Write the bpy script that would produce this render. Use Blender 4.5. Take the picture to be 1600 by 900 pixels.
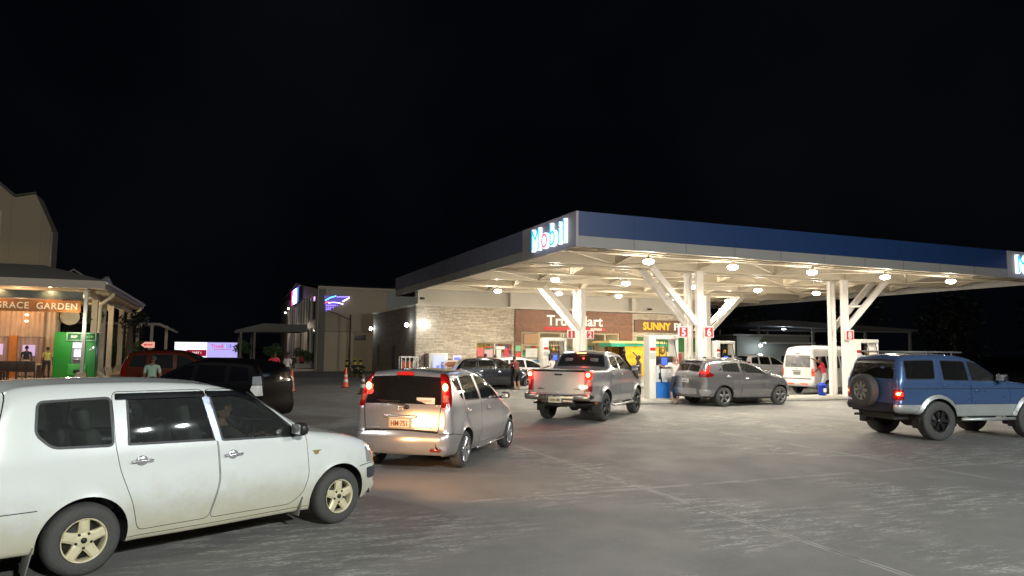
import bpy, bmesh, math, random
import numpy as np
from math import sin, cos, pi, radians, sqrt
from mathutils import Vector, Matrix, Euler
from mathutils.geometry import delaunay_2d_cdt
random.seed(7); rng = np.random.default_rng(7)
SC = bpy.context.scene
COL = SC.collection
for o in list(bpy.data.objects): bpy.data.objects.remove(o)

LAMP_E = 420
LAMP_P = 115
YL1, YL2, YL3, YL4, YL5 = 19000, 3500, 1800, 6500, 600
VAN_POS, VAN_YAW = (14.2, 34.2, 0), 32
DE_POS, DE_YAW = (-1.9, 35.6, 0), 12
WC_POS, WC_YAW = (-.4, 38.0, 0), 18
BK_POS, BK_YAW = (-6.45, 17.8, 0), 168
OR_POS, OR_YAW = (-12.6, 25.5, 0), 8

# ------------------------------------------------------------ camera, sky, exposure
cam_d = bpy.data.cameras.new('camera'); cam = bpy.data.objects.new('camera', cam_d); COL.objects.link(cam)
cam_d.sensor_width = 36.0; cam_d.lens = 25.3; cam_d.clip_end = 2000; cam_d.clip_start = 0.05
CAM_H, PITCH, ROLL = 1.9435, radians(4.867), radians(0.613)
cam.matrix_world = Matrix.Translation((0, 0, CAM_H)) @ Matrix.Rotation(pi/2 + PITCH, 4, 'X') @ Matrix.Rotation(ROLL, 4, 'Z')
SC.camera = cam
SC.view_settings.view_transform = 'Standard'; SC.view_settings.look = 'None'
SC.view_settings.exposure = 0.0; SC.view_settings.gamma = 1.0
SC.render.resolution_x = 1024; SC.render.resolution_y = 576
w = bpy.data.worlds.new('World'); SC.world = w; w.use_nodes = True
nt = w.node_tree; bg = nt.nodes['Background']
tc = nt.nodes.new('ShaderNodeTexCoord'); nz = nt.nodes.new('ShaderNodeTexNoise'); nz.inputs['Scale'].default_value = 2.2; nz.inputs['Detail'].default_value = 3
cr = nt.nodes.new('ShaderNodeValToRGB')
cr.color_ramp.elements[0].position = .42; cr.color_ramp.elements[0].color = (0.0010, 0.0012, 0.0020, 1)
cr.color_ramp.elements[1].position = .8; cr.color_ramp.elements[1].color = (0.0030, 0.0034, 0.0044, 1)
nt.links.new(tc.outputs['Generated'], nz.inputs['Vector']); nt.links.new(nz.outputs['Fac'], cr.inputs['Fac'])
nt.links.new(cr.outputs['Color'], bg.inputs['Color']); bg.inputs['Strength'].default_value = 1.0

# station axes: a runs along the front fascia, b runs back from it
TH = radians(22.3); C0 = Vector((1.8938, 20.436, 0))
AX = Vector((cos(TH), sin(TH), 0)); BX = Vector((-sin(TH), cos(TH), 0))
def WS(a, b, z=0): return C0 + AX*a + BX*b + Vector((0, 0, z))
C1 = Vector((-22.566, 38.081, 0))
def WL(a, b, z=0): return C1 + AX*a + BX*b + Vector((0, 0, z))

# ------------------------------------------------------------ materials
MATS = {}
def mat(name, rgb, rough=.5, metal=0., coat=0., noise=0., nscale=6., bump=0., bscale=40., emis=None, es=0., spec=.5, dirt=None):
    if name in MATS: return MATS[name]
    m = bpy.data.materials.new(name); m.use_nodes = True; MATS[name] = m
    t = m.node_tree; b = t.nodes['Principled BSDF']; L = t.links.new
    b.inputs['Base Color'].default_value = (*rgb, 1); b.inputs['Roughness'].default_value = rough
    b.inputs['Metallic'].default_value = metal; b.inputs['Coat Weight'].default_value = coat; b.inputs['Coat Roughness'].default_value = .06
    b.inputs['Specular IOR Level'].default_value = spec
    if noise or dirt or bump:
        tc = t.nodes.new('ShaderNodeTexCoord')
    col = None
    if noise:
        n = t.nodes.new('ShaderNodeTexNoise'); n.inputs['Scale'].default_value = nscale; n.inputs['Detail'].default_value = 6
        L(tc.outputs['Object'], n.inputs['Vector'])
        mx = t.nodes.new('ShaderNodeMix'); mx.data_type = 'RGBA'
        mx.inputs[6].default_value = (*[c*(1-noise) for c in rgb], 1); mx.inputs[7].default_value = (*[min(1, c*(1+noise)) for c in rgb], 1)
        L(n.outputs['Fac'], mx.inputs[0]); col = mx.outputs[2]
        mr = t.nodes.new('ShaderNodeMapRange'); mr.inputs[3].default_value = max(.02, rough*(1-noise)); mr.inputs[4].default_value = min(1, rough*(1+noise))
        L(n.outputs['Fac'], mr.inputs[0]); L(mr.outputs[0], b.inputs['Roughness'])
    if dirt:   # (rgb, z_full, z_none, amount): splashed dirt on the low panels
        sx = t.nodes.new('ShaderNodeSeparateXYZ'); L(tc.outputs['Object'], sx.inputs[0])
        mr = t.nodes.new('ShaderNodeMapRange'); mr.interpolation_type = 'SMOOTHSTEP'
        mr.inputs[1].default_value = dirt[2]; mr.inputs[2].default_value = dirt[1]; mr.inputs[3].default_value = 0; mr.inputs[4].default_value = 1
        n2 = t.nodes.new('ShaderNodeTexNoise'); n2.inputs['Scale'].default_value = 5; n2.inputs['Detail'].default_value = 8; n2.inputs['Roughness'].default_value = .7
        L(tc.outputs['Object'], n2.inputs['Vector'])
        ad = t.nodes.new('ShaderNodeMath'); ad.operation = 'MULTIPLY_ADD'; ad.inputs[1].default_value = .5; L(n2.outputs['Fac'], ad.inputs[0]); L(sx.outputs['Z'], ad.inputs[2])
        sb = t.nodes.new('ShaderNodeMath'); sb.operation = 'SUBTRACT'; sb.inputs[1].default_value = .25; L(ad.outputs[0], sb.inputs[0])
        L(sb.outputs[0], mr.inputs[0])
        ml = t.nodes.new('ShaderNodeMath'); ml.operation = 'MULTIPLY'; ml.inputs[1].default_value = dirt[3]; L(mr.outputs[0], ml.inputs[0])
        mx2 = t.nodes.new('ShaderNodeMix'); mx2.data_type = 'RGBA'; mx2.inputs[6].default_value = (*rgb, 1); mx2.inputs[7].default_value = (*dirt[0], 1)
        if col: L(col, mx2.inputs[6])
        L(ml.outputs[0], mx2.inputs[0]); col = mx2.outputs[2]
        cw = t.nodes.new('ShaderNodeMath'); cw.operation = 'MULTIPLY_ADD'; cw.inputs[1].default_value = -coat; cw.inputs[2].default_value = coat
        L(ml.outputs[0], cw.inputs[0]); L(cw.outputs[0], b.inputs['Coat Weight'])
    if col: L(col, b.inputs['Base Color'])
    if bump:
        n = t.nodes.new('ShaderNodeTexNoise'); n.inputs['Scale'].default_value = bscale; n.inputs['Detail'].default_value = 5
        L(tc.outputs['Object'], n.inputs['Vector'])
        bp = t.nodes.new('ShaderNodeBump'); bp.inputs['Strength'].default_value = bump; bp.inputs['Distance'].default_value = .02
        L(n.outputs['Fac'], bp.inputs['Height']); L(bp.outputs[0], b.inputs['Normal'])
    if emis:
        b.inputs['Emission Color'].default_value = (*emis, 1); b.inputs['Emission Strength'].default_value = es
    return m
def glassmat(name, tint, rough=.02, ior=1.5, dust=.055):
    if name in MATS: return MATS[name]
    m = bpy.data.materials.new(name); m.use_nodes = True; MATS[name] = m
    t = m.node_tree; t.nodes.clear(); L = t.links.new
    o = t.nodes.new('ShaderNodeOutputMaterial'); mx = t.nodes.new('ShaderNodeMixShader')
    tr = t.nodes.new('ShaderNodeBsdfTransparent'); tr.inputs[0].default_value = (*tint, 1)
    gl = t.nodes.new('ShaderNodeBsdfGlossy'); gl.inputs['Roughness'].default_value = rough
    fr = t.nodes.new('ShaderNodeFresnel'); fr.inputs[0].default_value = ior
    ad = t.nodes.new('ShaderNodeMath'); ad.operation = 'MULTIPLY_ADD'; ad.inputs[1].default_value = 1.3; ad.inputs[2].default_value = .02; ad.use_clamp = True
    L(fr.outputs[0], ad.inputs[0]); df = t.nodes.new('ShaderNodeBsdfDiffuse'); df.inputs[0].default_value = (.36, .38, .37, 1); m0 = t.nodes.new('ShaderNodeMixShader'); m0.inputs[0].default_value = dust; L(tr.outputs[0], m0.inputs[1]); L(df.outputs[0], m0.inputs[2])
    L(ad.outputs[0], mx.inputs[0]); L(m0.outputs[0], mx.inputs[1]); L(gl.outputs[0], mx.inputs[2]); L(mx.outputs[0], o.inputs[0])
    return m
RUBBER = mat('tyre_rubber', (.055, .054, .05), .75, noise=.35, nscale=9, bump=.3, bscale=60)
BLACKP = mat('black_plastic', (.016, .016, .017), .45, noise=.2)
GAP = mat('panel_gap', (.012, .012, .012), .9)
DARKIN = mat('dark_cabin', (.022, .021, .020), .8, noise=.3)
SEAT = mat('seat_cloth', (.16, .155, .145), .9, noise=.3, nscale=30)
CHROME = mat('chrome', (.72, .72, .74), .22, .75)
STEEL = mat('galvanised_steel', (.35, .35, .36), .45, .7, noise=.2)
GLASS = glassmat('car_glass', (.42, .46, .45))
GLASSD = glassmat('car_glass_tinted', (.12, .13, .13), dust=.025)
CLEAR = glassmat('clear_glass', (.85, .88, .87), dust=.01)
HEADL = mat('headlamp_glass', (.55, .57, .6), .08, .6, coat=1, noise=.25, nscale=18)
AMBER = mat('amber_lens', (.75, .24, .03), .2, coat=1, emis=(1, .35, .03), es=.5)
REDL = mat('red_lens', (.16, .005, .005), .18, coat=.6, emis=(1, .01, .008), es=.02)
REDON = mat('red_lamp_lit', (.6, .02, .01), .2, emis=(1, .03, .015), es=1.1)
REDHOT = mat('red_lamp_bulb', (.8, .2, .05), .2, emis=(1, .30, .10), es=16)
WHITEL = mat('white_lens', (.6, .6, .58), .15, coat=1)
WHITEP = mat('white_plastic', (.7, .7, .68), .5)

# ------------------------------------------------------------ object helpers
def thing(name, label, cat, loc=(0, 0, 0), rz=0., group=None, kind=None):
    o = bpy.data.objects.new(name, None); COL.objects.link(o); o.empty_display_size = .2
    o.location = loc; o.rotation_euler = (0, 0, rz); o['label'] = label; o['category'] = cat
    if group: o['group'] = group
    if kind: o['kind'] = kind
    return o
def tag(o, label=None, cat=None, group=None, kind=None):
    for k, v in (('label', label), ('category', cat), ('group', group), ('kind', kind)):
        if v: o[k] = v
    return o
def link(name, me, parent=None, loc=None, rz=None):
    o = bpy.data.objects.new(name, me); COL.objects.link(o)
    if parent: o.parent = parent
    if loc is not None: o.location = loc
    if rz is not None: o.rotation_euler = (0, 0, rz)
    return o
def mesh(name, verts, faces, mats, midx=None, smooth=False):
    me = bpy.data.meshes.new(name); me.from_pydata([tuple(v) for v in verts], [], [tuple(f) for f in faces])
    for m in (mats if isinstance(mats, (list, tuple)) else [mats]): me.materials.append(m)
    if midx is not None: me.polygons.foreach_set('material_index', list(midx))
    if smooth: me.polygons.foreach_set('use_smooth', [True]*len(me.polygons))
    me.update(); return me
class MB:
    def __init__(s): s.v = []; s.f = []; s.m = []; s.sm = []
    def add(s, V, F, mi=0, sm=False):
        o = len(s.v); s.v += [tuple(v) for v in V]; s.f += [tuple(i+o for i in f) for f in F]; s.m += [mi]*len(F); s.sm += [sm]*len(F); return s
    def box(s, c, d, mi=0, M=None):
        x, y, z = d[0]/2, d[1]/2, d[2]/2
        V = [Vector((sx*x, sy*y, sz*z)) for sz in (-1, 1) for sy in (-1, 1) for sx in (-1, 1)]
        if M: V = [M @ v for v in V]
        V = [v + Vector(c) for v in V]
        return s.add(V, [(0, 2, 3, 1), (4, 5, 7, 6), (0, 1, 5, 4), (2, 6, 7, 3), (0, 4, 6, 2), (1, 3, 7, 5)], mi)
    def b2(s, lo, hi, mi=0): return s.box([(l+h)/2 for l, h in zip(lo, hi)], [abs(h-l) for l, h in zip(lo, hi)], mi)
    def rbox(s, c, d, r=.02, mi=0, M=None, seg=2, sm=True):
        bm = bmesh.new(); bmesh.ops.create_cube(bm, size=1)
        for v in bm.verts: v.co = Vector((v.co.x*d[0], v.co.y*d[1], v.co.z*d[2]))
        bmesh.ops.bevel(bm, geom=bm.edges[:], offset=min(r, min(d)*.49), segments=seg, affect='EDGES', profile=.5)
        V = [(M @ v.co if M else v.co) + Vector(c) for v in bm.verts]; F = [[v.index for v in f.verts] for f in bm.faces]
        bm.free(); return s.add(V, F, mi, sm)
    def beam(s, p, q, w=.1, h=.1, mi=0):
        p, q = Vector(p), Vector(q); d = q-p; L = d.length
        if L < 1e-6: return s
        x = d/L; up = Vector((0, 0, 1)) if abs(x.z) < .95 else Vector((0, 1, 0))
        y = up.cross(x).normalized(); z = x.cross(y)
        M = Matrix((x, y, z)).transposed()
        return s.box((p+q)/2, (L, w, h), mi, M)
    def tube(s, pts, r=.03, seg=8, mi=0, cap=True, sm=True):
        pts = [Vector(p) for p in pts]; n = len(pts); rr = r if isinstance(r, (list, tuple)) else [r]*n
        V = []; up = None
        for i, p in enumerate(pts):
            t = (pts[min(i+1, n-1)]-pts[max(i-1, 0)]).normalized()
            if up is None:
                up = Vector((0, 0, 1)) if abs(t.z) < .9 else Vector((1, 0, 0))
            a = t.cross(up).normalized(); up = a.cross(t).normalized()
            V += [p + (a*cos(2*pi*k/seg) + up*sin(2*pi*k/seg))*rr[i] for k in range(seg)]
        F = [(i*seg+k, i*seg+(k+1) % seg, (i+1)*seg+(k+1) % seg, (i+1)*seg+k) for i in range(n-1) for k in range(seg)]
        if cap: F += [tuple(range(seg))[::-1], tuple((n-1)*seg+k for k in range(seg))]
        return s.add(V, F, mi, sm)
    def cyl(s, p, q, r, seg=16, mi=0, r2=None, sm=True): return s.tube([p, q], [r, r if r2 is None else r2], seg, mi, True, sm)
    def lathe(s, prof, seg=24, M=None, mi=0, sm=True):   # prof: (r, h) about z
        V = []
        for (r, h) in prof: V += [Vector((r*cos(2*pi*k/seg), r*sin(2*pi*k/seg), h)) for k in range(seg)]
        if M: V = [M @ v for v in V]
        F = [(i*seg+k, i*seg+(k+1) % seg, (i+1)*seg+(k+1) % seg, (i+1)*seg+k) for i in range(len(prof)-1) for k in range(seg)]
        return s.add(V, F, mi, sm)
    def ell(s, c, rad, mi=0, seg=14, ring=8, M=None):
        prof = [(max(1e-4, sin(pi*i/ring)), -cos(pi*i/ring)) for i in range(ring+1)]
        T = Matrix.Translation(c) @ (M.to_4x4() if M else Matrix()) @ Matrix.Diagonal((*rad, 1))
        return s.lathe(prof, seg, T, mi)
    def prism(s, poly, axis, lo, hi, mi=0):   # poly in the plane of the two other axes, extruded along axis
        def P(a, b, c): return {'x': (c, a, b), 'y': (a, c, b), 'z': (a, b, c)}[axis]
        n = len(poly); V = [P(a, b, lo) for a, b in poly] + [P(a, b, hi) for a, b in poly]
        F = [tuple(range(n)), tuple(range(2*n-1, n-1, -1))] + [(i, i+n, (i+1) % n+n, (i+1) % n) for i in range(n)]
        return s.add(V, F, mi)
    def build(s, name, mats, parent=None, loc=None, rz=None, normals=True):
        me = bpy.data.meshes.new(name); me.from_pydata(s.v, [], s.f)
        for m in (mats if isinstance(mats, (list, tuple)) else [mats]): me.materials.append(m)
        me.polygons.foreach_set('material_index', s.m); me.polygons.foreach_set('use_smooth', s.sm)
        if normals:
            bm = bmesh.new(); bm.from_mesh(me); bmesh.ops.recalc_face_normals(bm, faces=bm.faces); bm.to_mesh(me); bm.free()
        me.update(); return link(name, me, parent, loc, rz)
def text(name, s, size, m, parent=None, M=Matrix(), extrude=.01, offset=0., sx=1., align='LEFT', shear=0., spacing=1., fit=None):
    c = bpy.data.curves.new('t', 'FONT'); c.body = s; c.size = size; c.extrude = extrude; c.offset = offset; c.align_x = align; c.shear = shear
    c.space_character = spacing; c.resolution_u = 3
    o = bpy.data.objects.new('t', c); COL.objects.link(o)
    dg = bpy.context.evaluated_depsgraph_get(); dg.update(); me = bpy.data.meshes.new_from_object(o.evaluated_get(dg))
    bpy.data.objects.remove(o)
    if fit:
        xs = [v.co.x for v in me.vertices]; sx = fit/(max(xs)-min(xs)); me.transform(Matrix.Translation((-min(xs), 0, 0)))
    me.transform(M @ Matrix.Diagonal((sx, 1, 1, 1))); me.materials.clear(); me.materials.append(m); me.name = name
    for p in me.polygons: p.material_index = 0
    return link(name, me, parent)
def FACE(p, ang=0., tilt=0.):   # text upright in the x-z plane facing local -y, turned by ang about z
    return Matrix.Translation(p) @ Matrix.Rotation(ang, 4, 'Z') @ Matrix.Rotation(pi/2+tilt, 4, 'X')
def copy_tree(o, parent=None, loc=None, rz=None):
    c = o.copy(); COL.objects.link(c)
    if parent: c.parent = parent
    if loc is not None: c.location = loc
    if rz is not None: c.rotation_euler = (0, 0, rz)
    for ch in [x for x in bpy.data.objects if x.parent == o]: copy_tree(ch, c)
    return c
def lamp(kind, loc, energy, color, size=.3, target=None, spot=None, blend=.5, parent=None, name='lamp_light'):
    d = bpy.data.lights.new(name, kind); d.energy = energy; d.color = color
    if kind == 'AREA': d.shape = 'DISK'; d.size = size
    elif kind in ('POINT', 'SPOT'): d.shadow_soft_size = size
    if kind == 'SPOT' and spot: d.spot_size = spot; d.spot_blend = blend
    o = bpy.data.objects.new(name, d); COL.objects.link(o); o.location = loc
    if target is not None: o.rotation_euler = (Vector(target)-Vector(loc)).to_track_quat('-Z', 'Y').to_euler()
    if parent: o.parent = parent
    return o

# ------------------------------------------------------------ vehicle bodies
def chaikin(P, n=2, closed=True):
    P = [tuple(p[:2]) for p in P]
    for _ in range(n):
        Q = []; N = len(P)
        for i in range(N if closed else N-1):
            a, b = P[i], P[(i+1) % N]
            Q += [(.75*a[0]+.25*b[0], .75*a[1]+.25*b[1]), (.25*a[0]+.75*b[0], .25*a[1]+.75*b[1])]
        P = Q if closed else [P[0]]+Q+[P[-1]]
    return P
def rp(P, r=.04):   # round the corners of a polygon with radius-like cut r
    out = []; N = len(P)
    for i in range(N):
        p, a, b = np.array(P[i], float), np.array(P[i-1], float), np.array(P[(i+1) % N], float)
        da, db = np.linalg.norm(a-p), np.linalg.norm(b-p); ra, rb = min(r, da*.45), min(r, db*.45)
        A_, B_ = p+(a-p)/da*ra, p+(b-p)/db*rb
        for t in (0, .25, .5, .75, 1): out.append(tuple((1-t)**2*A_+2*t*(1-t)*p+t*t*B_))
    return out
def resample(P, g, closed=True):
    P = np.array(P); Q = np.vstack([P, P[:1]]) if closed else P
    seg = np.linalg.norm(np.diff(Q, axis=0), axis=1); s = np.concatenate([[0], np.cumsum(seg)])
    n = max(8, int(round(s[-1]/g))); t = np.linspace(0, s[-1], n+1)
    R = np.stack([np.interp(t, s, Q[:, 0]), np.interp(t, s, Q[:, 1])], 1)
    return R[:-1] if closed else R
def area(P): P = np.array(P); x, y = P[:, 0], P[:, 1]; return .5*np.sum(x*np.roll(y, -1)-y*np.roll(x, -1))
def shrink(P, d):
    P = np.array(P, float)
    if area(P) < 0: P = P[::-1]
    T = np.roll(P, -1, 0)-np.roll(P, 1, 0); T /= np.linalg.norm(T, axis=1)[:, None]+1e-9
    return P + np.stack([-T[:, 1], T[:, 0]], 1)*d
def inpoly(X, P):
    P = np.array(P); x, y = X[:, 0], X[:, 1]; c = np.zeros(len(X), bool); j = len(P)-1
    for i in range(len(P)):
        xi, yi, xj, yj = P[i, 0], P[i, 1], P[j, 0], P[j, 1]
        k = (yi > y) != (yj > y)
        if k.any():
            xx = (xj-xi)*(y-yi)/((yj-yi) if abs(yj-yi) > 1e-12 else 1e-12)+xi
            c ^= k & (x < xx)
        j = i
    return c
def densify(P, g):
    P = [np.array(p, float) for p in P]; out = []
    for i in range(len(P)):
        a, b = P[i], P[(i+1) % len(P)]; n = max(1, int(np.linalg.norm(b-a)/g))
        out += [a+(b-a)*k/n for k in range(n)]
    return out
def cdt(boundary, polys, inner):
    V = []; E = []
    for P in [boundary]+polys:
        o = len(V); V += [tuple(p) for p in P]; n = len(P); E += [(o+i, o+(i+1) % n) for i in range(n)]
    V += [tuple(p) for p in inner]
    r = delaunay_2d_cdt([Vector(v) for v in V], E, [], 0, 1e-5)
    return np.array([(v.x, v.y) for v in r[0]]), np.array([f for f in r[2]])
def circ(cx, cz, R, n=40, a0=0., a1=2*pi): return [(cx+R*cos(a0+(a1-a0)*k/n), cz+R*sin(a0+(a1-a0)*k/n)) for k in range(n)]

class Car:
    def __init__(s, root, sp):
        s.root = root; s.sp = sp; s.g = g = sp.get('g', .06)
        P = chaikin(sp['outline'], 2) if sp.get('smooth', True) else sp['outline']
        s.P = P = resample(P, min(g, .05))
        # rotate start to the lowest rear point
        i0 = int(np.argmin(P[:, 0]*.7+P[:, 1])); s.P = P = np.roll(P, -i0, 0)
        T = np.roll(P, -1, 0)-np.roll(P, 1, 0); T /= np.linalg.norm(T, axis=1)[:, None]; s.N = np.stack([-T[:, 1], T[:, 0]], 1)
        seg = np.linalg.norm(np.roll(P, -1, 0)-P, axis=1); s.S = np.concatenate([[0], np.cumsum(seg)[:-1]])
        an = np.array([a[:2] for a in sp['radii']]); ar = np.array([a[2] for a in sp['radii']])
        D = np.linalg.norm(P[:, None]-an[None], axis=2)+.05; w_ = D**-4; s.R = (w_*ar).sum(1)/w_.sum(1)
        s.yo = s.W(P)-s.R
        s.iend = int(np.argmin(-P[:, 0]*.7+P[:, 1]))       # lowest front point
        s.SE = s.S[s.iend]
        s.parts = {}; s.bodyV = []; s.bodyF = []; s.bodyM = []
        s.bmats = [sp['paint'], GAP, sp.get('trim', BLACKP)] + sp.get('bmats', [])
    def W(s, X):
        sp = s.sp; x, z = X[:, 0], X[:, 1]
        w_ = np.full(len(X), sp['w0'])
        zb = sp['zb']; up = np.maximum(0, z-zb); w_ = w_-sp['tum']*up-sp.get('tum2', .12)*up**2
        zs = sp.get('zs', .55); dn = np.maximum(0, zs-z); w_ = w_-sp.get('tuck', .18)*dn-.15*dn**2
        w_ = w_-.018*np.clip((z-zs)/(zb-zs), 0, 1)**2
        xf, df, tf = sp['tf']; f = np.maximum(0, (x-xf)/df); w_ = w_-tf*f**2.2
        xr, dr, tr = sp['tr']; f = np.maximum(0, (xr-x)/dr); w_ = w_-tr*f**2.2
        for (cx, cz, R) in sp['arches']:
            d = np.hypot(x-cx, z-cz); w_ = w_+sp.get('flare', .02)*np.exp(-np.maximum(0, d-R)/.07)*(z < zb)
        for f in sp.get('wfun', []): w_ = w_+f(x, z)
        return w_
    def dist(s, X):
        P = s.P; Q = np.roll(P, -1, 0); best = np.full(len(X), 1e9); bi = np.zeros(len(X), int)
        for i in range(len(P)):
            a = P[i]; d = Q[i]-a; t = np.clip(((X-a)@d)/(d@d), 0, 1); r = np.linalg.norm(X-a-t[:, None]*d, axis=1)
            k = r < best; best[k] = r[k]; bi[k] = i
        return best, bi
    def Y(s, X):
        d, bi = s.dist(X); r = s.R[bi]; w_ = s.W(X); k = np.minimum(d, r)
        return w_-r+np.sqrt(np.maximum(0, r*r-(r-k)**2))
    def sl(s, x, z): return s.S[int(np.argmin((s.P[:, 0]-x)**2+(s.P[:, 1]-z)**2))]
    def put(s, key, V, F, m, parent=None, smooth=True):
        used = np.unique(F); mp = -np.ones(len(V), int); mp[used] = np.arange(len(used))
        return link(key, mesh(key, V[used], mp[F], m, None, smooth), parent if parent else s.root)
    def side(s):
        sp = s.sp; g = s.g; regs = []     # (key, poly, kind, mat, parent, recess)
        for (cx, cz, R) in sp['arches']: regs.append(('none', circ(cx, cz, R, 44), None, None, 0))
        for (k, P, m, par, rec) in sp.get('side', []): regs.append((k, P, m, par, rec))
        for i, d in enumerate(sp.get('doors', [])):
            if 'win' in d:
                wp = rp(d['win'], d.get('wr', .05)); regs.append(('window', shrink(wp, .022), d.get('glass', sp.get('glass', GLASS)), 'door%d' % i, .006))
                regs.append(('body', wp, 2, None, .0))
            dp = rp(d['poly'], .06); regs.append(('door%d' % i, shrink(dp, .006), sp['paint'], None, 0))
            regs.append(('body', dp, 1, None, .006))
        for q in sp.get('qwin', []):
            wp = rp(q, .06); regs.append(('quarter_window', shrink(wp, .022), sp.get('glassq', sp.get('glass', GLASS)), None, .006)); regs.append(('body', wp, 2, None, 0))
        for (k, P, m, par, rec) in sp.get('side2', []): regs.append((k, P, m, par, rec))
        P = s.P; bd = [tuple(p) for p in P]
        xs = np.arange(P[:, 0].min(), P[:, 0].max(), g); zs = np.arange(P[:, 1].min(), P[:, 1].max(), g)
        G = np.array([(x+(j % 2)*g*.5, z) for j, z in enumerate(zs) for x in xs]); G = G[inpoly(G, P)]; d, _ = s.dist(G); G = G[d > .115]
        rings = []
        for dd in (.006, .018, .038, .065, .1):
            Q = P-s.N*dd; d, _ = s.dist(Q); Q = Q[(d > .96*dd) & inpoly(Q, P)]; rings.append(Q if dd > .01 else Q)
        polys = [densify(r[1], g) for r in regs]
        V, F = cdt(bd, polys, np.vstack([G]+rings))
        C = V[F].mean(1); lab = np.full(len(F), -2); inside = inpoly(C, P); lab[inside] = -1
        for i in range(len(regs)-1, -1, -1):
            k = inpoly(C, regs[i][1]) & inside; lab[k] = i
        Yv = s.Y(V)
        for sg in (-1, 1):
            doors = {}
            order = sorted(set(lab) - {-2}, key=lambda i: 0 if i >= 0 and regs[i][0].startswith('door') else 1)
            for i in order:
                FF = F[lab == i]
                if sg > 0: FF = FF[:, ::-1]
                if i == -1: key, m, par, rec = 'body', 0, None, 0
                else: key, _, m, par, rec = regs[i]
                if key == 'none': continue
                if key.endswith(':R'):
                    if sg > 0: key, m = 'body', 0
                    else: key = key[:-2]
                V3 = np.stack([V[:, 0], sg*(Yv-rec), V[:, 1]], 1)
                if key == 'body':
                    s.addbody(V3, FF, m if m is not None else 0)
                elif key.startswith('door'):
                    doors[key] = s.put('door', V3, FF, m)
                else:
                    s.put(key, V3, FF, m, doors.get(par))
            for i, d in enumerate(sp.get('doors', [])):
                if 'handle' in d and 'door%d' % i in doors: s.handle(d['handle'], sg, doors['door%d' % i], d.get('hm', sp.get('hm')))
    def addbody(s, V3, F, mi):
        used = np.unique(F); mp = -np.ones(len(V3), int); mp[used] = np.arange(len(used)); o = len(s.bodyV)
        s.bodyV += [tuple(v) for v in V3[used]]; s.bodyF += [tuple(f) for f in (mp[F]+o)]; s.bodyM += [mi]*len(F)
    def yat(s, x, z): return float(s.Y(np.array([[x, z]]))[0])
    def handle(s, p, sg, par, m):
        x, z = p; y = s.yat(x, z); mb = MB()
        mb.rbox((x, sg*(y+.028), z), (.19, .022, .026), .01); mb.ell((x, sg*(y+.002), z), (.055, .012, .045), 0)
        mb.box((x-.08, sg*(y+.012), z), (.02, .03, .02)); mb.box((x+.08, sg*(y+.012), z), (.02, .03, .02))
        mb.build('handle', m or s.sp['paint'], par)
    def strip(s):
        sp = s.sp; g = s.g; n = s.iend+1; S = s.S[:n]; yo = s.yo[:n]; P = s.P[:n]; N = s.N[:n]
        regs = []
        for (k, poly, m, par, rec) in sp.get('strip', []):
            regs.append((k, [(s.sl(*p), y) for p, y in poly], m, par, rec))
        bd = [(S[i], yo[i]) for i in range(n)] + [(S[i], -yo[i]) for i in range(n-1, -1, -1)]
        ss = np.arange(g, S[-1], g); ym = yo.max(); ys = np.arange(-ym, ym, g*1.3)
        G = np.array([(a, b+(j % 2)*g*.6) for j, a in enumerate(ss) for b in ys]); yl = np.interp(G[:, 0], S, yo); G = G[np.abs(G[:, 1]) < yl-g*.4]
        polys = []
        for r in regs:
            D = np.array(densify(r[1], g)); polys.append([tuple(q) for q in D])
        V, F = cdt(bd, polys, G)
        C = V[F].mean(1); inside = (np.abs(C[:, 1]) < np.interp(C[:, 0], S, yo)) & (C[:, 0] > 0) & (C[:, 0] < S[-1])
        lab = np.full(len(F), -2); lab[inside] = -1
        for i in range(len(regs)-1, -1, -1):
            k = inpoly(C, regs[i][1]) & inside; lab[k] = i
        X = np.interp(V[:, 0], S, P[:, 0]); Z = np.interp(V[:, 0], S, P[:, 1]); nx = np.interp(V[:, 0], S, N[:, 0]); nz_ = np.interp(V[:, 0], S, N[:, 1])
        yl = np.maximum(.05, np.interp(V[:, 0], S, yo)); v = np.clip(V[:, 1]/yl, -1, 1)
        an = np.array([a[:2] for a in sp['bulge']]); ab = np.array([a[2] for a in sp['bulge']])
        XY = np.stack([X, Z], 1); D = np.linalg.norm(XY[:, None]-an[None], axis=2)+.05; w_ = D**-4; B = (w_*ab).sum(1)/w_.sum(1)
        b = B*(1-v**2)**1.5
        doors = {}
        for i in sorted(set(lab)-{-2}, key=lambda i: 0 if i >= 0 and regs[i][0] == 'tailgate' else 1):
            FF = F[lab == i]; key, m, par, rec = ('body', 0, None, 0) if i == -1 else (regs[i][0], regs[i][2], regs[i][3], regs[i][4])
            if key == 'none': continue
            V3 = np.stack([X+nx*(b-rec), V[:, 1], Z+nz_*(b-rec)], 1)
            if key == 'body': s.addbody(V3, FF, m)
            else:
                o = s.put(key, V3, FF, m, doors.get(par)); doors.setdefault(key, o)
        s.doors = doors
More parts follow.
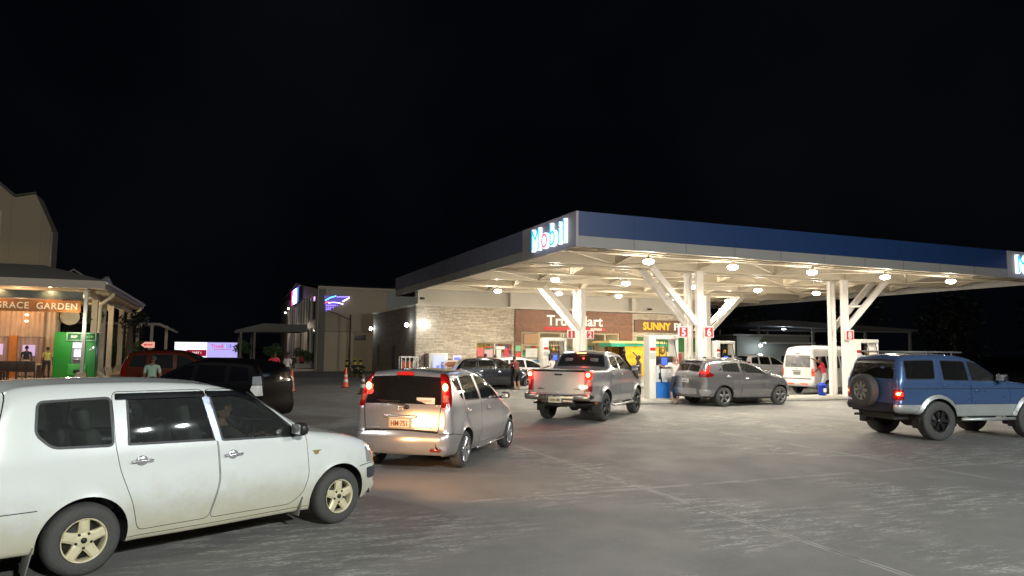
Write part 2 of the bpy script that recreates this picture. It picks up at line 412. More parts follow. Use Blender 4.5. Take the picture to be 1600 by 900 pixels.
    def finish(s):
        V = np.array(s.bodyV); me = mesh('body', V, s.bodyF, s.bmats, s.bodyM, True)
        bm = bmesh.new(); bm.from_mesh(me); bmesh.ops.remove_doubles(bm, verts=bm.verts, dist=.0008); bm.to_mesh(me); bm.free()
        s.body = link('body', me, s.root); sp = s.sp
        mb = MB()      # wheel arch liners and the floor pan
        for (cx, cz, R) in sp['arches']:
            C = circ(cx, cz, R+.002, 41, -.25, pi+.25+(pi+.5)/40)
            for sg in (-1, 1):
                zr = s.P[:, 1].min(); Y0 = [s.yat(max(s.P[:, 0].min()+.03, min(s.P[:, 0].max()-.03, x)), max(z, zr+.05))-.004 for x, z in C]
                yi = sp['w0']-.34; V_ = [(x, sg*y, z) for (x, z), y in zip(C, Y0)]+[(x, sg*yi, z) for x, z in C]; n = len(C)
                mb.add(V_, [(i, i+1, n+i+1, n+i) for i in range(n-1)]+[tuple(range(n, 2*n))], 0, False)
        x0, x1 = s.P[:, 0].min()+.15, s.P[:, 0].max()-.15; zf = s.P[:, 1].min()+.06
        (a, _, Ra), (b_, _, Rb) = sp['arches'][0], sp['arches'][1]; yw = sp['w0']-.12; yi = sp['w0']-.34
        for (u, v_, y) in ((x0, a-Ra, yw), (a-Ra, a+Ra, yi), (a+Ra, b_-Rb, yw), (b_-Rb, b_+Rb, yi), (b_+Rb, x1, yw)):
            if v_ > u: mb.b2((u, -y, zf), (v_, y, zf+.05))
        mb.build('underbody', GAP, s.root)
    def cabin(s, seats, roof, steer=True, rhd=True):
        mb = MB()
        for (x, y, z) in seats:
            M = Matrix.Rotation(radians(-14), 3, 'Y')
            mb.rbox((x, y, z), (.5, .5, .16), .05); mb.rbox((x-.27, y, z+.34), (.14, .48, .62), .06, 0, M); mb.rbox((x-.37, y, z+.72), (.09, .26, .2), .04, 0, M)
        mb.build('seat', SEAT, s.root)
        d = MB(); xd = s.sp['dash']; d.rbox((xd, 0, s.sp['zb']-.12), (.4, s.sp['w0']*1.7, .25), .08)
        ob = d.build('dashboard', DARKIN, s.root)
        if steer:
            y = -.36 if rhd else .36; r = .185; C = Vector((xd-.3, y, s.sp['zb']-.0)); M = Matrix.Rotation(radians(-62), 3, 'Y'); t = MB()
            t.tube([C+M @ Vector((r*cos(k*pi/8), r*sin(k*pi/8), 0)) for k in range(17)], .016, 8)
            for an in (0, 2.2, 4.1): t.tube([C, C+M @ Vector((r*cos(an), r*sin(an), 0))], .012, 6)
            t.cyl(C, C+Vector((.3, 0, -.12)), .03, 8); t.build('steering_wheel', BLACKP, s.root)
    def mirror(s, x, z, m, size=(.12, .2, .13)):
        for sg in (-1, 1):
            y = s.yat(x, z); mb = MB(); mb.rbox((x-.0, sg*(y+size[1]*.55+.03), z+.03), size, .045); mb.box((x+.01, sg*(y+.03), z-.01), (.06, .1, .04))
            o = mb.build('wing_mirror', m, s.root); q = MB(); q.rbox((x-size[0]*.5-.002, sg*(y+size[1]*.55+.03), z+.03), (.008, size[1]*.8, size[2]*.75), .003); q.build('mirror_glass', CHROME, o)
def wheel_meshes(R, wd, rim, style, rm, n=5, hero=True):
    """three meshes: hub, tyre, rim, axis along y, outer face towards -y"""
    T = Matrix.Rotation(pi/2, 4, 'X'); seg = 48 if hero else 28
    t = MB(); h = wd/2
    t.lathe([(rim, -h+.01), (rim+.008, -h-.004), (rim+(R-rim)*.35, -h-.012), (rim+(R-rim)*.7, -h-.006), (R-.02, -h+.012), (R-.006, -h+.03), (R, -h+.055), (R-.0, h-.055), (R-.006, h-.03), (R-.02, h-.012), (rim+(R-rim)*.6, h+.01), (rim, h-.01)][::-1], seg, T)
    r = MB(); r.lathe([(rim*1.0, h+.004), (rim*.985, h+.008), (rim*.93, h-.004), (rim*.9, h-.02), (rim*.88, -h+.02), (rim*.97, -h)], seg, T)
    def petal(a, w0, w1, r0, r1, y0, y1, th=.03, sp=0.):
        c0, s0 = cos(a), sin(a); c1, s1 = cos(a+sp), sin(a+sp); V = []
        for (rr, ww, yy, c, sn) in ((r0, w0, y0, c0, s0), ((r0+r1)/2, (w0+w1)/2*.92, (y0+y1)/2+.004, (c0+c1)/2, (s0+s1)/2), (r1, w1, y1, c1, s1)):
            for (sx, dy) in ((-1, 0), (-.55, .012), (.55, .012), (1, 0), (1, -th), (-1, -th)):
                V.append((rr*c-sn*ww*sx, -(yy+dy), rr*sn+c*ww*sx))
        r.add(V, [(k*6+i, k*6+(i+1) % 6, k*6+6+(i+1) % 6, k*6+6+i) for k in range(2) for i in range(6)], 0, False)
    if style == 'star':
        for k in range(n): petal(pi/2+2*pi*k/n, .052, .040, .03, rim*.92, h-.025, h-.012, .03)
        r.lathe([(.0, h-.005), (.055, h-.006), (.075, h-.016), (.085, h-.04)], 24, T)
        for k in range(n): a = pi/2+2*pi*(k+.5)/n; r.cyl((.062*cos(a), -(h+.002), .062*sin(a)), (.062*cos(a), -(h-.02), .062*sin(a)), .011, 8, 1)
        r.cyl((0, -(h+.004), 0), (0, -(h-.02), 0), .024, 12, 1)
    elif style == 'multi':
        for k in range(n):
            petal(2*pi*k/n, .018, .014, .03, rim*.93, h-.03, h-.01, .03, .1); petal(2*pi*k/n, .018, .014, .03, rim*.93, h-.03, h-.01, .03, -.16)
        r.lathe([(0, h-.004), (.045, h-.006), (.06, h-.03)], 16, T)
    else:
        for k in range(n): petal(2*pi*k/n+.3, .034, .05, .03, rim*.93, h-.04, h-.014, .03)
        r.lathe([(0, h-.004), (.05, h-.006), (.065, h-.03)], 16, T)
    b = MB(); b.lathe([(.001, h-.07), (rim*.86, h-.075), (rim*.86, h-.1), (.001, h-.1)], 28, T)
    mh = b.build('wheel', [mat('brake_dark', (.03, .028, .026), .6, .3)]); mt = t.build('tyre', [RUBBER]); mr = r.build('rim', [rm, BLACKP])
    out = (mh.data, mt.data, mr.data)
    for o in (mh, mt, mr): bpy.data.objects.remove(o)
    return out
def add_wheels(root, ms, wb, y, R, steer=0., flat=0):
    for x in (0, wb):
        for sg in (-1, 1):
            h = link('wheel', ms[0], root); h.location = (x, sg*y, R); h.rotation_euler = (0, random.uniform(0, 6), 0)
            e = Euler((0, random.uniform(0, 6), pi if sg > 0 else 0)); h.rotation_euler = Euler((0, 0, (pi if sg > 0 else 0)+(steer if x else 0)))
            link('tyre', ms[1], h); link('rim', ms[2], h)
def R_(*a): return [((x0, z0), y0) for (x0, z0, y0) in a]
def quad_strip(p0, p1, y00, y01, y10, y11):   # strip region between outline points p0,p1; y range at p0 (y00..y01) and at p1 (y10..y11)
    return [(p0, y00), (p0, y01), (p1, y11), (p1, y10)]
def sym(p0, p1, h0, h1): return quad_strip(p0, p1, -h0, h0, -h1, h1)

# ------------------------------------------------------------ ground
def ground_mat(name, base, joints=True, scuff=.5):
    m = bpy.data.materials.new(name); m.use_nodes = True; t = m.node_tree; b = t.nodes['Principled BSDF']; L = t.links.new; N = t.nodes.new
    tc = N('ShaderNodeTexCoord'); sx = N('ShaderNodeSeparateXYZ'); L(tc.outputs['Object'], sx.inputs[0])
    def noise(scale, det=6, rough=.6, mp=None):
        n = N('ShaderNodeTexNoise'); n.inputs['Scale'].default_value = scale; n.inputs['Detail'].default_value = det; n.inputs['Roughness'].default_value = rough
        if mp:
            q = N('ShaderNodeMapping'); q.inputs['Scale'].default_value = mp[0]; q.inputs['Rotation'].default_value = (0, 0, mp[1]); L(tc.outputs['Object'], q.inputs[0]); L(q.outputs[0], n.inputs['Vector'])
        else: L(tc.outputs['Object'], n.inputs['Vector'])
        return n.outputs['Fac']
    def M(op, a, b_=None, c=None, clamp=False):
        n = N('ShaderNodeMath'); n.operation = op; n.use_clamp = clamp
        for i, v in enumerate((a, b_, c)):
            if v is None: continue
            if isinstance(v, (int, float)): n.inputs[i].default_value = v
            else: L(v, n.inputs[i])
        return n.outputs[0]
    def ramp(v, lo, hi, o0=0., o1=1.):
        n = N('ShaderNodeMapRange'); n.interpolation_type = 'SMOOTHSTEP'
        for i, k in ((1, lo), (2, hi), (3, o0), (4, o1)): n.inputs[i].default_value = k
        L(v, n.inputs[0]); return n.outputs[0]
    def mixc(f, c1, c2):
        n = N('ShaderNodeMix'); n.data_type = 'RGBA'; L(f, n.inputs[0])
        for i, c in ((6, c1), (7, c2)):
            if isinstance(c, tuple): n.inputs[i].default_value = (*c, 1)
            else: L(c, n.inputs[i])
        return n.outputs[2]
    big = noise(.22, 4); mid = noise(1.1, 8, .65); fine = noise(38, 4, .7)
    c = mixc(ramp(big, .32, .68), tuple(x*.90 for x in base), tuple(x*1.1 for x in base))
    c = mixc(M('MULTIPLY', ramp(mid, .35, .75), .4), c, tuple(x*.74 for x in base))
    c = mixc(M('MULTIPLY', ramp(fine, .3, .7), .30), c, tuple(x*1.35 for x in base))
    # pale scuffed streaks where the surface is worn, in scattered patches
    st = noise(2.2, 10, .75, ((.8, 3.6, 1), .32)); pa = noise(.30, 3, .5); st2 = noise(14, 8, .8, ((1, 2.4, 1), .3)); st3 = noise(5.0, 8, .8, ((.7, 3.0, 1), .05))
    sc = M('MULTIPLY', ramp(st, .48, .58), ramp(pa, .47, .58)); sc = M('MULTIPLY', sc, ramp(st2, .44, .56)); sc = M('ADD', sc, M('MULTIPLY', ramp(st3, .60, .68), ramp(st2, .46, .56)), clamp=True); sc = M('MULTIPLY', sc, scuff)
    spk = M('MULTIPLY', ramp(noise(90, 3, .8), .60, .75), .35); c = mixc(spk, c, (.34, .33, .31)); spd = M('MULTIPLY', ramp(noise(55, 3, .8), .60, .75), .30); c = mixc(spd, c, (.09, .09, .085))
    oil = M('MULTIPLY', ramp(noise(.9, 5, .55), .66, .74), .35); c = mixc(oil, c, (.06, .058, .055))
    c = mixc(sc, c, (.50, .49, .46))
    dk = M('MULTIPLY', ramp(noise(.7, 10, .7, ((.6, 1.8, 1), .25)), .58, .78), .22); c = mixc(dk, c, tuple(x*.45 for x in base))
    if joints:
        def line(co, off, per, wdt=.03):
            wob = M('MULTIPLY', M('SUBTRACT', noise(1.5, 5), .5), .05)
            v = M('ADD', M('ADD', sx.outputs[co], wob), 1000*per-off); v = M('MODULO', v, per); v = M('ABSOLUTE', M('SUBTRACT', v, per/2)); return M('SUBTRACT', per/2, v), wdt
        for co, off, per in (('X', -3.8, 5.65), ('Y', -9.3, 6.1)):
            d, wd = line(co, off, per)
            d = M('ADD', d, M('MULTIPLY', M('LESS_THAN', sx.outputs['X'], -6.5), 1.0)); pale = M('MULTIPLY', M('SUBTRACT', 1, ramp(d, .02, .065)), ramp(noise(1.3, 9, .75), .38, .54)); c = mixc(M('MULTIPLY', pale, .65), c, (.48, .465, .43))
            dark = M('MULTIPLY', M('SUBTRACT', 1, ramp(d, .006, .018)), .75); c = mixc(dark, c, (.06, .06, .055))
    L(c, b.inputs['Base Color'])
    L(ramp(mid, .3, .7, .58, .72), b.inputs['Roughness']); b.inputs['Specular IOR Level'].default_value = .45
    bp = N('ShaderNodeBump'); bp.inputs['Strength'].default_value = .25; bp.inputs['Distance'].default_value = .01; L(noise(60, 6, .7), bp.inputs['Height']); L(bp.outputs[0], b.inputs['Normal'])
    return m
mb = MB(); mb.add([(-400, -300, 0), (600, -300, 0), (600, 700, 0), (-400, 700, 0)], [(0, 1, 2, 3)])
tag(mb.build('ground', ground_mat('asphalt_ground', (.095, .095, .092), False, .2), rz=None), kind='structure')
mb = MB(); mb.add([(-34, -46, .004), (40, -46, .004), (40, 29.5, .004), (-34, 29.5, .004)], [(0, 1, 2, 3)])
fo = mb.build('forecourt', ground_mat('worn_concrete', (.178, .176, .168), True, .8), loc=C0, rz=TH); tag(fo, kind='structure')

CONC = mat('kerb_concrete', (.42, .40, .36), .8, noise=.25, nscale=4, bump=.3)
def station(name, label, cat, a, b, z=0, rz=0, group=None): return thing(name, label, cat, WS(a, b, z), TH+rz, group)
def istr(name, o): tag(o, kind='structure'); return o
for k, b0 in enumerate((5.0, 14.6)):
    mb = MB(); mb.rbox((0, 0, .075), (14.4, 1.3, .15), .05); mb.rbox((0, 0, .155), (14.0, .95, .012), .004)
    o = mb.build('pump_island', CONC, loc=WS(11.2, b0), rz=TH); tag(o, ('low concrete kerbed island under the front row of pumps, beside the grey crossover', 'low concrete kerbed island under the back row of pumps, nearer the shop')[k], 'kerb island', 'concrete pump islands')

# ------------------------------------------------------------ petrol station canopy
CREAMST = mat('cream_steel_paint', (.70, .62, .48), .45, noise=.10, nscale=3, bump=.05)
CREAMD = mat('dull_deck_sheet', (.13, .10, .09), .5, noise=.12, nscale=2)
WHITEST = mat('white_post_paint', (.84, .80, .75), .4, noise=.05)
FBLUE = mat('fascia_blue', (.010, .032, .105), .42, noise=.1, nscale=2); FGREY = mat('fascia_grey', (.25, .24, .225), .5, noise=.08, nscale=2); FPAN = mat('fascia_sign_panel', (.30, .28, .29), .5, noise=.05)
can = station('petrol_station_canopy', 'large flat steel canopy with dark blue fascia on white twin posts over the pumps', 'canopy', 0, 0)
Wd, Dp = 22.3, 22.3; Z0, Z1, ZM = 4.9, 5.93, 5.22
def fpart(name, lo, hi, m): mb = MB(); mb.b2(lo, hi); return mb.build(name, m, can)
fpart('fascia', (0, -.0, ZM), (18.5, .08, Z1), FBLUE); fpart('fascia', (0, -.0, Z0), (18.5, .08, ZM-.004), FGREY); fpart('fascia_panel', (18.504, -.003, Z0), (Wd, .08, Z1), FPAN)
fpart('fascia', (-.08, 3.9, ZM), (0, Dp, Z1), mat('fascia_blue_unlit', (.085, .095, .14), .5, noise=.1)); fpart('fascia', (-.08, 3.9, Z0), (0, Dp, ZM-.004), FGREY); fpart('fascia_panel', (-.083, .0, Z0), (-.003, 3.896, Z1), FPAN)  # upper left: same blue paint, greyed in its colour where little light falls
fpart('fascia', (Wd, 0, Z0), (Wd+.08, Dp, Z1), FGREY); fpart('fascia', (-.08, Dp+.004, Z0), (Wd+.08, Dp+.08, Z1), FGREY)
for k in range(1, 10): mb = MB(); mb.b2((k*1.85-.006, -.003, Z0), (k*1.85+.006, 0, Z1-.002)); mb.build('panel_seam', mat('seam_dark', (.02, .03, .05), .7), can)
for k in range(1, 10): mb = MB(); mb.b2((-.083, 3.9+k*1.85-.006, Z0), (-.08, 3.9+k*1.85+.006, Z1-.002)); mb.build('panel_seam', mat('seam_dark', (0,)*3), can)
mb = MB()     # corrugated deck, ribs running front to back
n = 150
for k in range(n):
    x0 = .1+k*(Wd-.2)/n; x1 = x0+(Wd-.2)/n; xm = (x0+x1)/2
    V = [(x0, .1, 5.52), (x0+.035, .1, 5.52), (xm-.01, .1, 5.56), (x1-.035, .1, 5.56), (x1, .1, 5.52)]
    V = V+[(v[0], Dp-.05, v[2]) for v in V]; mb.add(V, [(i, i+1, i+6, i+5) for i in range(4)])
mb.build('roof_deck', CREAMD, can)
mb = MB(); mb.b2((-.06, .01, 5.58), (Wd+.06, Dp, 5.60)); mb.build('roof_sheet', FGREY, can)
def ibeam(p, q, hgt=.36, wd=.17):
    p, q = Vector(p), Vector(q); mb = MB(); mb.beam(p, q, .03, hgt); off = Vector((0, 0, hgt/2)); mb.beam(p+off, q+off, wd, .025); mb.beam(p-off, q-off, wd, .025); return mb.build('girder', CREAMST, can)
GA = (.35, 3.9, 7.55, 11.3, 15.1, 18.8, 21.95)
GB_ = (1.75, 4.6, 5.3, 8.2, 11.3, 14.25, 14.95, 17.9, 21.0)
for b in GB_: ibeam((.12, b, 5.25), (Wd-.1, b, 5.25), .46, .17)
ED = (.12,)+GB_+(Dp-.05,)
for a in GA:      # tapered cross rafters between the girders, deep at the girders and shallow at mid span
    for b0, b1 in zip(ED[:-1], ED[1:]):
        if b1-b0 < .9: continue
        f0 = b0 > 1; f1 = b1 < 22; z0 = 5.06 if f0 else 5.2; z1 = 5.06 if f1 else 5.2; q0, q1 = b0+.035, b1-.035; m0, m1 = q0+(q1-q0)*.30, q0+(q1-q0)*.62
        mb = MB(); mb.prism([(q0, 5.50), (q1, 5.50), (q1, z1), (m1, 5.24), (m0, 5.24), (q0, z0)], 'x', a-.02, a+.02)
        for (u, zu), (v_, zv) in (((q0, z0), (m0, 5.24)), ((m0, 5.24), (m1, 5.24)), ((m1, 5.24), (q1, z1))): mb.beam((a, u, zu-.008), (a, v_, zv-.008), .14, .018)
        mb.build('rafter', CREAMST, can)
for a in (2.1, 5.7, 9.4, 13.2, 17.0, 20.4):
    for b0, b1 in ((.12, 1.71), (5.34, 8.16), (11.34, 14.2), (14.99, 17.86)): mb = MB(); mb.beam((a, b0, 5.40), (a, b1, 5.40), .05, .18); mb.beam((a, b0, 5.30), (a, b1, 5.30), .11, .015); mb.build('cross_tie', CREAMST, can)
PU = [b for b in np.arange(1.3, 22, 1.22) if min(abs(b-x) for x in GB_) > .25]
for b in PU:
    mb = MB(); mb.beam((.12, b, 5.44), (Wd-.12, b, 5.44), .05, .14); mb.beam((.12, b-.02, 5.375), (Wd-.12, b-.02, 5.375), .07, .01); mb.build('purlin', CREAMST, can)
BR = []
for i in range(len(GA)-1):
    for j, (b0, b1) in enumerate(((.15, 1.75), (1.75, 4.6), (5.3, 8.2), (8.2, 11.3), (11.3, 14.25), (14.95, 17.9), (17.9, 21.0))):
        BR.append(((GA[i], b0, 5.08), (GA[i+1], b1, 5.08)) if (i+j) % 2 else ((GA[i], b1, 5.08), (GA[i+1], b0, 5.08)))
for p, q in BR: mb = MB(); mb.tube([p, q], .022, 6); mb.build('brace', CREAMST, can)
for b in (1.0, 7.9, 14.3):     # cable trays the lamps hang from
    mb = MB(); mb.beam((1.2, b, 5.0), (Wd-1.2, b, 5.0), .06, .05); mb.build('cable_tray', CREAMST, can)
def twin_post(a, b, sdir):
    for d in (-.35, .35):
        mb = MB(); mb.b2((a-.14, b+d-.09, .15), (a+.14, b+d+.09, 5.02)); mb.b2((a-.21, b+d-.14, .15), (a+.21, b+d+.14, .18)); mb.b2((a-.22, b+d-.16, 4.90), (a+.22, b+d+.16, 4.94)); mb.build('post', WHITEST, can)
        mb = MB(); mb.beam((a+sdir*.12, b+d, 3.0), (a+sdir*(2.45 if sdir > 0 else 2.15), b+d, 5.08), .12, .24); mb.build('strut', WHITEST, can)
    mb = MB(); mb.beam((a+sdir*1.08, b-.35, 3.95), (a+sdir*1.08, b+.35, 3.95), .08, .08); mb.build('strut_tie', WHITEST, can)
    mb = MB(); mb.tube([(a-.2, b-.02, .2), (a-.2, b-.02, 4.9)], .035, 8); mb.build('downpipe', WHITEST, can)
twin_post(7.62, 4.95, -1); twin_post(15.05, 4.95, 1); twin_post(7.68, 14.6, -1); twin_post(15.4, 14.6, 1)
# flimsy frame on the roof
mb = MB(); pts = [(5.2, 9, 6.0), (6.5, 9, 6.75), (8.5, 9, 6.95), (11, 9, 6.85), (14, 9, 6.5), (17, 9, 6.05)]
mb.tube(pts, .03, 6)
for p in pts[1:-1]: mb.tube([p, (p[0], p[1], 5.6)], .02, 6); mb.tube([p, (p[0], p[1]+3, 5.6)], .02, 6)
mb.build('roof_frame', mat('dark_roof_steel', (.05, .05, .055), .6), can)

# lamps under the canopy
LAMPW = mat('lamp_lens_warm', (1, .95, .85), .3, emis=(1, .95, .86), es=60)
ORD = ['first', 'second', 'third', 'fourth', 'fifth']
WARM = (1., .89, .72)
fix = None
for j, b in enumerate((1.15, 7.95, 14.35)):
    for i, a in enumerate((3.1, 6.4, 9.85, 13.4, 16.9)):
        lab = '%s lamp from the left in the %s row under the canopy' % (ORD[i], ('front', 'middle', 'back')[j])
        t = station('canopy_lamp', lab, 'lamp', a, b, 4.76, group='round lamps hanging under the canopy')
        if fix is None:
            m1 = MB(); m1.lathe([(.001, .17), (.06, .17), (.08, .12), (.13, .06), (.14, .04)], 20); m1.cyl((0, 0, .16), (0, 0, .26), .02, 8); h_ = m1.build('housing', CREAMST, t)
            m2 = MB(); m2.ell((0, 0, .0), (.175, .175, .085), 0, 18, 8); l_ = m2.build('lens', LAMPW, t); fix = (h_.data, l_.data)
        else: link('housing', fix[0], t); link('lens', fix[1], t)
        la = lamp('AREA', (0, 0, -.05), LAMP_E, WARM, .34, parent=t); la.rotation_euler = (0, 0, 0); lamp('POINT', (0, 0, -.22), LAMP_P, WARM, .12, parent=t)

# Mobil lettering, two signs on the fascia
LED_O = mat('sign_white_outline', (.9, .95, 1), .4, emis=(.72, .86, 1), es=1.5); LED_B = mat('sign_cyan_face', (.02, .4, .7), .4, emis=(.01, .50, .85), es=1.0); LED_R = mat('sign_red_face', (.8, .1, .15), .4, emis=(1, .05, .12), es=1.2)
def mobil(root, M0):
    x = 0
    for ch, w_, m in (('M', .78, LED_B), ('o', .56, LED_R), ('b', .57, LED_B), ('i', .25, LED_B), ('l', .25, LED_B)):
        o = text('letter', ch, 1.0, LED_O, root, M0 @ Matrix.Translation((x, 0, .05)), .045, .022, sx=.90)
        text('letter_face', ch, 1.0, m, o, M0 @ Matrix.Translation((x, 0, .115)), .008, -.012, sx=.90)
        x += w_*.90+.085
    return x
t = station('illuminated_sign', 'glowing cyan and red lettering on the left fascia near the canopy corner', 'sign', -.09, 0, 0)
MM = Matrix(((0, 0, -1, 0), (-1, 0, 0, 2.95), (0, 1, 0, 5.09), (0, 0, 0, 1)))
mobil(t, MM)
t2 = station('illuminated_sign', 'glowing sign at the right end of the front fascia, cut off by the picture edge', 'sign', 18.85, -.004, 0)
mobil(t2, Matrix(((1, 0, 0, .05), (0, 0, -1, 0), (0, 1, 0, 5.09), (0, 0, 0, 1))))
lamp('POINT', (-.5, 1.6, 5.4), 7, (.4, .45, 1), .3, parent=t, name='sign_glow'); lamp('POINT', (1.5, -.5, 5.4), 10, (.4, .5, 1), .3, parent=t2, name='sign_glow')

# pump number plates on the posts
RED = mat('sign_red', (.55, .02, .03), .4); WH = mat('sign_white', (.75, .72, .70), .4)
for s_, a, b, z, side_ in (('1', 6.98, 14.1, 2.72, 'left of the twin posts nearest the shop sign'), ('2', 8.02, 14.1, 2.72, 'right of the twin posts nearest the shop sign'), ('5', 6.72, 4.4, 2.66, 'left of the front posts above the crossover'), ('6', 7.88, 4.4, 2.68, 'right of the front posts above the crossover'), ('8', 15.05, 4.38, 2.68, 'between the posts in front of the minibus')):
    t = station('pump_number_sign', 'red square sign with white number %s, %s' % (s_, side_), 'sign', a, b, z, group='red pump number signs')
    mb = MB(); mb.rbox((0, 0, 0), (.46, .05, .44), .01, 0); mb.build('sign_frame', WH, t); mb = MB(); mb.box((0, -.028, 0), (.36, .012, .35)); p_ = mb.build('sign_panel', RED, t)
    text('number', s_, .40, WH, p_, FACE((0, -.036, -.14)), .004, .012, align='CENTER')
    mb = MB(); sg = -1 if a < 7.4 or s_ == '8' else 1; mb.box((0, .12, 0), (.06, .2, .04)) ; mb.build('bracket', WH, t)

# ------------------------------------------------------------ fuel pumps
PCREAM = mat('pump_cream', (.80, .78, .71), .35, coat=.4, noise=.04); PBLU = mat('pump_blue', (.02, .16, .55), .35, coat=.4); SCRB = mat('pump_screen', (.02, .05, .5), .3, emis=(.05, .12, 1), es=1.6)
def pump(a, b, label):
    t = station('fuel_pump', label, 'fuel pump', a, b, .155, group='cream fuel pumps')
    mb = MB(); mb.rbox((-.48, 0, 1.19), (.30, .42, 2.38), .03); mb.build('hose_tower', PCREAM, t)
    mb = MB(); mb.rbox((0.14, 0, 2.30), (1.0, .56, .16), .03); mb.rbox((.58, 0, 1.5), (.12, .5, 1.6), .02); mb.build('portal_frame', PCREAM, t)
    mb = MB(); mb.rbox((.12, 0, .62), (.92, .50, 1.24), .02); cb = mb.build('cabinet', mat('pump_white', (.66, .70, .72), .3, coat=.5), t)
    mb = MB(); mb.rbox((.12, 0, .33), (.94, .53, .60), .01); mb.build('blue_skirt', PBLU, cb)
    for sg in (-1, 1):
        mb = MB(); mb.rbox((.08, sg*.24, 1.36), (.60, .06, .46), .02, 0); mb.rbox((-.02, sg*.275, 1.40), (.24, .02, .26), .005, 1); mb.box((.24, sg*.275, 1.30), (.2, .012, .1), 2); mb.build('display', [BLACKP, SCRB, WH], t)
        mb = MB()
        for k in range(2): mb.rbox((-.22+.0*k, sg*.28, .85+.0*k), (.08, .08, .26), .03); mb.rbox((.45, sg*.28, .85), (.08, .08, .26), .03)
        mb.build('nozzle', mat('nozzle_black', (.02, .02, .02), .5), t)
        mb = MB(); mb.tube([(-.25, sg*.30, 2.2), (-.30, sg*.36, 1.6), (-.28, sg*.40, 1.0), (-.24, sg*.40, .62), (-.18, sg*.36, .60), (-.18, sg*.31, .8)], .017, 6)
        mb.tube([(.42, sg*.28, 2.2), (.52, sg*.36, 1.4), (.50, sg*.38, .8), (.46, sg*.34, .6), (.44, sg*.31, .8)], .017, 6)
        mb.tube([(-.05, sg*.24, 2.22), (-.02, sg*.33, 1.85), (-.14, sg*.35, 1.66), (-.2, sg*.34, 1.85), (-.15, sg*.26, 2.2)], .014, 6); mb.build('hose', BLACKP, t)
    mb = MB(); mb.rbox((-.48, -.215, 1.85), (.24, .006, .12), .002, 0); mb.rbox((-.48, -.215, 1.60), (.24, .006, .22), .002, 1); mb.build('notice', [RED, mat('grey_notice', (.5, .5, .5), .5)], t)
    mb = MB(); mb.cyl((-.12, -.285, 1.78), (-.12, -.30, 1.78), .13, 18, 0); mb.cyl((-.12, -.29, 1.78), (-.12, -.306, 1.78), .09, 18, 1); mb.build('round_badge', [mat('badge_brown', (.2, .06, .03), .5), mat('badge_yellow', (.7, .4, .04), .5)], t)
    return t
pump(6.15, 5.05, 'cream fuel pump left of the front posts where a man in a white shirt stands')
pump(16.55, 5.05, 'cream fuel pump right of the number eight sign, above the blue off roader')
pump(6.2, 14.6, 'cream fuel pump left of the back posts, behind the dark estate car')
pump(16.7, 14.6, 'cream fuel pump right of the back posts, above the roof of the grey crossover')

# ------------------------------------------------------------ the shop
def brick_mat(name, c1, c2, cm, bw=.42, rh=.075, off='XZ', bump=.6, rough=.85, mortar=.006, nm=.8):
    m = bpy.data.materials.new(name); m.use_nodes = True; t = m.node_tree; b = t.nodes['Principled BSDF']; L = t.links.new; N = t.nodes.new
    tc = N('ShaderNodeTexCoord'); sx = N('ShaderNodeSeparateXYZ'); cx = N('ShaderNodeCombineXYZ'); L(tc.outputs['Object'], sx.inputs[0]); L(sx.outputs[off[0]], cx.inputs[0]); L(sx.outputs[off[1]], cx.inputs[1])
    br = N('ShaderNodeTexBrick'); L(cx.outputs[0], br.inputs['Vector']); br.inputs['Scale'].default_value = 1; br.inputs['Brick Width'].default_value = bw; br.inputs['Row Height'].default_value = rh; br.inputs['Mortar Size'].default_value = mortar; br.inputs['Bias'].default_value = -.1
    br.offset = .37; br.squash = 1.4; br.squash_frequency = 3
    br.inputs['Color1'].default_value = (*c1, 1); br.inputs['Color2'].default_value = (*c2, 1); br.inputs['Mortar'].default_value = (*cm, 1)
    n = N('ShaderNodeTexNoise'); n.inputs['Scale'].default_value = 7; n.inputs['Detail'].default_value = 6; L(tc.outputs['Object'], n.inputs['Vector'])
    mx = N('ShaderNodeMix'); mx.data_type = 'RGBA'; mx.blend_type = 'MULTIPLY'; mx.inputs[0].default_value = nm; L(br.outputs['Color'], mx.inputs[6])
    mr = N('ShaderNodeMapRange'); mr.inputs[1].default_value = .3; mr.inputs[2].default_value = .7; mr.inputs[3].default_value = .7; mr.inputs[4].default_value = 1.15; L(n.outputs['Fac'], mr.inputs[0])
    cc = N('ShaderNodeCombineXYZ'); [L(mr.outputs[0], cc.inputs[i]) for i in range(3)]; L(cc.outputs[0], mx.inputs[7]); L(mx.outputs[2], b.inputs['Base Color']); b.inputs['Roughness'].default_value = rough
    sep = N('ShaderNodeRGBToBW') if False else None
    bp = N('ShaderNodeBump'); bp.inputs['Strength'].default_value = bump; bp.inputs['Distance'].default_value = .03
    ad = N('ShaderNodeMath'); ad.operation = 'ADD'; bw_ = N('ShaderNodeRGBToBW'); L(br.outputs['Color'], bw_.inputs[0]); L(bw_.outputs[0], ad.inputs[0]); L(n.outputs['Fac'], ad.inputs[1]); L(ad.outputs[0], bp.inputs['Height']); L(bp.outputs[0], b.inputs['Normal'])
    return m
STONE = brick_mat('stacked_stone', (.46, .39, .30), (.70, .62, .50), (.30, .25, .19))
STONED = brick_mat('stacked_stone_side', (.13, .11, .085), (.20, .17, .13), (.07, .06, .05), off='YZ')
BROWN = brick_mat('brown_plank_cladding', (.20, .095, .055), (.26, .125, .07), (.13, .06, .035), 3.2, .13, bump=.2, rough=.5, mortar=.004)
UPW = mat('cream_upper_wall', (.60, .56, .48), .7, noise=.06, nscale=2)
shop = station('shop_building', 'shop with pale stacked stone wall, brown plank panel and glass front beneath the canopy', 'shop', 0, 18)
def sh(name, boxes, m, par=None, kind=None):
    mb = MB(); [mb.b2(lo, hi) for lo, hi in boxes]; return mb.build(name, m, par or shop)
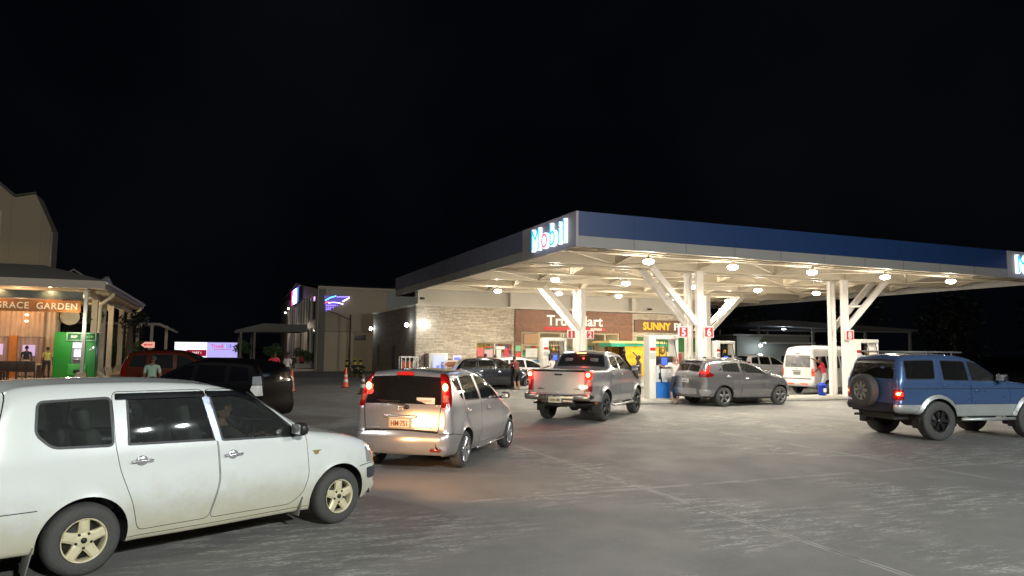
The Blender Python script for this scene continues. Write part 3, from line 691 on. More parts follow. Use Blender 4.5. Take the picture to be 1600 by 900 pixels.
sh('stone_wall', [((.02, 0, 0), (3.3, .3, 4.14)), ((3.3, 0, 2.32), (5.5, .3, 4.14)), ((3.3, 0, 0), (5.5, .3, .85)), ((5.48, 0, 0), (5.5, .3, 2.32))], STONE)
sh('stone_wall', [((12.92, 0, 2.75), (18.5, .3, 4.10)), ((18.0, 0, 0), (18.5, .3, 2.75)), ((12.92, 0, 0), (13.25, .3, 2.75))], STONE)
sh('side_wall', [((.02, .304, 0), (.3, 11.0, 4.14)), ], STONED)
sh('coping', [((-.03, -.03, 4.144), (18.6, .35, 4.24)), ((-.03, .354, 4.144), (.35, 11.1, 4.24))], UPW)
sh('upper_wall', [((.1, .4, 4.0), (18.5, .6, 5.15))], UPW)
for a in (.12, 5.3, 9.2, 13.0, 16.8, 18.2):
    sh('pilaster', [((a-.02, .05, 4.244), (a+.28, .38, 5.0))], UPW)
sh('brown_panel', [((5.52, -.08, 2.92), (12.9, .22, 4.10)), ((5.52, -.08, 0), (5.9, .22, 2.916)), ((12.05, -.08, 0), (12.9, .22, 2.916))], BROWN)
sh('roof_slab', [((.3, .6, 4.0), (18.5, 11, 4.1))], UPW); sh('back_wall', [((.3, 10.7, 0), (18.5, 11, 4.1))], UPW); sh('end_wall', [((18.2, .304, 0), (18.498, 10.7, 3.99))], UPW)
INT = mat('shop_interior_cream', (.62, .52, .36), .7, noise=.1); FLOORT = mat('shop_floor_tile', (.5, .46, .4), .3)
sh('inner_wall', [((3.0, 4.2, .02), (12.9, 4.3, 3.3)), ((12.906, .3, 0), (13.0, 10.6, 3.95))], INT); sh('inner_floor', [((.35, .31, .01), (17.0, 4.2, .14))], FLOORT); sh('inner_ceiling', [((.35, .31, 3.2), (17.0, 4.2, 3.28))], INT)
FR = mat('brown_window_frame', (.16, .07, .035), .5, noise=.1); BEI = mat('beige_frame', (.55, .46, .32), .5)
# poster window in the stone wall
mb = MB()
for lo, hi in (((3.3, .08, 2.26), (5.48, .2, 2.32)), ((3.3, .08, .85), (3.36, .2, 2.26)), ((5.42, .08, .85), (5.48, .2, 2.26)), ((4.36, .08, .85), (4.42, .2, 2.26)), ((3.36, .08, .85), (5.42, .2, .90))): mb.b2(lo, hi)
wf = mb.build('window', mat('cream_window_frame', (.6, .5, .36), .5), shop)
mb = MB(); mb.b2((3.37, .13, .91), (5.41, .14, 2.25)); mb.build('pane', CLEAR, wf)
def rects(par, lst, y, name='poster'):
    for (x0, z0, x1, z1, c) in lst:
        mb = MB(); mb.b2((x0, y, z0), (x1, y+.006, z1)); mb.build(name, mat('poster_%d_%d_%d' % tuple(int(q*99) for q in c), c, .5, noise=.15, nscale=12), par)
rects(shop, [(3.42, 1.55, 3.78, 2.02, (.62, .12, .10)), (3.82, 1.45, 4.3, 1.9, (.55, .38, .40)), (3.86, 2.02, 4.32, 2.10, (.5, .05, .08)), (4.46, 1.95, 5.0, 2.1, (.75, .72, .65)), (4.52, 1.35, 4.78, 1.92, (.68, .66, .6)), (4.95, 1.55, 5.22, 2.0, (.60, .04, .08)), (4.9, 1.25, 5.35, 1.5, (.25, .2, .2)), (3.9, 1.0, 4.3, 1.40, (.35, .3, .55)), (4.5, 1.0, 4.9, 1.3, (.5, .3, .1))], .105)
# glass front under the brown panel
mb = MB()
for x in (5.92, 6.95, 8.3, 8.45, 9.75, 9.9, 11.1, 11.98): mb.b2((x, .0, .02), (x+.07, .12, 2.9))
mb.b2((5.99, .0, 2.84), (11.98, .12, 2.90)); mb.b2((5.99, .001, 2.15), (8.3, .119, 2.21)); sf = mb.build('shopfront_frame', BEI, shop)
mb = MB(); mb.b2((5.98, .05, .05), (12.0, .06, 2.85)); mb.build('pane', CLEAR, sf)
rects(shop, [(6.05, 2.25, 6.9, 2.80, (.40, .24, .12)), (6.15, 1.5, 6.85, 2.0, (.72, .72, .66)), (6.35, .95, 6.8, 1.45, (.65, .65, .6)), (6.6, 1.0, 6.92, 1.4, (.05, .2, .5)), (5.55, 1.85, 5.85, 2.15, (.2, .5, .28)), (5.6, 1.45, 5.82, 1.75, (.65, .05, .04)), (7.15, 1.2, 7.6, 1.9, (.65, .6, .55)), (7.1, .7, 8.2, 1.1, (.5, .4, .25))], -.09, 'poster')
mb = MB()       # gondola shelves with packets, seen through the glass
cols = [(.6, .08, .05), (.7, .5, .08), (.1, .25, .5), (.15, .4, .15), (.7, .65, .6), (.5, .2, .4)]
for r, zz in enumerate((.35, .75, 1.15, 1.55, 1.95)):
    x = 3.2
    while x < 12.4:
        w_ = random.uniform(.08, .22); mb.b2((x, 3.9, zz), (x+w_, 4.1, zz+random.uniform(.18, .30)), random.randrange(6)); x += w_+.02
    mb.b2((3.1, 3.8, zz-.04), (12.6, 4.15, zz), 6)
tag(mb.build('shelf_goods', [mat('packet_%d' % i, c, .5) for i, c in enumerate(cols)]+[WH], loc=WS(0, 18), rz=TH), 'shelves of bright packets along the back wall inside the shop', 'shelving')
# slat blind panels at the top of the left glass
mb = MB()
for k in range(9): mb.b2((6.05+k*.1, .16, 2.22), (6.10+k*.1, .2, 2.82))
mb.build('slat_screen', BEI, shop)
for x in (4.4, 7.5, 9.5, 11.5, 14.3, 16.2):
    mb = MB(); mb.b2((x-.5, 1.4, 3.15), (x+.5, 1.6, 3.19)); o = mb.build('ceiling_light', mat('tube_light', (1, 1, 1), .5, emis=(1, .93, .8), es=7), shop)
    la = lamp('AREA', (x, 1.5, 3.1), 60, (1, .88, .68), .8, parent=shop, name='shop_light')
# lettering
sg_ = station('shop_sign', 'large white shop lettering over a red band on the brown plank panel', 'sign', 7.39, 17.9, 3.30)
CREAML = mat('cream_letters', (.80, .78, .70), .4, emis=(1, .95, .85), es=.25)
text('lettering', 'True Mart', .80, CREAML, sg_, FACE((0, -.0, 0)), .03, .010, fit=3.52)
mb = MB(); mb.b2((-.15, -.02, -.27), (3.66, .03, -.10)); mb.build('red_band', mat('band_red', (.55, .03, .03), .4), sg_); 
text('lettering', 'EXPRESS', .17, CREAML, sg_, FACE((2.72, -.03, -.245)), .006, .004, sx=1.15, shear=.2)
sp_ = station('shop_sign', 'brown sign board with yellow and white lettering in the pale stone surround', 'sign', 13.05, 17.9, 3.05)
mb = MB(); mb.b2((0, -.0, 0), (4.85, .09, .70)); mb.build('board', mat('sign_brown', (.17, .085, .05), .5, noise=.1), sp_)
text('lettering', 'SUNNY', .60, mat('sign_yellow', (.80, .45, .02), .4, emis=(1, .55, .04), es=.4), sp_, FACE((.55, -.02, .13)), .015, .016, fit=1.92); text('lettering', 'PIZZA', .60, CREAML, sp_, FACE((2.72, -.02, .13)), .015, .016, fit=1.9)
# green and yellow frontage under the pizza board
sh('green_front', [((13.26, .1, 1.9), (17.98, .2, 2.74)), ((13.26, .1, 0), (14.2, .2, 1.9))], mat('shopfront_green', (.06, .22, .07), .5, noise=.1))
sh('pizza_window', [((14.9, .05, .9), (15.9, .1, 1.88)), ], mat('pizza_counter_glow', (.6, .45, .25), .4, emis=(1, .7, .35), es=.5)); sh('doorway', [((14.2, .12, 0), (17.98, .2, 1.9))], mat('shopfront_cream', (.5, .42, .3), .5))
rects(shop, [(13.4, 1.95, 14.1, 2.6, (.18, .13, .10)), (14.3, 1.95, 14.6, 2.7, (.6, .15, .1)), (15.0, 1.2, 15.3, 1.5, (.7, .5, .05)), (16.0, 1.0, 16.4, 1.8, (.5, .1, .1))], .03, 'panel')
# side wall openings and wall lamps
for b, w_, z0, z1 in ((4.7, .7, .15, 2.12), (9.0, .35, .9, 2.15)):
    mb = MB(); mb.b2((-.03, b-w_/2, z0), (.02, b+w_/2, z1)); mb.build('door' if w_ > .5 else 'window', mat('dark_opening', (.012, .012, .014), .5), shop)
BUL = mat('bulkhead_lens', (.9, .95, 1), .3, emis=(.88, .96, 1), es=38)
for p, n_, lab in (((.39, 17.84, 3.17), (0, -1), 'small white bulkhead lamp high on the front stone wall of the shop'), ((-.12, 19.1, 3.17), (-1, 0), 'white bulkhead lamp at the near end of the dark side wall'), ((-.12, 28.6, 3.18), (-1, 0), 'white bulkhead lamp at the far end of the dark side wall')):
    t = station('wall_lamp', lab, 'lamp', p[0], p[1], p[2], group='bulkhead lamps on the shop walls'); mb = MB(); mb.lathe([(.001, .06), (.10, .06), (.12, .02), (.12, 0)], 16, Matrix.Rotation(pi/2 if n_[1] else 0, 4, 'X') @ (Matrix() if n_[1] else Matrix.Rotation(-pi/2, 4, 'Y'))); mb.build('housing', STEEL, t)
    mb = MB(); mb.ell((n_[0]*.07, n_[1]*.07, 0), (.11, .11, .11)); mb.build('lens', BUL, t); lamp('POINT', (n_[0]*.22, n_[1]*.22, 0), 22 if n_[0] else 10, (.86, .95, 1), .1, parent=t)
for p, lab in (((.28, 17.72, 4.5), 'small security camera on the upper wall at the stone corner'), ((14.0, 17.74, 4.36), 'small security camera above the brown board with yellow lettering')):
    t = station('security_camera', lab, 'camera', *p, group='security cameras on the shop'); mb = MB(); mb.beam((0, .28, .05), (0, 0, .05), .04, .04); mb.rbox((0, .25, .05), (.12, .04, .12), .01); mb.build('bracket', STEEL, t); mb = MB(); mb.rbox((-.05, -.05, 0), (.12, .28, .11), .03, 0, Matrix.Rotation(.5, 3, 'Z')); mb.build('housing', mat('camera_dark', (.06, .06, .065), .4), t)
# things standing along the shop wall
def gascage():
    t = station('gas_bottle_cage', 'white barred cage with orange and grey gas bottles at the corner of the shop', 'cage', -.45, 17.55, 0)
    mb = MB()
    for x in np.linspace(-.42, .42, 5): mb.beam((x, -.25, .1), (x, -.25, 1.52), .04, .04)
    for z in (.1, 1.5): mb.beam((-.44, -.25, z), (.44, -.25, z), .05, .06); mb.beam((-.44, .25, z), (.44, .25, z), .05, .06)
    for s_ in (-.42, .42): mb.beam((s_, .25, .1), (s_, .25, 1.5), .04, .04); mb.beam((s_, -.25, 1.5), (s_, .25, 1.5), .04, .04)
    mb.b2((-.44, -.25, .78), (.44, .25, .81)); mb.build('frame', WH, t)
    k = 0
    for x in (-.25, .02, .27):
        for z in (.14, .83):
            g = station('gas_bottle', ('orange gas bottle on the %s shelf of the white cage, %s' if x < .2 else 'grey gas bottle on the %s shelf of the white cage, %s') % ('lower' if z < .5 else 'upper', ('at its left', 'in its middle', 'at its right')[k//2]), 'gas bottle', -.45+x, 17.55, z, group='gas bottles in the cage'); k += 1
            mb = MB(); mb.lathe([(.001, 0), (.11, 0), (.125, .04), (.125, .36), (.09, .44), (.04, .47), (.001, .48)], 16); mb.build('cylinder', mat('gas_orange', (.6, .13, .03), .4) if x < .2 else mat('gas_grey', (.4, .4, .4), .4), g); mb = MB(); mb.lathe([(.06, .44), (.065, .53), (.055, .53), (.05, .44)], 12); mb.cyl((0, 0, .46), (0, 0, .52), .02, 8); mb.build('collar', STEEL, g)
gascage()
t = station('ice_freezer', 'white ice freezer with a lit blue picture of bottles on its door', 'freezer', 1.0, 17.5, 0)
mb = MB(); mb.rbox((0, 0, .86), (1.0, .7, 1.70), .03); mb.build('cabinet', WHITEP, t)
mb = MB(); mb.rbox((.06, -.36, .98), (.68, .03, 1.15), .01, 0); d_ = mb.build('door', mat('freezer_picture', (.30, .36, .75), .3, emis=(.45, .50, 1), es=.7), t)
mb = MB(); mb.rbox((-.04, -.38, .95), (.14, .008, .28), .01); mb.rbox((.20, -.38, 1.05), (.15, .008, .46), .01); mb.build('picture_bottles', mat('picture_blue', (.10, .14, .5), .4, emis=(.2, .25, .8), es=.5), d_)
mb = MB(); mb.tube([(-.36, -.38, .6), (-.36, -.42, .7), (-.36, -.42, 1.2), (-.36, -.38, 1.3)], .015, 6); mb.build('handle', STEEL, t)
t = station('vending_cabinet', 'brown and white cabinet right of the ice freezer against the stone wall', 'cabinet', 1.95, 17.5, 0)
mb = MB(); mb.rbox((0, 0, .72), (.62, .6, 1.42), .03); mb.build('body', mat('brown_cabinet', (.30, .20, .14), .5, noise=.2), t); mb = MB(); mb.rbox((.05, -.32, 1.32), (.46, .03, .58), .01); mb.build('header', mat('cab_header', (.55, .52, .6), .4, emis=(.6, .6, 1), es=.35), t); mb = MB(); mb.rbox((.05, -.35, 1.42), (.34, .008, .16), .004); mb.build('label_panel', mat('picture_blue', (0,)*3), t)
t = station('arrow_sign', 'free standing arrow shaped board with a brown face pointing left by the shop wall', 'sign', 1.75, 16.9, 0)
mb = MB(); P = [(-.62, 1.15), (-.40, 1.36), (.52, 1.36), (.58, 1.15), (.52, .94), (-.40, .94)]; mb.prism(P, 'y', -.03, .03); mb.build('board', mat('cream_board', (.68, .58, .45), .5), t)
mb = MB(); mb.prism([(x*.84, 1.15+(z-1.15)*.62) for x, z in P], 'y', -.04, -.032); mb.build('face', mat('brown_face', (.30, .12, .06), .5, noise=.2), t); mb = MB(); mb.box((-.25, 0, .47), (.05, .05, .94)); mb.box((.3, 0, .47), (.05, .05, .94)); mb.box((0, 0, .03), (.9, .5, .05)); mb.build('stand', BLACKP, t)
t = station('waste_bin', 'slim black post bin beside the arrow board', 'bin', 2.75, 17.2, 0); mb = MB(); mb.cyl((0, 0, 0), (0, 0, .05), .2, 14); mb.cyl((0, 0, .05), (0, 0, 1.2), .035, 10); mb.build('post', BLACKP, t); mb = MB(); mb.lathe([(.001, 1.2), (.10, 1.2), (.12, 1.32), (.10, 1.46), (.001, 1.5)], 14); mb.build('bin_head', BLACKP, t)
t = station('trolley_rack', 'dark metal rack of firewood sacks between the gas cage and the ice freezer', 'rack', .24, 17.5, 0)
mb = MB(); mb.beam((-.2, -.2, 0), (-.2, .2, 1.25), .04, .04); mb.beam((.2, -.2, 0), (.2, -.2, 1.7), .04, .04); mb.beam((.2, .2, 0), (.2, .2, 1.75), .04, .04); mb.tube([(-.2, -.2, 1.2), (.0, -.2, 1.6), (.2, -.2, 1.7)], .02, 6); mb.build('frame', mat('rack_maroon', (.12, .04, .04), .5), t); mb = MB()
for z in (.2, .55, .9): mb.rbox((0, 0, z), (.36, .36, .28), .08)
mb.build('sacks', mat('sack_brown', (.22, .17, .1), .9, noise=.3), t)
# yellow tarpaulin stall
t = station('market_stall', 'yellow tarpaulin stall with a green top stripe standing behind the pickup', 'stall', 11.5, 16.0, 0)
YT = mat('yellow_tarpaulin', (.72, .42, .02), .55, noise=.12, nscale=2, bump=.5, bscale=5); GT = mat('green_tarpaulin', (.03, .30, .18), .55, noise=.15)
mb = MB(); nx, nz_ = 22, 14; V = []
for j in range(nz_+1):
    for i in range(nx+1): V.append((-.3+i*2.7/nx, -.02+.03*sin(i*1.1+j*.6)+.02*sin(j*1.7), .55+j*1.62/nz_))
mb.add(V, [(j*(nx+1)+i, j*(nx+1)+i+1, (j+1)*(nx+1)+i+1, (j+1)*(nx+1)+i) for j in range(nz_) for i in range(nx)], 0, True); mb.b2((-.3, .0, .55), (2.4, 2.0, .60)); mb.b2((-.3, 2.0, .5), (2.4, 2.03, 2.2)); mb.b2((2.38, 0, .5), (2.41, 2, 2.2)); mb.build('side_sheet', YT, t, normals=False)
mb = MB(); mb.b2((-.32, -.06, 2.18), (2.42, -.0, 2.34)); mb.b2((-1.2, -.10, 2.15), (-.32, 1.2, 2.34)); mb.build('stripe', GT, t)
mb = MB(); mb.prism([(-.1, 2.34), (2.1, 2.34), (1.9, 2.46), (.1, 2.46)], 'x', -1.2, 2.42); mb.build('roof_sheet', mat('pale_yellow_sheet', (.70, .55, .20), .5, noise=.1), t)
mb = MB()
for x in (-1.15, -.3, 2.35):
    for y in (.0, 1.9): mb.b2((x-.03, y, 0), (x+.03, y+.06, 2.2))
mb.b2((-1.15, .3, .9), (-.3, 1.8, .95)); mb.build('frame', mat('stall_frame_dark', (.08, .06, .05), .6), t); mb = MB(); mb.b2((-.2, .2, .0), (2.3, 1.9, .55)); mb.build('counter', WHITEP, t)
# bucket
t = station('bucket', 'blue bucket with a white label on the island beside the minibus', 'bucket', 14.1, 5.0, .16)
mb = MB(); mb.lathe([(.001, 0), (.15, 0), (.19, .42), (.20, .42), (.205, .45), (.19, .45), (.12, .46), (.10, .52), (.001, .52)], 20); mb.build('body', mat('bucket_blue', (.01, .06, .60), .35, emis=(.0, .05, .6), es=.0), t); mb = MB(); mb.rbox((-.03, -.19, .22), (.16, .02, .16), .008); mb.build('label_sticker', WHITEP, t); mb = MB(); mb.tube([(-.19, 0, .42), (-.1, -.06, .3), (.1, -.08, .3), (.19, 0, .42)], .008, 6); mb.build('handle', STEEL, t)

# ------------------------------------------------------------ the vehicles
def seam(pts, w=.008, y=None):   # thin polygon along a polyline
    P = [np.array(p, float) for p in pts]; L_, R2 = [], []
    for i, p in enumerate(P):
        t = P[min(i+1, len(P)-1)]-P[max(i-1, 0)]; t = t/np.linalg.norm(t); n = np.array([-t[1], t[0]])*w/2
        L_.append(tuple(p+n)); R2.append(tuple(p-n))
    return L_+R2[::-1]
def ring(cx, cz, R0, R1, a0, a1, n=20): return circ(cx, cz, R1, n, a0, a1)+[(cx+R1*cos(a1), cz+R1*sin(a1))]+[(cx+R0*cos(a1), cz+R0*sin(a1))]+circ(cx, cz, R0, n, a1, a0)[1:]+[(cx+R0*cos(a0), cz+R0*sin(a0))]
def plate(root, rows, p, ang, wd=.36, ht=.16, m=None, tm=None, tilt=0., x_face=-1, border=True, ts=.115):
    """number plate facing the car's rear (x_face=-1)"""
    m = m or mat('plate_cream', (.62, .56, .42), .4, noise=.05); tm = tm or mat('plate_letters', (.25, .06, .03), .5)
    mb = MB(); mb.rbox(p, (.012, wd, ht), .004, 0)
    if border:
        for s_ in (-1, 1): mb.box((p[0]-.008, p[1], p[2]+s_*(ht/2-.012)), (.006, wd-.02, .006), 1); mb.box((p[0]-.008, p[1]+s_*(wd/2-.012), p[2]), (.006, .006, ht-.03), 1)
    o = mb.build('number_plate', [m, tm], root)
    n = len(rows); M = Matrix.Translation((p[0]-.011, p[1], p[2]-ts*.36)) @ Matrix.Rotation(-pi/2, 4, 'Z') @ Matrix.Rotation(pi/2, 4, 'X')
    text('plate_lettering', rows, ts, tm, o, M, .003, .002, sx=.80, align='CENTER'); return o

# --- white station wagon, nearest
PWHITE = mat('white_car_paint', (.66, .685, .67), .28, 0, coat=1, noise=.02, nscale=3, dirt=((.40, .36, .22), .20, .84, .78))
wag = thing('station_wagon', 'white station wagon with cream star rims and dirty sills, nearest the camera', 'car', (-4.211, 6.769, 0), radians(48.86))
CREAM = mat('cream_rim_paint', (.58, .52, .34), .4, .1, coat=.3, noise=.2, nscale=14, dirt=None)
sp = dict(g=.04, paint=PWHITE, w0=.845, zb=.98, tum=.2, tf=(2.5, .73, .13), tr=(-.35, .5, .05), hm=CHROME, glass=GLASS,
  outline=[(-.78, .24), (-.84, .30), (-.85, .50), (-.80, .58), (-.80, .95), (-.74, 1.25), (-.66, 1.48), (-.56, 1.575), (-.3, 1.60), (.1, 1.605), (.6, 1.60), (1.1, 1.57), (1.42, 1.50), (1.75, 1.325), (2.12, 1.075), (2.22, 1.03), (2.5, .995), (2.8, .935), (3.0, .86), (3.1, .78), (3.15, .66), (3.20, .60), (3.22, .50), (3.21, .36), (3.17, .25), (3.05, .20), (2.0, .20), (1.0, .20), (0, .22), (-.5, .25)],
  radii=[(0, 1.6, .11), (1.3, 1.53, .1), (1.9, 1.22, .07), (2.5, 1., .11), (3.0, .86, .12), (3.2, .5, .17), (3.15, .25, .08), (-.8, .8, .12), (-.7, 1.4, .11), (-.85, .4, .12), (-.5, .25, .03), (1, .2, .025), (2, .2, .025), (0, .22, .025), (2.9, .2, .03)],
  bulge=[(0, 1.6, .03), (1.2, 1.56, .03), (1.7, 1.3, .05), (2.3, 1.03, .03), (2.8, .93, .03), (3.2, .5, .05), (-.8, .8, .03)],
  arches=[(0.0, .305, .357), (2.56, .305, .357)], flare=.022, dash=1.95,
  side=[('window_visor', [(.23, 1.512), (1.035, 1.507), (1.045, 1.455), (.23, 1.46)], mat('smoked_visor', (.012, .012, .014), .15, coat=1), None, -.022),
        ('window_visor', [(1.055, 1.507), (1.37, 1.497), (1.60, 1.418), (1.57, 1.375), (1.36, 1.45), (1.07, 1.455)], mat('smoked_visor', (.0,)*3), None, -.022),
        ('pillar_trim', [(1.015, 1.455), (1.085, 1.455), (1.185, 1.03), (1.125, 1.03)], mat('grey_vinyl_trim', (.30, .34, .42), .3, .4, coat=.5, noise=.3, nscale=20), None, -.003),
        ('turn_signal', [(3.055, .785), (3.3, .785), (3.3, .645), (3.075, .635)], AMBER, None, -.002), ('headlight', [(2.93, .80), (3.3, .81), (3.3, .63), (2.96, .625)], HEADL, None, .003),
        ('tail_light', rp([(-.95, .70), (-.70, .72), (-.68, .95), (-.95, .95)], .03), REDL, None, 0),
        ('body', seam([(2.84, .60), (3.0, .612), (3.3, .62)], .009), 1, None, .004), ('bumper_moulding', rp([(2.955, .565), (3.4, .575), (3.4, .435), (2.99, .44)], .03), mat('grey_bumper_rubber', (.045, .052, .062), .5, noise=.1), None, -.012),
        ('side_marker', [(2.20, .835), (2.32, .835), (2.285, .82), (2.27, .79), (2.235, .79), (2.22, .82)], mat('yellow_badge', (.35, .27, .06), .3, .3, coat=.5), None, -.005),
        ('body', seam([(-.58, 1.56), (-.66, 1.2), (-.68, .96)], .009), 1, None, .004), ('body', seam([(-.36, .6), (-.9, .6)], .008), 1, None, .004),
        ('body', seam([(.36, .255), (1.1, .245), (2.2, .25)], .006), 1, None, .003)],
  doors=[dict(poly=[(1.045, 1.525), (1.15, 1.0), (1.18, .66), (1.10, .30), (1.98, .295), (2.12, .40), (2.17, .60), (2.13, 1.0), (1.62, 1.445), (1.40, 1.515)], win=[(1.075, 1.50), (1.185, 1.02), (2.10, .995), (1.60, 1.415), (1.38, 1.492)], handle=(1.30, .885), wr=.03),
         dict(poly=[(.20, 1.53), (1.04, 1.525), (1.145, 1.0), (1.175, .66), (1.095, .30), (.44, .30), (.37, .56), (.26, .85), (.22, 1.05)], win=[(.32, 1.505), (1.03, 1.50), (1.135, 1.03), (.32, 1.055)], handle=(.44, .915), wr=.02)],
  qwin=[[(-.38, 1.475), (.205, 1.49), (.215, 1.055), (-.27, 1.075), (-.40, 1.20)]],
  strip=[('windscreen', sym((1.45, 1.49), (2.1, 1.09), .55, .66), GLASS, None, .004), ('rear_window', sym((-.79, 1.0), (-.66, 1.46), .62, .55), GLASSD, None, .004),
         ('headlight', quad_strip((3.05, .82), (3.15, .66), .38, .8, .42, .8), HEADL, None, .0), ('headlight', quad_strip((3.05, .82), (3.15, .66), -.8, -.38, -.8, -.42), HEADL, None, 0),
         ('grille', sym((3.1, .78), (3.15, .66), .34, .34), BLACKP, None, .01), ('body', sym((2.22, 1.035), (2.16, 1.05), .6, .6), 2, None, 0),
         ('bumper_moulding', quad_strip((3.22, .55), (3.22, .45), -.9, -.45, -.9, -.45), mat('grey_bumper_rubber', (0,)*3), None, -.012)])
C = Car(wag, sp); C.side(); C.strip(); C.finish(); C.cabin([(1.35, -.36, .55), (1.35, .36, .55), (.45, -.36, .55), (.45, .36, .55)], 1.5)
C.mirror(1.98, 1.06, BLACKP, (.11, .19, .13))
mb = MB(); mb.tube([(2.2, -.66, 1.05), (1.55, -.59, 1.47)], .008, 6); mb.build('wiper', BLACKP, wag)
for sg in (-1, 1):
    for x in (2.09, -.39):
        mb = MB(); mb.rbox((x, sg*.74, .26 if x > 0 else .2), (.012, .17, .20 if x > 0 else .22), .005, 0, Matrix.Rotation(radians(12 if x < 0 else 14), 3, 'Y')); mb.build('mud_flap', mat('mud_flap_grey', (.16, .155, .14), .7, noise=.3), wag)
wm = wheel_meshes(.302, .175, .182, 'star', CREAM, 5); add_wheels(wag, wm, 2.56, .755, .302, radians(3))
for sg in (-1, 1):
    lamp('SPOT', (3.24, sg*.52, .72), 200, (1., .50, .19), .05, (8.5, sg*.52-.1, .80), radians(95), .9, wag, 'headlight_beam')

# --- silver hatchback
PSILV = mat('silver_car_paint', (.46, .46, .47), .30, .65, coat=.9, noise=.05, nscale=4, dirt=((.30, .27, .22), .15, .45, .5))
hat = thing('hatchback', 'silver hatchback with lit tall tail lamps and a white sticker in its rear window', 'car', (-1.548, 12.242, 0), radians(74.15))
sp = dict(g=.045, paint=PSILV, w0=.85, zb=1.0, tum=.16, tum2=.25, tf=(2.3, 1.0, .16), tr=(-.2, .55, .05), glass=GLASS, glassq=GLASSD, dash=1.75,
  outline=[(-.62, .24), (-.70, .28), (-.75, .40), (-.77, .54), (-.72, .62), (-.685, .66), (-.68, .95), (-.65, 1.07), (-.58, 1.30), (-.53, 1.48), (-.50, 1.535), (-.40, 1.56), (-.1, 1.578), (.4, 1.58), (.9, 1.545), (1.3, 1.44), (1.7, 1.25), (2.05, 1.05), (2.3, .97), (2.7, .87), (3.0, .75), (3.2, .60), (3.3, .46), (3.3, .3), (3.2, .22), (3.0, .2), (1.5, .21), (0, .23)],
  radii=[(0, 1.58, .12), (1.2, 1.46, .1), (1.8, 1.2, .08), (2.5, .92, .13), (3.2, .6, .2), (3.3, .35, .18), (-.77, .5, .17), (-.68, .8, .12), (-.55, 1.4, .10), (-.45, 1.55, .09), (1.5, .21, .03), (0, .23, .03), (-.62, .24, .08)],
  bulge=[(0, 1.58, .035), (1.2, 1.5, .04), (1.7, 1.25, .06), (2.6, .9, .04), (3.3, .4, .08), (-.77, .45, .07), (-.68, .8, .05), (-.6, 1.3, .05)],
  arches=[(0, .30, .36), (2.6, .30, .36)], flare=.03,
  side=[('tail_lamp_lit', rp([(-.9, 1.42), (-.525, 1.42), (-.545, 1.26), (-.9, 1.26)], .02), mat('soft_red_lit', (.5, .02, .02), .2, emis=(1, .03, .02), es=.45), None, -.004), ('reversing_lamp', rp([(-.9, 1.2), (-.57, 1.2), (-.60, 1.10), (-.9, 1.10)], .02), mat('smoky_pink_lens', (.26, .10, .08), .2, coat=1), None, -.003),
        ('tail_light', rp([(-.9, 1.52), (-.40, 1.54), (-.45, 1.35), (-.52, 1.14), (-.585, 1.01), (-.9, 1.01)], .04), REDL, None, -.002),
        ('body', seam([(-.25, .56), (-.5, .60), (-.9, .62)], .01), 1, None, .004)],
  doors=[dict(poly=[(.69, 1.53), (.85, 1.02), (.86, .6), (.82, .30), (1.96, .29), (2.08, .40), (2.16, .66), (2.08, 1.0), (1.50, 1.34), (1.15, 1.48)], win=[(.71, 1.50), (.86, 1.06), (1.95, 1.01), (1.47, 1.315), (1.12, 1.45)], handle=(1.22, .885), wr=.05),
         dict(poly=[(-.06, 1.52), (.67, 1.53), (.83, 1.02), (.84, .6), (.80, .30), (.46, .30), (.38, .52), (.2, .72), (-.02, .95)], win=[(-.03, 1.485), (.33, 1.51), (.62, 1.50), (.79, 1.06), (.03, 1.09)], handle=(.12, .92), wr=.04)],
  qwin=[[(-.38, 1.44), (-.08, 1.475), (-.03, 1.12), (-.12, 1.12)]],
  strip=[('high_brake_light', sym((-.515, 1.49), (-.50, 1.545), .15, .13), mat('dim_brake_lens', (.4, .015, .01), .2, coat=1, emis=(1, .04, .02), es=.35), None, -.012),
         ('tail_lamp_lit', quad_strip((-.60, 1.26), (-.55, 1.42), -.9, -.68, -.9, -.655), mat('soft_red_lit', (0,)*3), None, -.004), ('tail_lamp_lit', quad_strip((-.60, 1.26), (-.55, 1.42), .68, .9, .655, .9), mat('soft_red_lit', (0,)*3), None, -.004),
         ('tail_light', quad_strip((-.66, 1.01), (-.52, 1.50), -.9, -.67, -.9, -.63), REDL, None, -.002), ('tail_light', quad_strip((-.66, 1.01), (-.52, 1.50), .67, .9, .63, .9), REDL, None, -.002),
         ('window', sym((-.655, 1.065), (-.53, 1.48), .655, .60), GLASSD, 'tailgate', .004),
         ('body', sym((-.665, 1.055), (-.52, 1.495), .665, .62), 2, None, .0),
         ('tailgate', sym((-.70, .635), (-.663, 1.055), .62, .655), PSILV, None, 0), ('body', sym((-.71, .622), (-.66, 1.056), .633, .668), 1, None, .006)])
C = Car(hat, sp); C.side(); C.strip(); C.finish(); C.cabin([(1.3, -.36, .6), (1.3, .36, .6), (.4, -.36, .6), (.4, .36, .6)], 1.5)
C.mirror(1.98, 1.04, BLACKP, (.10, .17, .12))
tg = C.doors.get('tailgate', hat)
mb = MB(); mb.rbox((-.742, 0, .865), (.03, .56, .05), .015); mb.build('plate_garnish', PSILV, tg)
plate(hat, 'HM·751', (-.757, 0, .765), 0, .38, .17)
mb = MB(); T = Matrix.Translation((-.735, 0, .985)) @ Matrix.Rotation(-pi/2, 4, 'Y'); mb.lathe([(.030, -.006), (.045, -.006), (.045, .008), (.030, .008), (.030, -.006)], 20, T); mb.box((-.742, 0, .985), (.012, .12, .018)); mb.build('emblem', CHROME, tg)
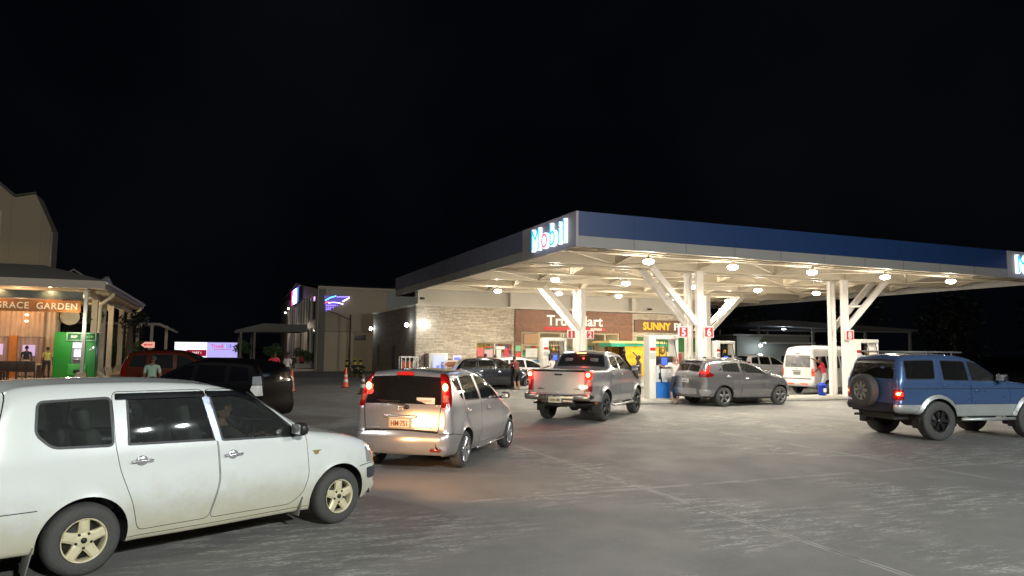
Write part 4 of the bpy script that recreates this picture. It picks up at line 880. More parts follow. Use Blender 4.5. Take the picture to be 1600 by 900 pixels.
mb = MB(); mb.tube([(-.72, -.09, 1.02), (-.73, -.06, 1.06), (-.70, .36, 1.09)], .011, 6); mb.tube([(-.718, .02, 1.10), (-.71, .42, 1.11)], .008, 6); mb.ell((-.72, -.10, 1.01), (.03, .045, .035)); mb.build('rear_wiper', BLACKP, tg)
mb = MB(); mb.rbox((-.668, -.40, 1.115), (.006, .31, .10), .004); st_ = mb.build('window_sticker', mat('sticker_paper', (.62, .58, .5), .6), hat)
text('sticker_lettering', 'ON BOARD', .04, mat('sticker_ink', (.35, .2, .15), .6), st_, Matrix.Translation((-.674, -.40, 1.10)) @ Matrix.Rotation(-pi/2, 4, 'Z') @ Matrix.Rotation(pi/2, 4, 'X'), .001, 0, align='CENTER')
mb = MB(); mb.rbox((-.775, -.62, .365), (.02, .18, .045), .01); mb.build('reflector', REDL, hat); mb = MB(); mb.rbox((-.775, .62, .365), (.02, .18, .045), .01); mb.build('reflector', REDL, hat)
mb = MB(); mb.cyl((-.78, .50, .235), (-.5, .5, .235), .035, 14); mb.cyl((-.785, .50, .235), (-.6, .5, .235), .026, 14, 1); mb.build('exhaust_pipe', [CHROME, GAP], hat)
mb = MB(); mb.box((-.73, .45, .685), (.01, .13, .02)); mb.build('badge', CHROME, tg); mb = MB(); mb.box((-.733, -.46, .69), (.01, .11, .016)); mb.build('badge', CHROME, tg)
mb = MB(); mb.tube([(.5, -.872, .27), (2.1, -.872, .26)], .012, 6); mb.build('sill_trim', CHROME, hat)
ALLOY = mat('alloy_rim', (.45, .45, .46), .3, .8, noise=.1)
wm2 = wheel_meshes(.305, .18, .205, 'multi', ALLOY, 6); add_wheels(hat, wm2, 2.6, .755, .305)
for sg in (-1, 1):
    lamp('SPOT', (3.33, sg*.55, .66), 75, (1., .84, .58), .05, (9, sg*.55, .62), radians(64), .8, hat, 'headlight_beam')
    mb = MB(); mb.ell((-.60, sg*.70 if sg < 0 else .63, 1.33), (.03, .045, .06)); mb.build('lamp_bulb', REDHOT, hat)
    lamp('POINT', (-.73, sg*.74, 1.34), 5, (1, .06, .03), .06, parent=hat, name='tail_light_glow')

# --- silver grey pickup
PGREY = mat('silver_grey_paint', (.37, .38, .40), .28, .6, coat=.9, noise=.05)
pk = thing('pickup_truck', 'silver double cab pickup with brake lamps lit, black rims and a snorkel, seen from behind', 'pickup', (1.789, 20.377, 0), radians(64.4))
def haunch(x, z): return -.015*np.exp(-((z-1.12)/.1)**2)
sp = dict(g=.06, paint=PGREY, w0=.915, zb=1.35, zs=.7, tum=.34, tum2=.1, tf=(3.2, .85, .14), tr=(-.8, .5, .02), wfun=[haunch], glass=GLASS, dash=2.35,
  outline=[(-1.16, .60), (-1.20, .64), (-1.205, .85), (-1.21, 1.32), (-1.20, 1.40), (-1.13, 1.415), (-.6, 1.405), (.36, 1.395), (.44, 1.40), (.50, 1.48), (.60, 1.74), (.68, 1.84), (.85, 1.885), (1.3, 1.90), (1.75, 1.875), (2.05, 1.77), (2.4, 1.55), (2.75, 1.315), (2.9, 1.26), (3.4, 1.20), (3.75, 1.12), (3.92, 1.0), (4.0, .8), (4.02, .6), (3.95, .46), (3.8, .42), (2, .44), (.5, .46), (-.6, .55)],
  radii=[(-1.2, 1.0, .07), (-1.2, 1.4, .04), (-.5, 1.4, .05), (.3, 1.4, .05), (.55, 1.6, .09), (.7, 1.85, .10), (1.3, 1.9, .12), (2.2, 1.68, .09), (2.8, 1.3, .07), (3.4, 1.2, .12), (3.95, .8, .2), (3.9, .45, .1), (2, .44, .03), (.5, .46, .03), (-.6, .55, .03), (-1.16, .6, .04)],
  bulge=[(-1.2, 1., .02), (-.4, 1.4, .02), (.55, 1.6, .04), (1.3, 1.9, .04), (2.3, 1.6, .06), (3.4, 1.2, .05), (4., .7, .1)],
  arches=[(0, .42, .47), (3.095, .42, .46)], flare=.055,
  side=[('tail_lamp_lit', rp([(-1.4, 1.38), (-1.05, 1.385), (-1.08, 1.17), (-1.4, 1.17)], .03), REDON, None, -.006), ('reversing_lamp', [(-1.4, 1.16), (-1.08, 1.16), (-1.10, 1.0), (-1.4, 1.0)], mat('pink_lens', (.45, .2, .16), .2, coat=1), None, -.004), ('tail_light', rp([(-1.4, 1.0), (-1.10, 1.0), (-1.12, .86), (-1.4, .86)], .02), REDL, None, -.005),
        ('body', seam([(.52, 1.42), (.50, .9), (.46, .75)], .012), 1, None, .006), ('headlight', [(3.7, 1.1), (4.2, 1.05), (4.2, .9), (3.8, .92)], HEADL, None, 0)],
  doors=[dict(poly=[(1.33, 1.82), (1.41, 1.36), (1.41, .8), (1.36, .50), (2.45, .50), (2.56, .62), (2.64, 1.0), (2.62, 1.33), (2.12, 1.66), (1.80, 1.80)], win=[(1.37, 1.785), (1.45, 1.40), (2.52, 1.345), (2.08, 1.64), (1.78, 1.765)], handle=(1.60, 1.22), wr=.04, hm=None),
         dict(poly=[(.70, 1.80), (1.31, 1.82), (1.39, 1.36), (1.39, .8), (1.34, .50), (.62, .52), (.54, .75), (.56, 1.38), (.62, 1.6)], win=[(.75, 1.755), (1.29, 1.785), (1.36, 1.405), (.70, 1.43), (.66, 1.56)], handle=(.72, 1.24), wr=.05)],
  strip=[('tail_lamp_lit', quad_strip((-1.21, 1.17), (-1.21, 1.38), -.95, -.75, -.95, -.75), REDON, None, -.006), ('tail_lamp_lit', quad_strip((-1.21, 1.17), (-1.21, 1.38), .75, .95, .75, .95), REDON, None, -.006),
         ('tail_light', quad_strip((-1.205, .86), (-1.21, 1.165), -.95, -.75, -.95, -.75), REDL, None, -.005), ('tail_light', quad_strip((-1.205, .86), (-1.21, 1.165), .75, .95, .75, .95), REDL, None, -.005),
         ('tailgate', sym((-1.205, .83), (-1.21, 1.385), .725, .73), mat('tailgate_paint', (.44, .43, .40), .3, .35, coat=.8, noise=.05), None, 0), ('body', sym((-1.205, .815), (-1.205, 1.40), .74, .745), 1, None, .006),
         ('tonneau_cover', sym((-1.15, 1.412), (.38, 1.4), .80, .80), mat('tonneau_vinyl', (.02, .02, .022), .55, noise=.3), None, -.004),
         ('rear_window', sym((.52, 1.50), (.63, 1.80), .70, .62), glassmat('red_lit_glass', (.14, .13, .13)), None, .004), ('body', sym((.50, 1.475), (.66, 1.825), .73, .64), 2, None, 0),
         ('windscreen', sym((2.0, 1.80), (2.7, 1.35), .62, .74), GLASS, None, .004)])
C = Car(pk, sp); C.side(); C.strip(); C.finish(); C.cabin([(1.75, -.38, .9), (1.75, .38, .9), (.95, -.38, .9), (.95, .38, .9)], 1.8)
C.mirror(2.45, 1.38, BLACKP, (.13, .26, .19))
tg = C.doors.get('tailgate', pk)
mb = MB(); mb.rbox((-1.235, 0, 1.29), (.03, .22, .045), .012); mb.build('handle', BLACKP, tg)
mb = MB(); mb.box((-1.235, 0, 1.405), (.05, 1.45, .022)); mb.build('edge_cap', BLACKP, tg)
mb = MB(); mb.box((-1.228, .50, .90), (.008, .20, .022)); mb.box((-1.228, .52, .935), (.008, .12, .012)); mb.box((-1.228, -.52, .915), (.008, .16, .02)); mb.build('badge', mat('badge_dark', (.1, .1, .1), .4), tg)
mb = MB()
mb.rbox((-1.32, 0, .70), (.18, 1.0, .14), .03, 0); mb.rbox((-1.27, 0, .60), (.12, .9, .10), .03, 0)
for sg in (-1, 1): mb.rbox((-1.30, sg*.70, .71), (.2, .46, .17), .05, 0); mb.rbox((-1.18, sg*.90, .73), (.30, .10, .14), .04, 1)
mb.rbox((-1.43, 0, .765), (.04, .9, .014), .005, 1)
mb.build('rear_bumper', [mat('brushed_bumper', (.42, .40, .36), .28, .9, noise=.2), BLACKP], pk)
plate(pk, 'CHA·U8E', (-1.42, 0.02, .635), 0, .37, .15, mat('plate_cream', (0,)*3), mat('plate_dark_letters', (.12, .09, .03), .5), border=False, ts=.09)
mb = MB(); mb.rbox((.60, 0, 1.855), (.07, .36, .045), .02, 0)
for k in range(6): mb.box((.565, -.125+.05*k, 1.855), (.012, .03, .022), 1)
mb.build('high_brake_light', [REDL, REDHOT], pk)
mb = MB()
for sg in (-1, 1): mb.tube([(.62, sg*.80, .50), (.70, sg*.94, .40), (2.55, sg*.94, .40), (2.65, sg*.80, .50)], .035, 10)
mb.build('side_step', mat('step_steel', (.5, .5, .5), .3, .8), pk)
mb = MB(); mb.tube([(3.25, -.90, 1.10), (2.95, -.92, 1.20), (2.62, -.90, 1.36), (2.25, -.80, 1.66), (2.18, -.78, 1.84)], [.05, .055, .045, .04, .04], 10); mb.rbox((2.15, -.78, 1.90), (.16, .10, .12), .03); mb.build('snorkel', BLACKP, pk)
mb = MB()
for sg in (-1, 1): mb.rbox((-.52, sg*.80, .42), (.014, .24, .32), .005); mb.cyl((-.30, sg*.55, .42), (-.3, sg*.1, .42), .06, 8)
mb.cyl((-.0, -.7, .40), (0, .7, .40), .05, 10); mb.ell((0, 0, .38), (.14, .16, .13)); mb.box((-1.0, 0, .52), (.3, .9, .12)); mb.build('axle_and_flaps', mat('chassis_black', (.03, .03, .028), .7, noise=.3), pk)
mb = MB()
for sg in (-1, 1): mb.rbox((-.535, sg*.80, .52), (.012, .10, .06), .01)
mb.build('mud_flap_badge', mat('orange_reflector', (.7, .18, .05), .4), pk)
BLKRIM = mat('black_rim', (.035, .035, .037), .3, .5, noise=.1)
wm3 = wheel_meshes(.40, .265, .25, 'star', BLKRIM, 6, False); add_wheels(pk, wm3, 3.095, .80, .40)
for sg in (-1, 1):
    mb = MB(); mb.ell((-1.225, sg*.83, 1.29), (.02, .055, .055)); mb.build('brake_bulb', REDHOT, pk)
    lamp('POINT', (-1.30, sg*.86, 1.28), 16, (1, .07, .05), .07, parent=pk, name='tail_light_glow')
lamp('POINT', (.42, 0, 1.86), 3, (1, .07, .04), .04, parent=pk, name='brake_light_glow')

# --- grey crossover at the pump
PGUN = mat('gunmetal_paint', (.25, .25, .265), .25, .65, coat=1, noise=.05)
su = thing('crossover', 'gunmetal grey crossover stopped side on beside pump five, with slanting red tail lamps', 'car', (7.161, 26.486, 0), radians(25.56))
def crease(x, z): return -.03*np.exp(-((z-.78)/.10)**2)*(x > .4)*(x < 2.3)
sp = dict(g=.06, paint=PGUN, w0=.905, zb=1.15, zs=.6, tum=.30, tum2=.12, tf=(2.6, .8, .22), tr=(-.5, .45, .08), wfun=[crease], glass=GLASS, dash=1.85, bmats=[mat('silver_cladding', (.42, .42, .44), .35, .6)],
  outline=[(-.76, .30), (-.86, .36), (-.92, .55), (-.90, .75), (-.90, .98), (-.95, 1.10), (-.92, 1.18), (-.80, 1.34), (-.68, 1.54), (-.58, 1.615), (-.3, 1.655), (.3, 1.69), (.8, 1.675), (1.25, 1.60), (1.7, 1.41), (2.1, 1.20), (2.3, 1.15), (2.8, 1.09), (3.15, .98), (3.32, .85), (3.38, .65), (3.37, .42), (3.28, .27), (3.1, .235), (2, .25), (.5, .27)],
  radii=[(0, 1.67, .11), (1.3, 1.58, .09), (1.9, 1.3, .07), (2.6, 1.12, .13), (3.35, .7, .25), (3.3, .3, .15), (-.9, .6, .18), (-.92, 1.1, .15), (-.75, 1.45, .12), (.5, .27, .03), (2, .25, .03)],
  bulge=[(0, 1.67, .04), (1.3, 1.58, .04), (1.9, 1.3, .06), (2.7, 1.1, .05), (3.36, .6, .12), (-.9, .6, .08), (-.9, 1.1, .07), (-.72, 1.5, .04)],
  arches=[(0, .35, .41), (2.67, .35, .41)], flare=.035,
  side=[('body', ring(0, .35, .41, .455, -.2, pi+.2), 2, None, -.004), ('body', ring(2.67, .35, .41, .455, -.2, pi+.2), 2, None, -.004),
        ('tail_lamp_lit', rp([(-1.1, 1.17), (-.66, 1.17), (-.58, 1.33), (-.52, 1.46), (-.58, 1.46), (-.72, 1.27), (-1.1, 1.22)], .012), mat('soft_red_lit', (.5, .02, .02), .2, emis=(1, .03, .02), es=.45), None, -.006), ('tail_light', rp([(-1.1, 1.26), (-.72, 1.28), (-.6, 1.2), (-.40, 1.12), (-.6, 1.04), (-1.1, 1.04)], .02), REDL, None, -.004),
        ('body', [(.45, .33), (2.22, .31), (2.22, .23), (.45, .24)], 2, None, -.006), ('bumper_trim', rp([(-1.1, .62), (-.62, .60), (-.56, .48), (-.7, .38), (-1.1, .36)], .04), mat('silver_cladding', (0,)*3), None, -.006),
        ('headlight', [(3.0, .98), (3.6, .98), (3.6, .88), (3.15, .90)], HEADL, None, 0), ('fog_lamp', [(3.2, .7), (3.6, .7), (3.6, .5), (3.25, .52)], HEADL, None, .0)],
  doors=[dict(poly=[(.80, 1.585), (.85, 1.15), (.86, .7), (.84, .35), (2.0, .34), (2.12, .5), (2.2, .8), (2.16, 1.14), (1.66, 1.39), (1.22, 1.57)], win=[(.84, 1.545), (.88, 1.19), (2.05, 1.14), (1.62, 1.375), (1.20, 1.53)], handle=(1.08, .99), wr=.04, hm=CHROME),
         dict(poly=[(-.02, 1.52), (.2, 1.57), (.78, 1.585), (.83, 1.15), (.84, .7), (.82, .35), (.50, .35), (.38, .62), (.2, .78), (-.02, .95)], win=[(.0, 1.44), (.15, 1.52), (.75, 1.545), (.79, 1.195), (-.03, 1.235)], handle=(.22, 1.05), wr=.04, hm=CHROME)],
  qwin=[[(-.20, 1.27), (-.05, 1.40), (-.05, 1.25)]],
  strip=[('rear_window', sym((-.90, 1.22), (-.72, 1.48), .60, .54), GLASSD, None, .004), ('light_bar', sym((-.95, 1.10), (-.93, 1.17), .7, .66), mat('silver_cladding', (0,)*3), None, -.008),
         ('body', sym((-.92, .45), (-.91, .62), .5, .55), 3, None, -.01), ('windscreen', sym((1.3, 1.58), (2.05, 1.22), .58, .68), GLASS, None, .004),
         ('grille', sym((3.3, .88), (3.38, .55), .45, .4), BLACKP, None, .01)])
C = Car(su, sp); C.side(); C.strip(); C.finish(); C.cabin([(1.35, -.38, .7), (1.35, .38, .7), (.5, -.38, .7), (.5, .38, .7)], 1.6)
C.mirror(1.95, 1.18, PGUN, (.13, .22, .15))
plate(su, 'CAW·18', (-1.0, .0, .90), 0, .36, .13, mat('plate_white', (.7, .7, .68), .4), mat('plate_blue_letters', (.1, .1, .12), .5), border=False, ts=.09)
mb = MB()
for sg in (-1, 1): mb.tube([(-.4, sg*.60, 1.68), (-.2, sg*.61, 1.71), (.9, sg*.60, 1.715), (1.1, sg*.59, 1.68)], .014, 8)
mb.rbox((-.68, 0, 1.62), (.22, 1.0, .03), .012); mb.build('roof_rail', mat('rail_silver', (.5, .5, .5), .3, .8), su)
mb = MB(); mb.ell((-.1, 0, 1.72), (.09, .02, .04)); mb.build('antenna_fin', PGUN, su)
wm4 = wheel_meshes(.35, .22, .235, 'star', mat('dark_alloy', (.28, .28, .29), .3, .8, noise=.1), 5, False); add_wheels(su, wm4, 2.67, .80, .35)

# --- blue four wheel drive
PBLUE = mat('blue_car_paint', (.065, .118, .25), .28, .35, coat=1, noise=.08)
bl = thing('off_road_car', 'blue off roader with roof rack and a spare wheel on its back door', 'car', (9.404, 17.22, 0), radians(14.26))
SILL = mat('silver_lower_panel', (.46, .48, .47), .35, .5, coat=.4, noise=.12)
sp = dict(g=.06, paint=PBLUE, w0=.865, zb=1.3, zs=.75, tum=.22, tum2=.1, tuck=.1, tf=(3.0, .6, .10), tr=(-.75, .4, .04), glass=GLASSD, dash=1.75, bmats=[SILL],
  outline=[(-.96, .60), (-1.04, .64), (-1.08, .72), (-1.05, .84), (-1.01, .90), (-1.01, 1.30), (-.97, 1.45), (-.88, 1.78), (-.80, 1.87), (-.6, 1.905), (0, 1.93), (.7, 1.92), (1.1, 1.86), (1.4, 1.70), (1.85, 1.36), (2.0, 1.32), (2.6, 1.27), (3.2, 1.19), (3.42, 1.08), (3.47, .8), (3.52, .65), (3.4, .52), (2, .52), (.5, .52)],
  radii=[(0, 1.93, .10), (1.2, 1.82, .09), (1.7, 1.48, .07), (2.6, 1.27, .10), (3.45, .9, .12), (-1.05, .7, .12), (-1.01, 1.1, .10), (-.9, 1.7, .11), (.5, .52, .03), (2, .52, .03)],
  bulge=[(0, 1.93, .035), (1.2, 1.82, .04), (2.6, 1.27, .04), (3.45, .9, .06), (-1.01, 1.1, .02), (-1.06, .7, .03), (-.9, 1.7, .03)],
  arches=[(0, .44, .50), (2.675, .44, .50)], flare=.05,
  side=[('wheel_arch_flare', ring(0, .44, .50, .585, -.35, pi+.35), SILL, None, -.022), ('wheel_arch_flare', ring(2.675, .44, .50, .585, -.35, pi+.35), SILL, None, -.022),
        ('tail_lamp_lit', [(-1.2, 1.09), (-.90, 1.09), (-.90, .99), (-1.2, .99)], REDON, None, -.006), ('tail_light', rp([(-1.2, 1.14), (-.88, 1.14), (-.88, .90), (-1.2, .90)], .02), REDL, None, -.004),
        ('body', [(-1.2, .80), (3.6, .80), (3.6, .45), (-1.2, .45)], 3, None, -.012), ('body', [(-.9, 1.165), (3.4, 1.165), (3.4, 1.15), (-.9, 1.15)], 1, None, 0),
        ('headlight', [(3.2, 1.12), (3.6, 1.12), (3.6, .95), (3.25, .95)], HEADL, None, 0)],
  doors=[dict(poly=[(.95, 1.84), (.97, 1.3), (.97, .80), (2.05, .80), (2.1, 1.0), (2.02, 1.31), (1.40, 1.68), (1.15, 1.81)], win=[(.98, 1.79), (1.0, 1.33), (1.87, 1.32), (1.37, 1.67), (1.12, 1.775)], handle=(1.14, 1.10), wr=.04, glass=GLASS),
         dict(poly=[(.18, 1.85), (.94, 1.84), (.96, 1.3), (.96, .80), (.50, .80), (.35, .93), (.15, 1.05)], win=[(.24, 1.80), (.92, 1.79), (.94, 1.33), (.22, 1.34)], handle=(.27, 1.22), wr=.04)],
  qwin=[[(-.76, 1.79), (.08, 1.81), (.0, 1.36), (-.80, 1.36)]],
  strip=[('tail_lamp_lit', quad_strip((-1.01, .99), (-1.01, 1.09), -.95, -.74, -.95, -.74), REDON, None, -.006), ('tail_light', quad_strip((-1.01, .92), (-1.01, 1.14), -.95, -.70, -.95, -.70), REDL, None, -.004), ('tail_light', quad_strip((-1.01, .92), (-1.01, 1.14), .70, .95, .70, .95), REDL, None, -.004),
         ('rear_window', sym((-1.0, 1.37), (-.89, 1.73), .68, .62), GLASSD, 'tailgate', .004), ('body', sym((-1.0, 1.355), (-.885, 1.745), .70, .64), 2, None, 0),
         ('tailgate', sym((-1.01, .89), (-.89, 1.78), .67, .67), PBLUE, None, 0), ('body', sym((-1.01, .875), (-.88, 1.79), .685, .685), 1, None, .006),
         ('rear_bumper', sym((-1.05, .62), (-1.06, .85), .9, .9), mat('bumper_black_blue', (.02, .022, .035), .45), None, -.01),
         ('windscreen', sym((1.22, 1.80), (1.80, 1.40), .60, .66), GLASS, None, .004)])
C = Car(bl, sp); C.side(); C.strip(); C.finish(); C.cabin([(1.35, -.38, .95), (1.35, .38, .95), (.5, -.38, .95), (.5, .38, .95)], 1.8)
C.mirror(1.72, 1.38, mat('mirror_black', (.015, .015, .018), .2, coat=1), (.14, .24, .17))
mb = MB()
for sg in (-1, 1):
    mb.tube([(-.75, sg*.62, 1.98), (1.0, sg*.60, 1.98)], .018, 8)
    for x in (-.6, 0, .7): mb.cyl((x, sg*.61, 1.89), (x, sg*.61, 1.98), .014, 6)
for x in (-.7, -.35, 0, .35, .7): mb.tube([(x, -.66, 1.99), (x, .66, 1.99)], .014, 6)
mb.build('roof_rack', mat('rack_grey', (.20, .20, .19), .5, .5), bl)
mb = MB(); mb.tube([(.6, -.93, .47), (2.1, -.93, .47)], .035, 8); mb.tube([(.6, .93, .47), (2.1, .93, .47)], .035, 8)
for sg in (-1, 1):
    for x in (.8, 1.9): mb.cyl((x, sg*.93, .47), (x, sg*.7, .56), .02, 6)
mb.build('side_step', SILL, bl)
mb = MB(); mb.cyl((0, -.7, .43), (0, .7, .43), .05, 10); mb.ell((0, 0, .40), (.16, .2, .15)); mb.box((-.7, 0, .52), (.4, 1.1, .14)); mb.tube([(-1.1, .45, .5), (-.7, .45, .5)], .03, 8); mb.build('rear_axle', mat('chassis_black', (0,)*3), bl)
for x in (-.56, 2.12):
    for sg in (-1, 1): mb = MB(); mb.rbox((x, sg*.83, .40), (.014, .22, .24), .005); mb.build('mud_flap', BLACKP, bl)
wm5 = wheel_meshes(.44, .28, .25, 'multi', BLKRIM, 6, False); add_wheels(bl, wm5, 2.675, .80, .44)
sw = link('spare_wheel', wm5[0], bl); sw.location = (-1.17, .04, 1.08); sw.rotation_euler = (0, 0, -pi/2); link('tyre', wm5[1], sw).scale = (.86, .8, .86)
r_ = link('rim', wheel_meshes(.36, .2, .22, 'star', mat('steel_rim_grey', (.25, .24, .22), .5, .4), 8, False)[2], sw)
mb = MB(); mb.cyl((-1.02, .04, 1.08), (-1.16, .04, 1.08), .06, 10); mb.build('spare_wheel_mount', BLACKP, bl)
for sg in (-1, 1): mb = MB(); mb.ell((-1.0, sg*.82, 1.04), (.03, .06, .03)); mb.build('lamp_bulb', REDHOT, bl)
lamp('POINT', (-1.12, -.84, 1.04), 3.5, (1, .05, .02), .05, parent=bl, name='tail_light_glow'); lamp('POINT', (-1.12, .84, 1.04), 2, (1, .05, .02), .05, parent=bl, name='tail_light_glow')

# --- white high roof van beyond the island
PVAN = mat('white_van_paint', (.72, .71, .68), .35, 0, coat=.6, noise=.04)
van = thing('minibus', 'white high roof minibus parked beyond the front pump island with red step lamps', 'van', VAN_POS, radians(VAN_YAW))
def vw(**k): return k
sp = dict(g=.09, paint=PVAN, w0=.86, zb=1.25, zs=.6, tum=.10, tum2=.10, tf=(3.0, .7, .12), tr=(-.9, .4, .03), glass=GLASSD, dash=3.0,
  outline=[(-1.02, .36), (-1.10, .42), (-1.12, .62), (-1.06, .72), (-1.05, 1.2), (-1.02, 1.6), (-.96, 2.05), (-.88, 2.17), (-.6, 2.21), (.5, 2.23), (2, 2.22), (2.7, 2.15), (3.1, 1.85), (3.35, 1.4), (3.5, 1.05), (3.58, .8), (3.58, .45), (3.45, .32), (2, .32), (.5, .32)],
  radii=[(0, 2.2, .16), (2, 2.2, .16), (3.2, 1.7, .12), (3.55, .7, .18), (-1.06, .6, .12), (-1.03, 1.4, .10), (-.9, 2.1, .14), (.5, .32, .03), (2, .32, .03)],
  bulge=[(0, 2.2, .05), (3.3, 1.4, .08), (3.55, .7, .08), (-1.03, 1.3, .04)], arches=[(0, .33, .38), (2.57, .33, .38)],
  side=[('tail_light', rp([(-1.3, 1.20), (-.97, 1.20), (-.97, .86), (-1.3, .86)], .02), mat('lit_red_lens', (.5, .02, .01), .2, coat=1, emis=(1, .10, .04), es=1.2), None, -.004), ('body', seam([(-.9, .5), (-.9, 2.1)], .012), 1, None, .003), ('body', seam([(.55, .45), (.55, 1.95)], .012), 1, None, .003), ('body', seam([(1.65, .45), (1.65, 1.95)], .012), 1, None, .003)],
  doors=[dict(poly=[(2.15, 1.9), (2.15, .40), (2.2, .4), (2.3, .68), (2.75, .7), (3.0, .5), (3.35, 1.1), (3.1, 1.5), (2.75, 1.9)], win=[(2.2, 1.82), (2.2, 1.3), (3.15, 1.25), (2.75, 1.8)], handle=(2.3, 1.05))],
  qwin=[[(-.80, 1.75), (-.02, 1.78), (-.02, 1.22), (-.80, 1.22)], [(.05, 1.78), (.95, 1.78), (.95, 1.22), (.05, 1.22)], [(1.05, 1.78), (2.05, 1.78), (2.05, 1.22), (1.05, 1.22)]],
  strip=[('rear_window', sym((-1.045, 1.28), (-1.0, 1.78), .64, .62), mat('hazy_rear_glass', (.18, .18, .19), .25, .2, coat=.6, noise=.35, nscale=5), 'tailgate', .003), ('body', sym((-1.045, 1.255), (-.995, 1.80), .67, .65), 2, None, 0),
         ('tailgate', sym((-1.05, .74), (-.97, 2.0), .74, .70), PVAN, None, 0), ('body', sym((-1.05, .725), (-.965, 2.015), .755, .715), 1, None, .006), ('body', sym((-1.06, .50), (-1.06, .53), .4, .4), 1, None, 0)])
C = Car(van, sp); C.side(); C.strip(); C.finish(); C.mirror(3.0, 1.35, PVAN)
mb = MB(); mb.rbox((-1.06, 0, 1.90), (.05, .24, .035), .01); mb.build('high_brake_light', REDL, van)
mb = MB(); mb.tube([(-1.09, .05, 1.30), (-1.09, .05, 1.36), (-1.06, .4, 1.42)], .012, 6); mb.build('rear_wiper', BLACKP, van)
mb = MB(); mb.rbox((-1.11, 0, 1.10), (.015, .5, .035), .006); mb.box((-1.11, 0, .98), (.012, .36, .13), 0); mb.ell((-1.11, 0, 1.2), (.012, .05, .035)); mb.build('badge_and_plate', mat('grey_chrome', (.30, .30, .29), .3, .5), van)
mb = MB(); mb.rbox((-1.15, .35, .50), (.02, .5, .05), .01); mb.rbox((-1.15, -.4, .50), (.02, .4, .05), .01); mb.build('reflector', mat('lit_red_lens', (0,)*3), van)
wmv = wheel_meshes(.33, .2, .2, 'multi', ALLOY, 6, False); add_wheels(van, wmv, 2.57, .76, .33)

# --- dark estate near the shop with its door open
PDARK = mat('dark_blue_grey_paint', (.014, .015, .021), .18, .4, coat=1, noise=.05)
de = thing('dark_estate_car', 'dark blue grey estate car near the shop front, partly hidden by the silver pickup', 'car', DE_POS, radians(DE_YAW))
sp = dict(g=.08, paint=PDARK, w0=.87, zb=1.0, zs=.5, tum=.28, tum2=.1, tf=(2.5, .9, .2), tr=(-.6, .5, .08), glass=GLASSD, dash=1.9,
  outline=[(-.85, .28), (-.95, .34), (-.98, .55), (-.94, .75), (-.93, .95), (-.85, 1.1), (-.62, 1.38), (-.5, 1.45), (0, 1.50), (.6, 1.51), (1.1, 1.48), (1.4, 1.40), (1.8, 1.2), (2.2, 1.0), (2.5, .96), (3.0, .88), (3.4, .75), (3.5, .55), (3.45, .3), (3.3, .22), (2, .22), (.5, .22)],
  radii=[(0, 1.5, .1), (1.8, 1.2, .08), (2.6, .95, .12), (3.45, .55, .2), (-.95, .6, .15), (-.8, 1.15, .1), (.5, .22, .03), (2, .22, .03)], bulge=[(0, 1.5, .04), (1.8, 1.2, .05), (3.45, .5, .1), (-.95, .6, .06), (2.6, .95, .03)],
  arches=[(0, .32, .38), (2.7, .32, .38)], flare=.03, side=[('tail_light', rp([(-1.2, 1.0), (-.72, 1.0), (-.8, .84), (-1.2, .84)], .02), REDL, None, -.003), ('headlight', [(3.1, .86), (3.7, .86), (3.7, .7), (3.2, .72)], HEADL, None, 0)],
  doors=[dict(poly=[(.98, 1.44), (1.02, .98), (1.02, .3), (2.0, .3), (2.2, .6), (2.2, .98), (1.78, 1.21), (1.35, 1.40)], win=[(1.02, 1.40), (1.05, 1.0), (2.1, .98), (1.72, 1.19), (1.33, 1.36)], handle=(1.2, .85), hm=CHROME),
         dict(poly=[(.1, 1.44), (.97, 1.44), (1.01, .98), (1.01, .3), (.45, .3), (.3, .62), (.08, .9)], win=[(.16, 1.40), (.93, 1.41), (.97, 1.0), (.14, 1.02)], handle=(.28, .88), hm=CHROME)],
  qwin=[[(-.5, 1.36), (.06, 1.40), (.05, 1.03), (-.7, 1.06)]], strip=[('rear_window', sym((-.87, 1.05), (-.62, 1.36), .60, .55), GLASSD, None, .003), ('windscreen', sym((1.42, 1.38), (2.1, 1.04), .6, .68), GLASS, None, .003)])
C = Car(de, sp); C.side(); C.strip(); C.finish(); C.cabin([(1.4, -.38, .55), (1.4, .38, .55), (.5, -.38, .55), (.5, .38, .55)], 1.4); C.mirror(1.95, 1.05, CHROME, (.12, .2, .13))
add_wheels(de, wmv, 2.7, .78, .33)
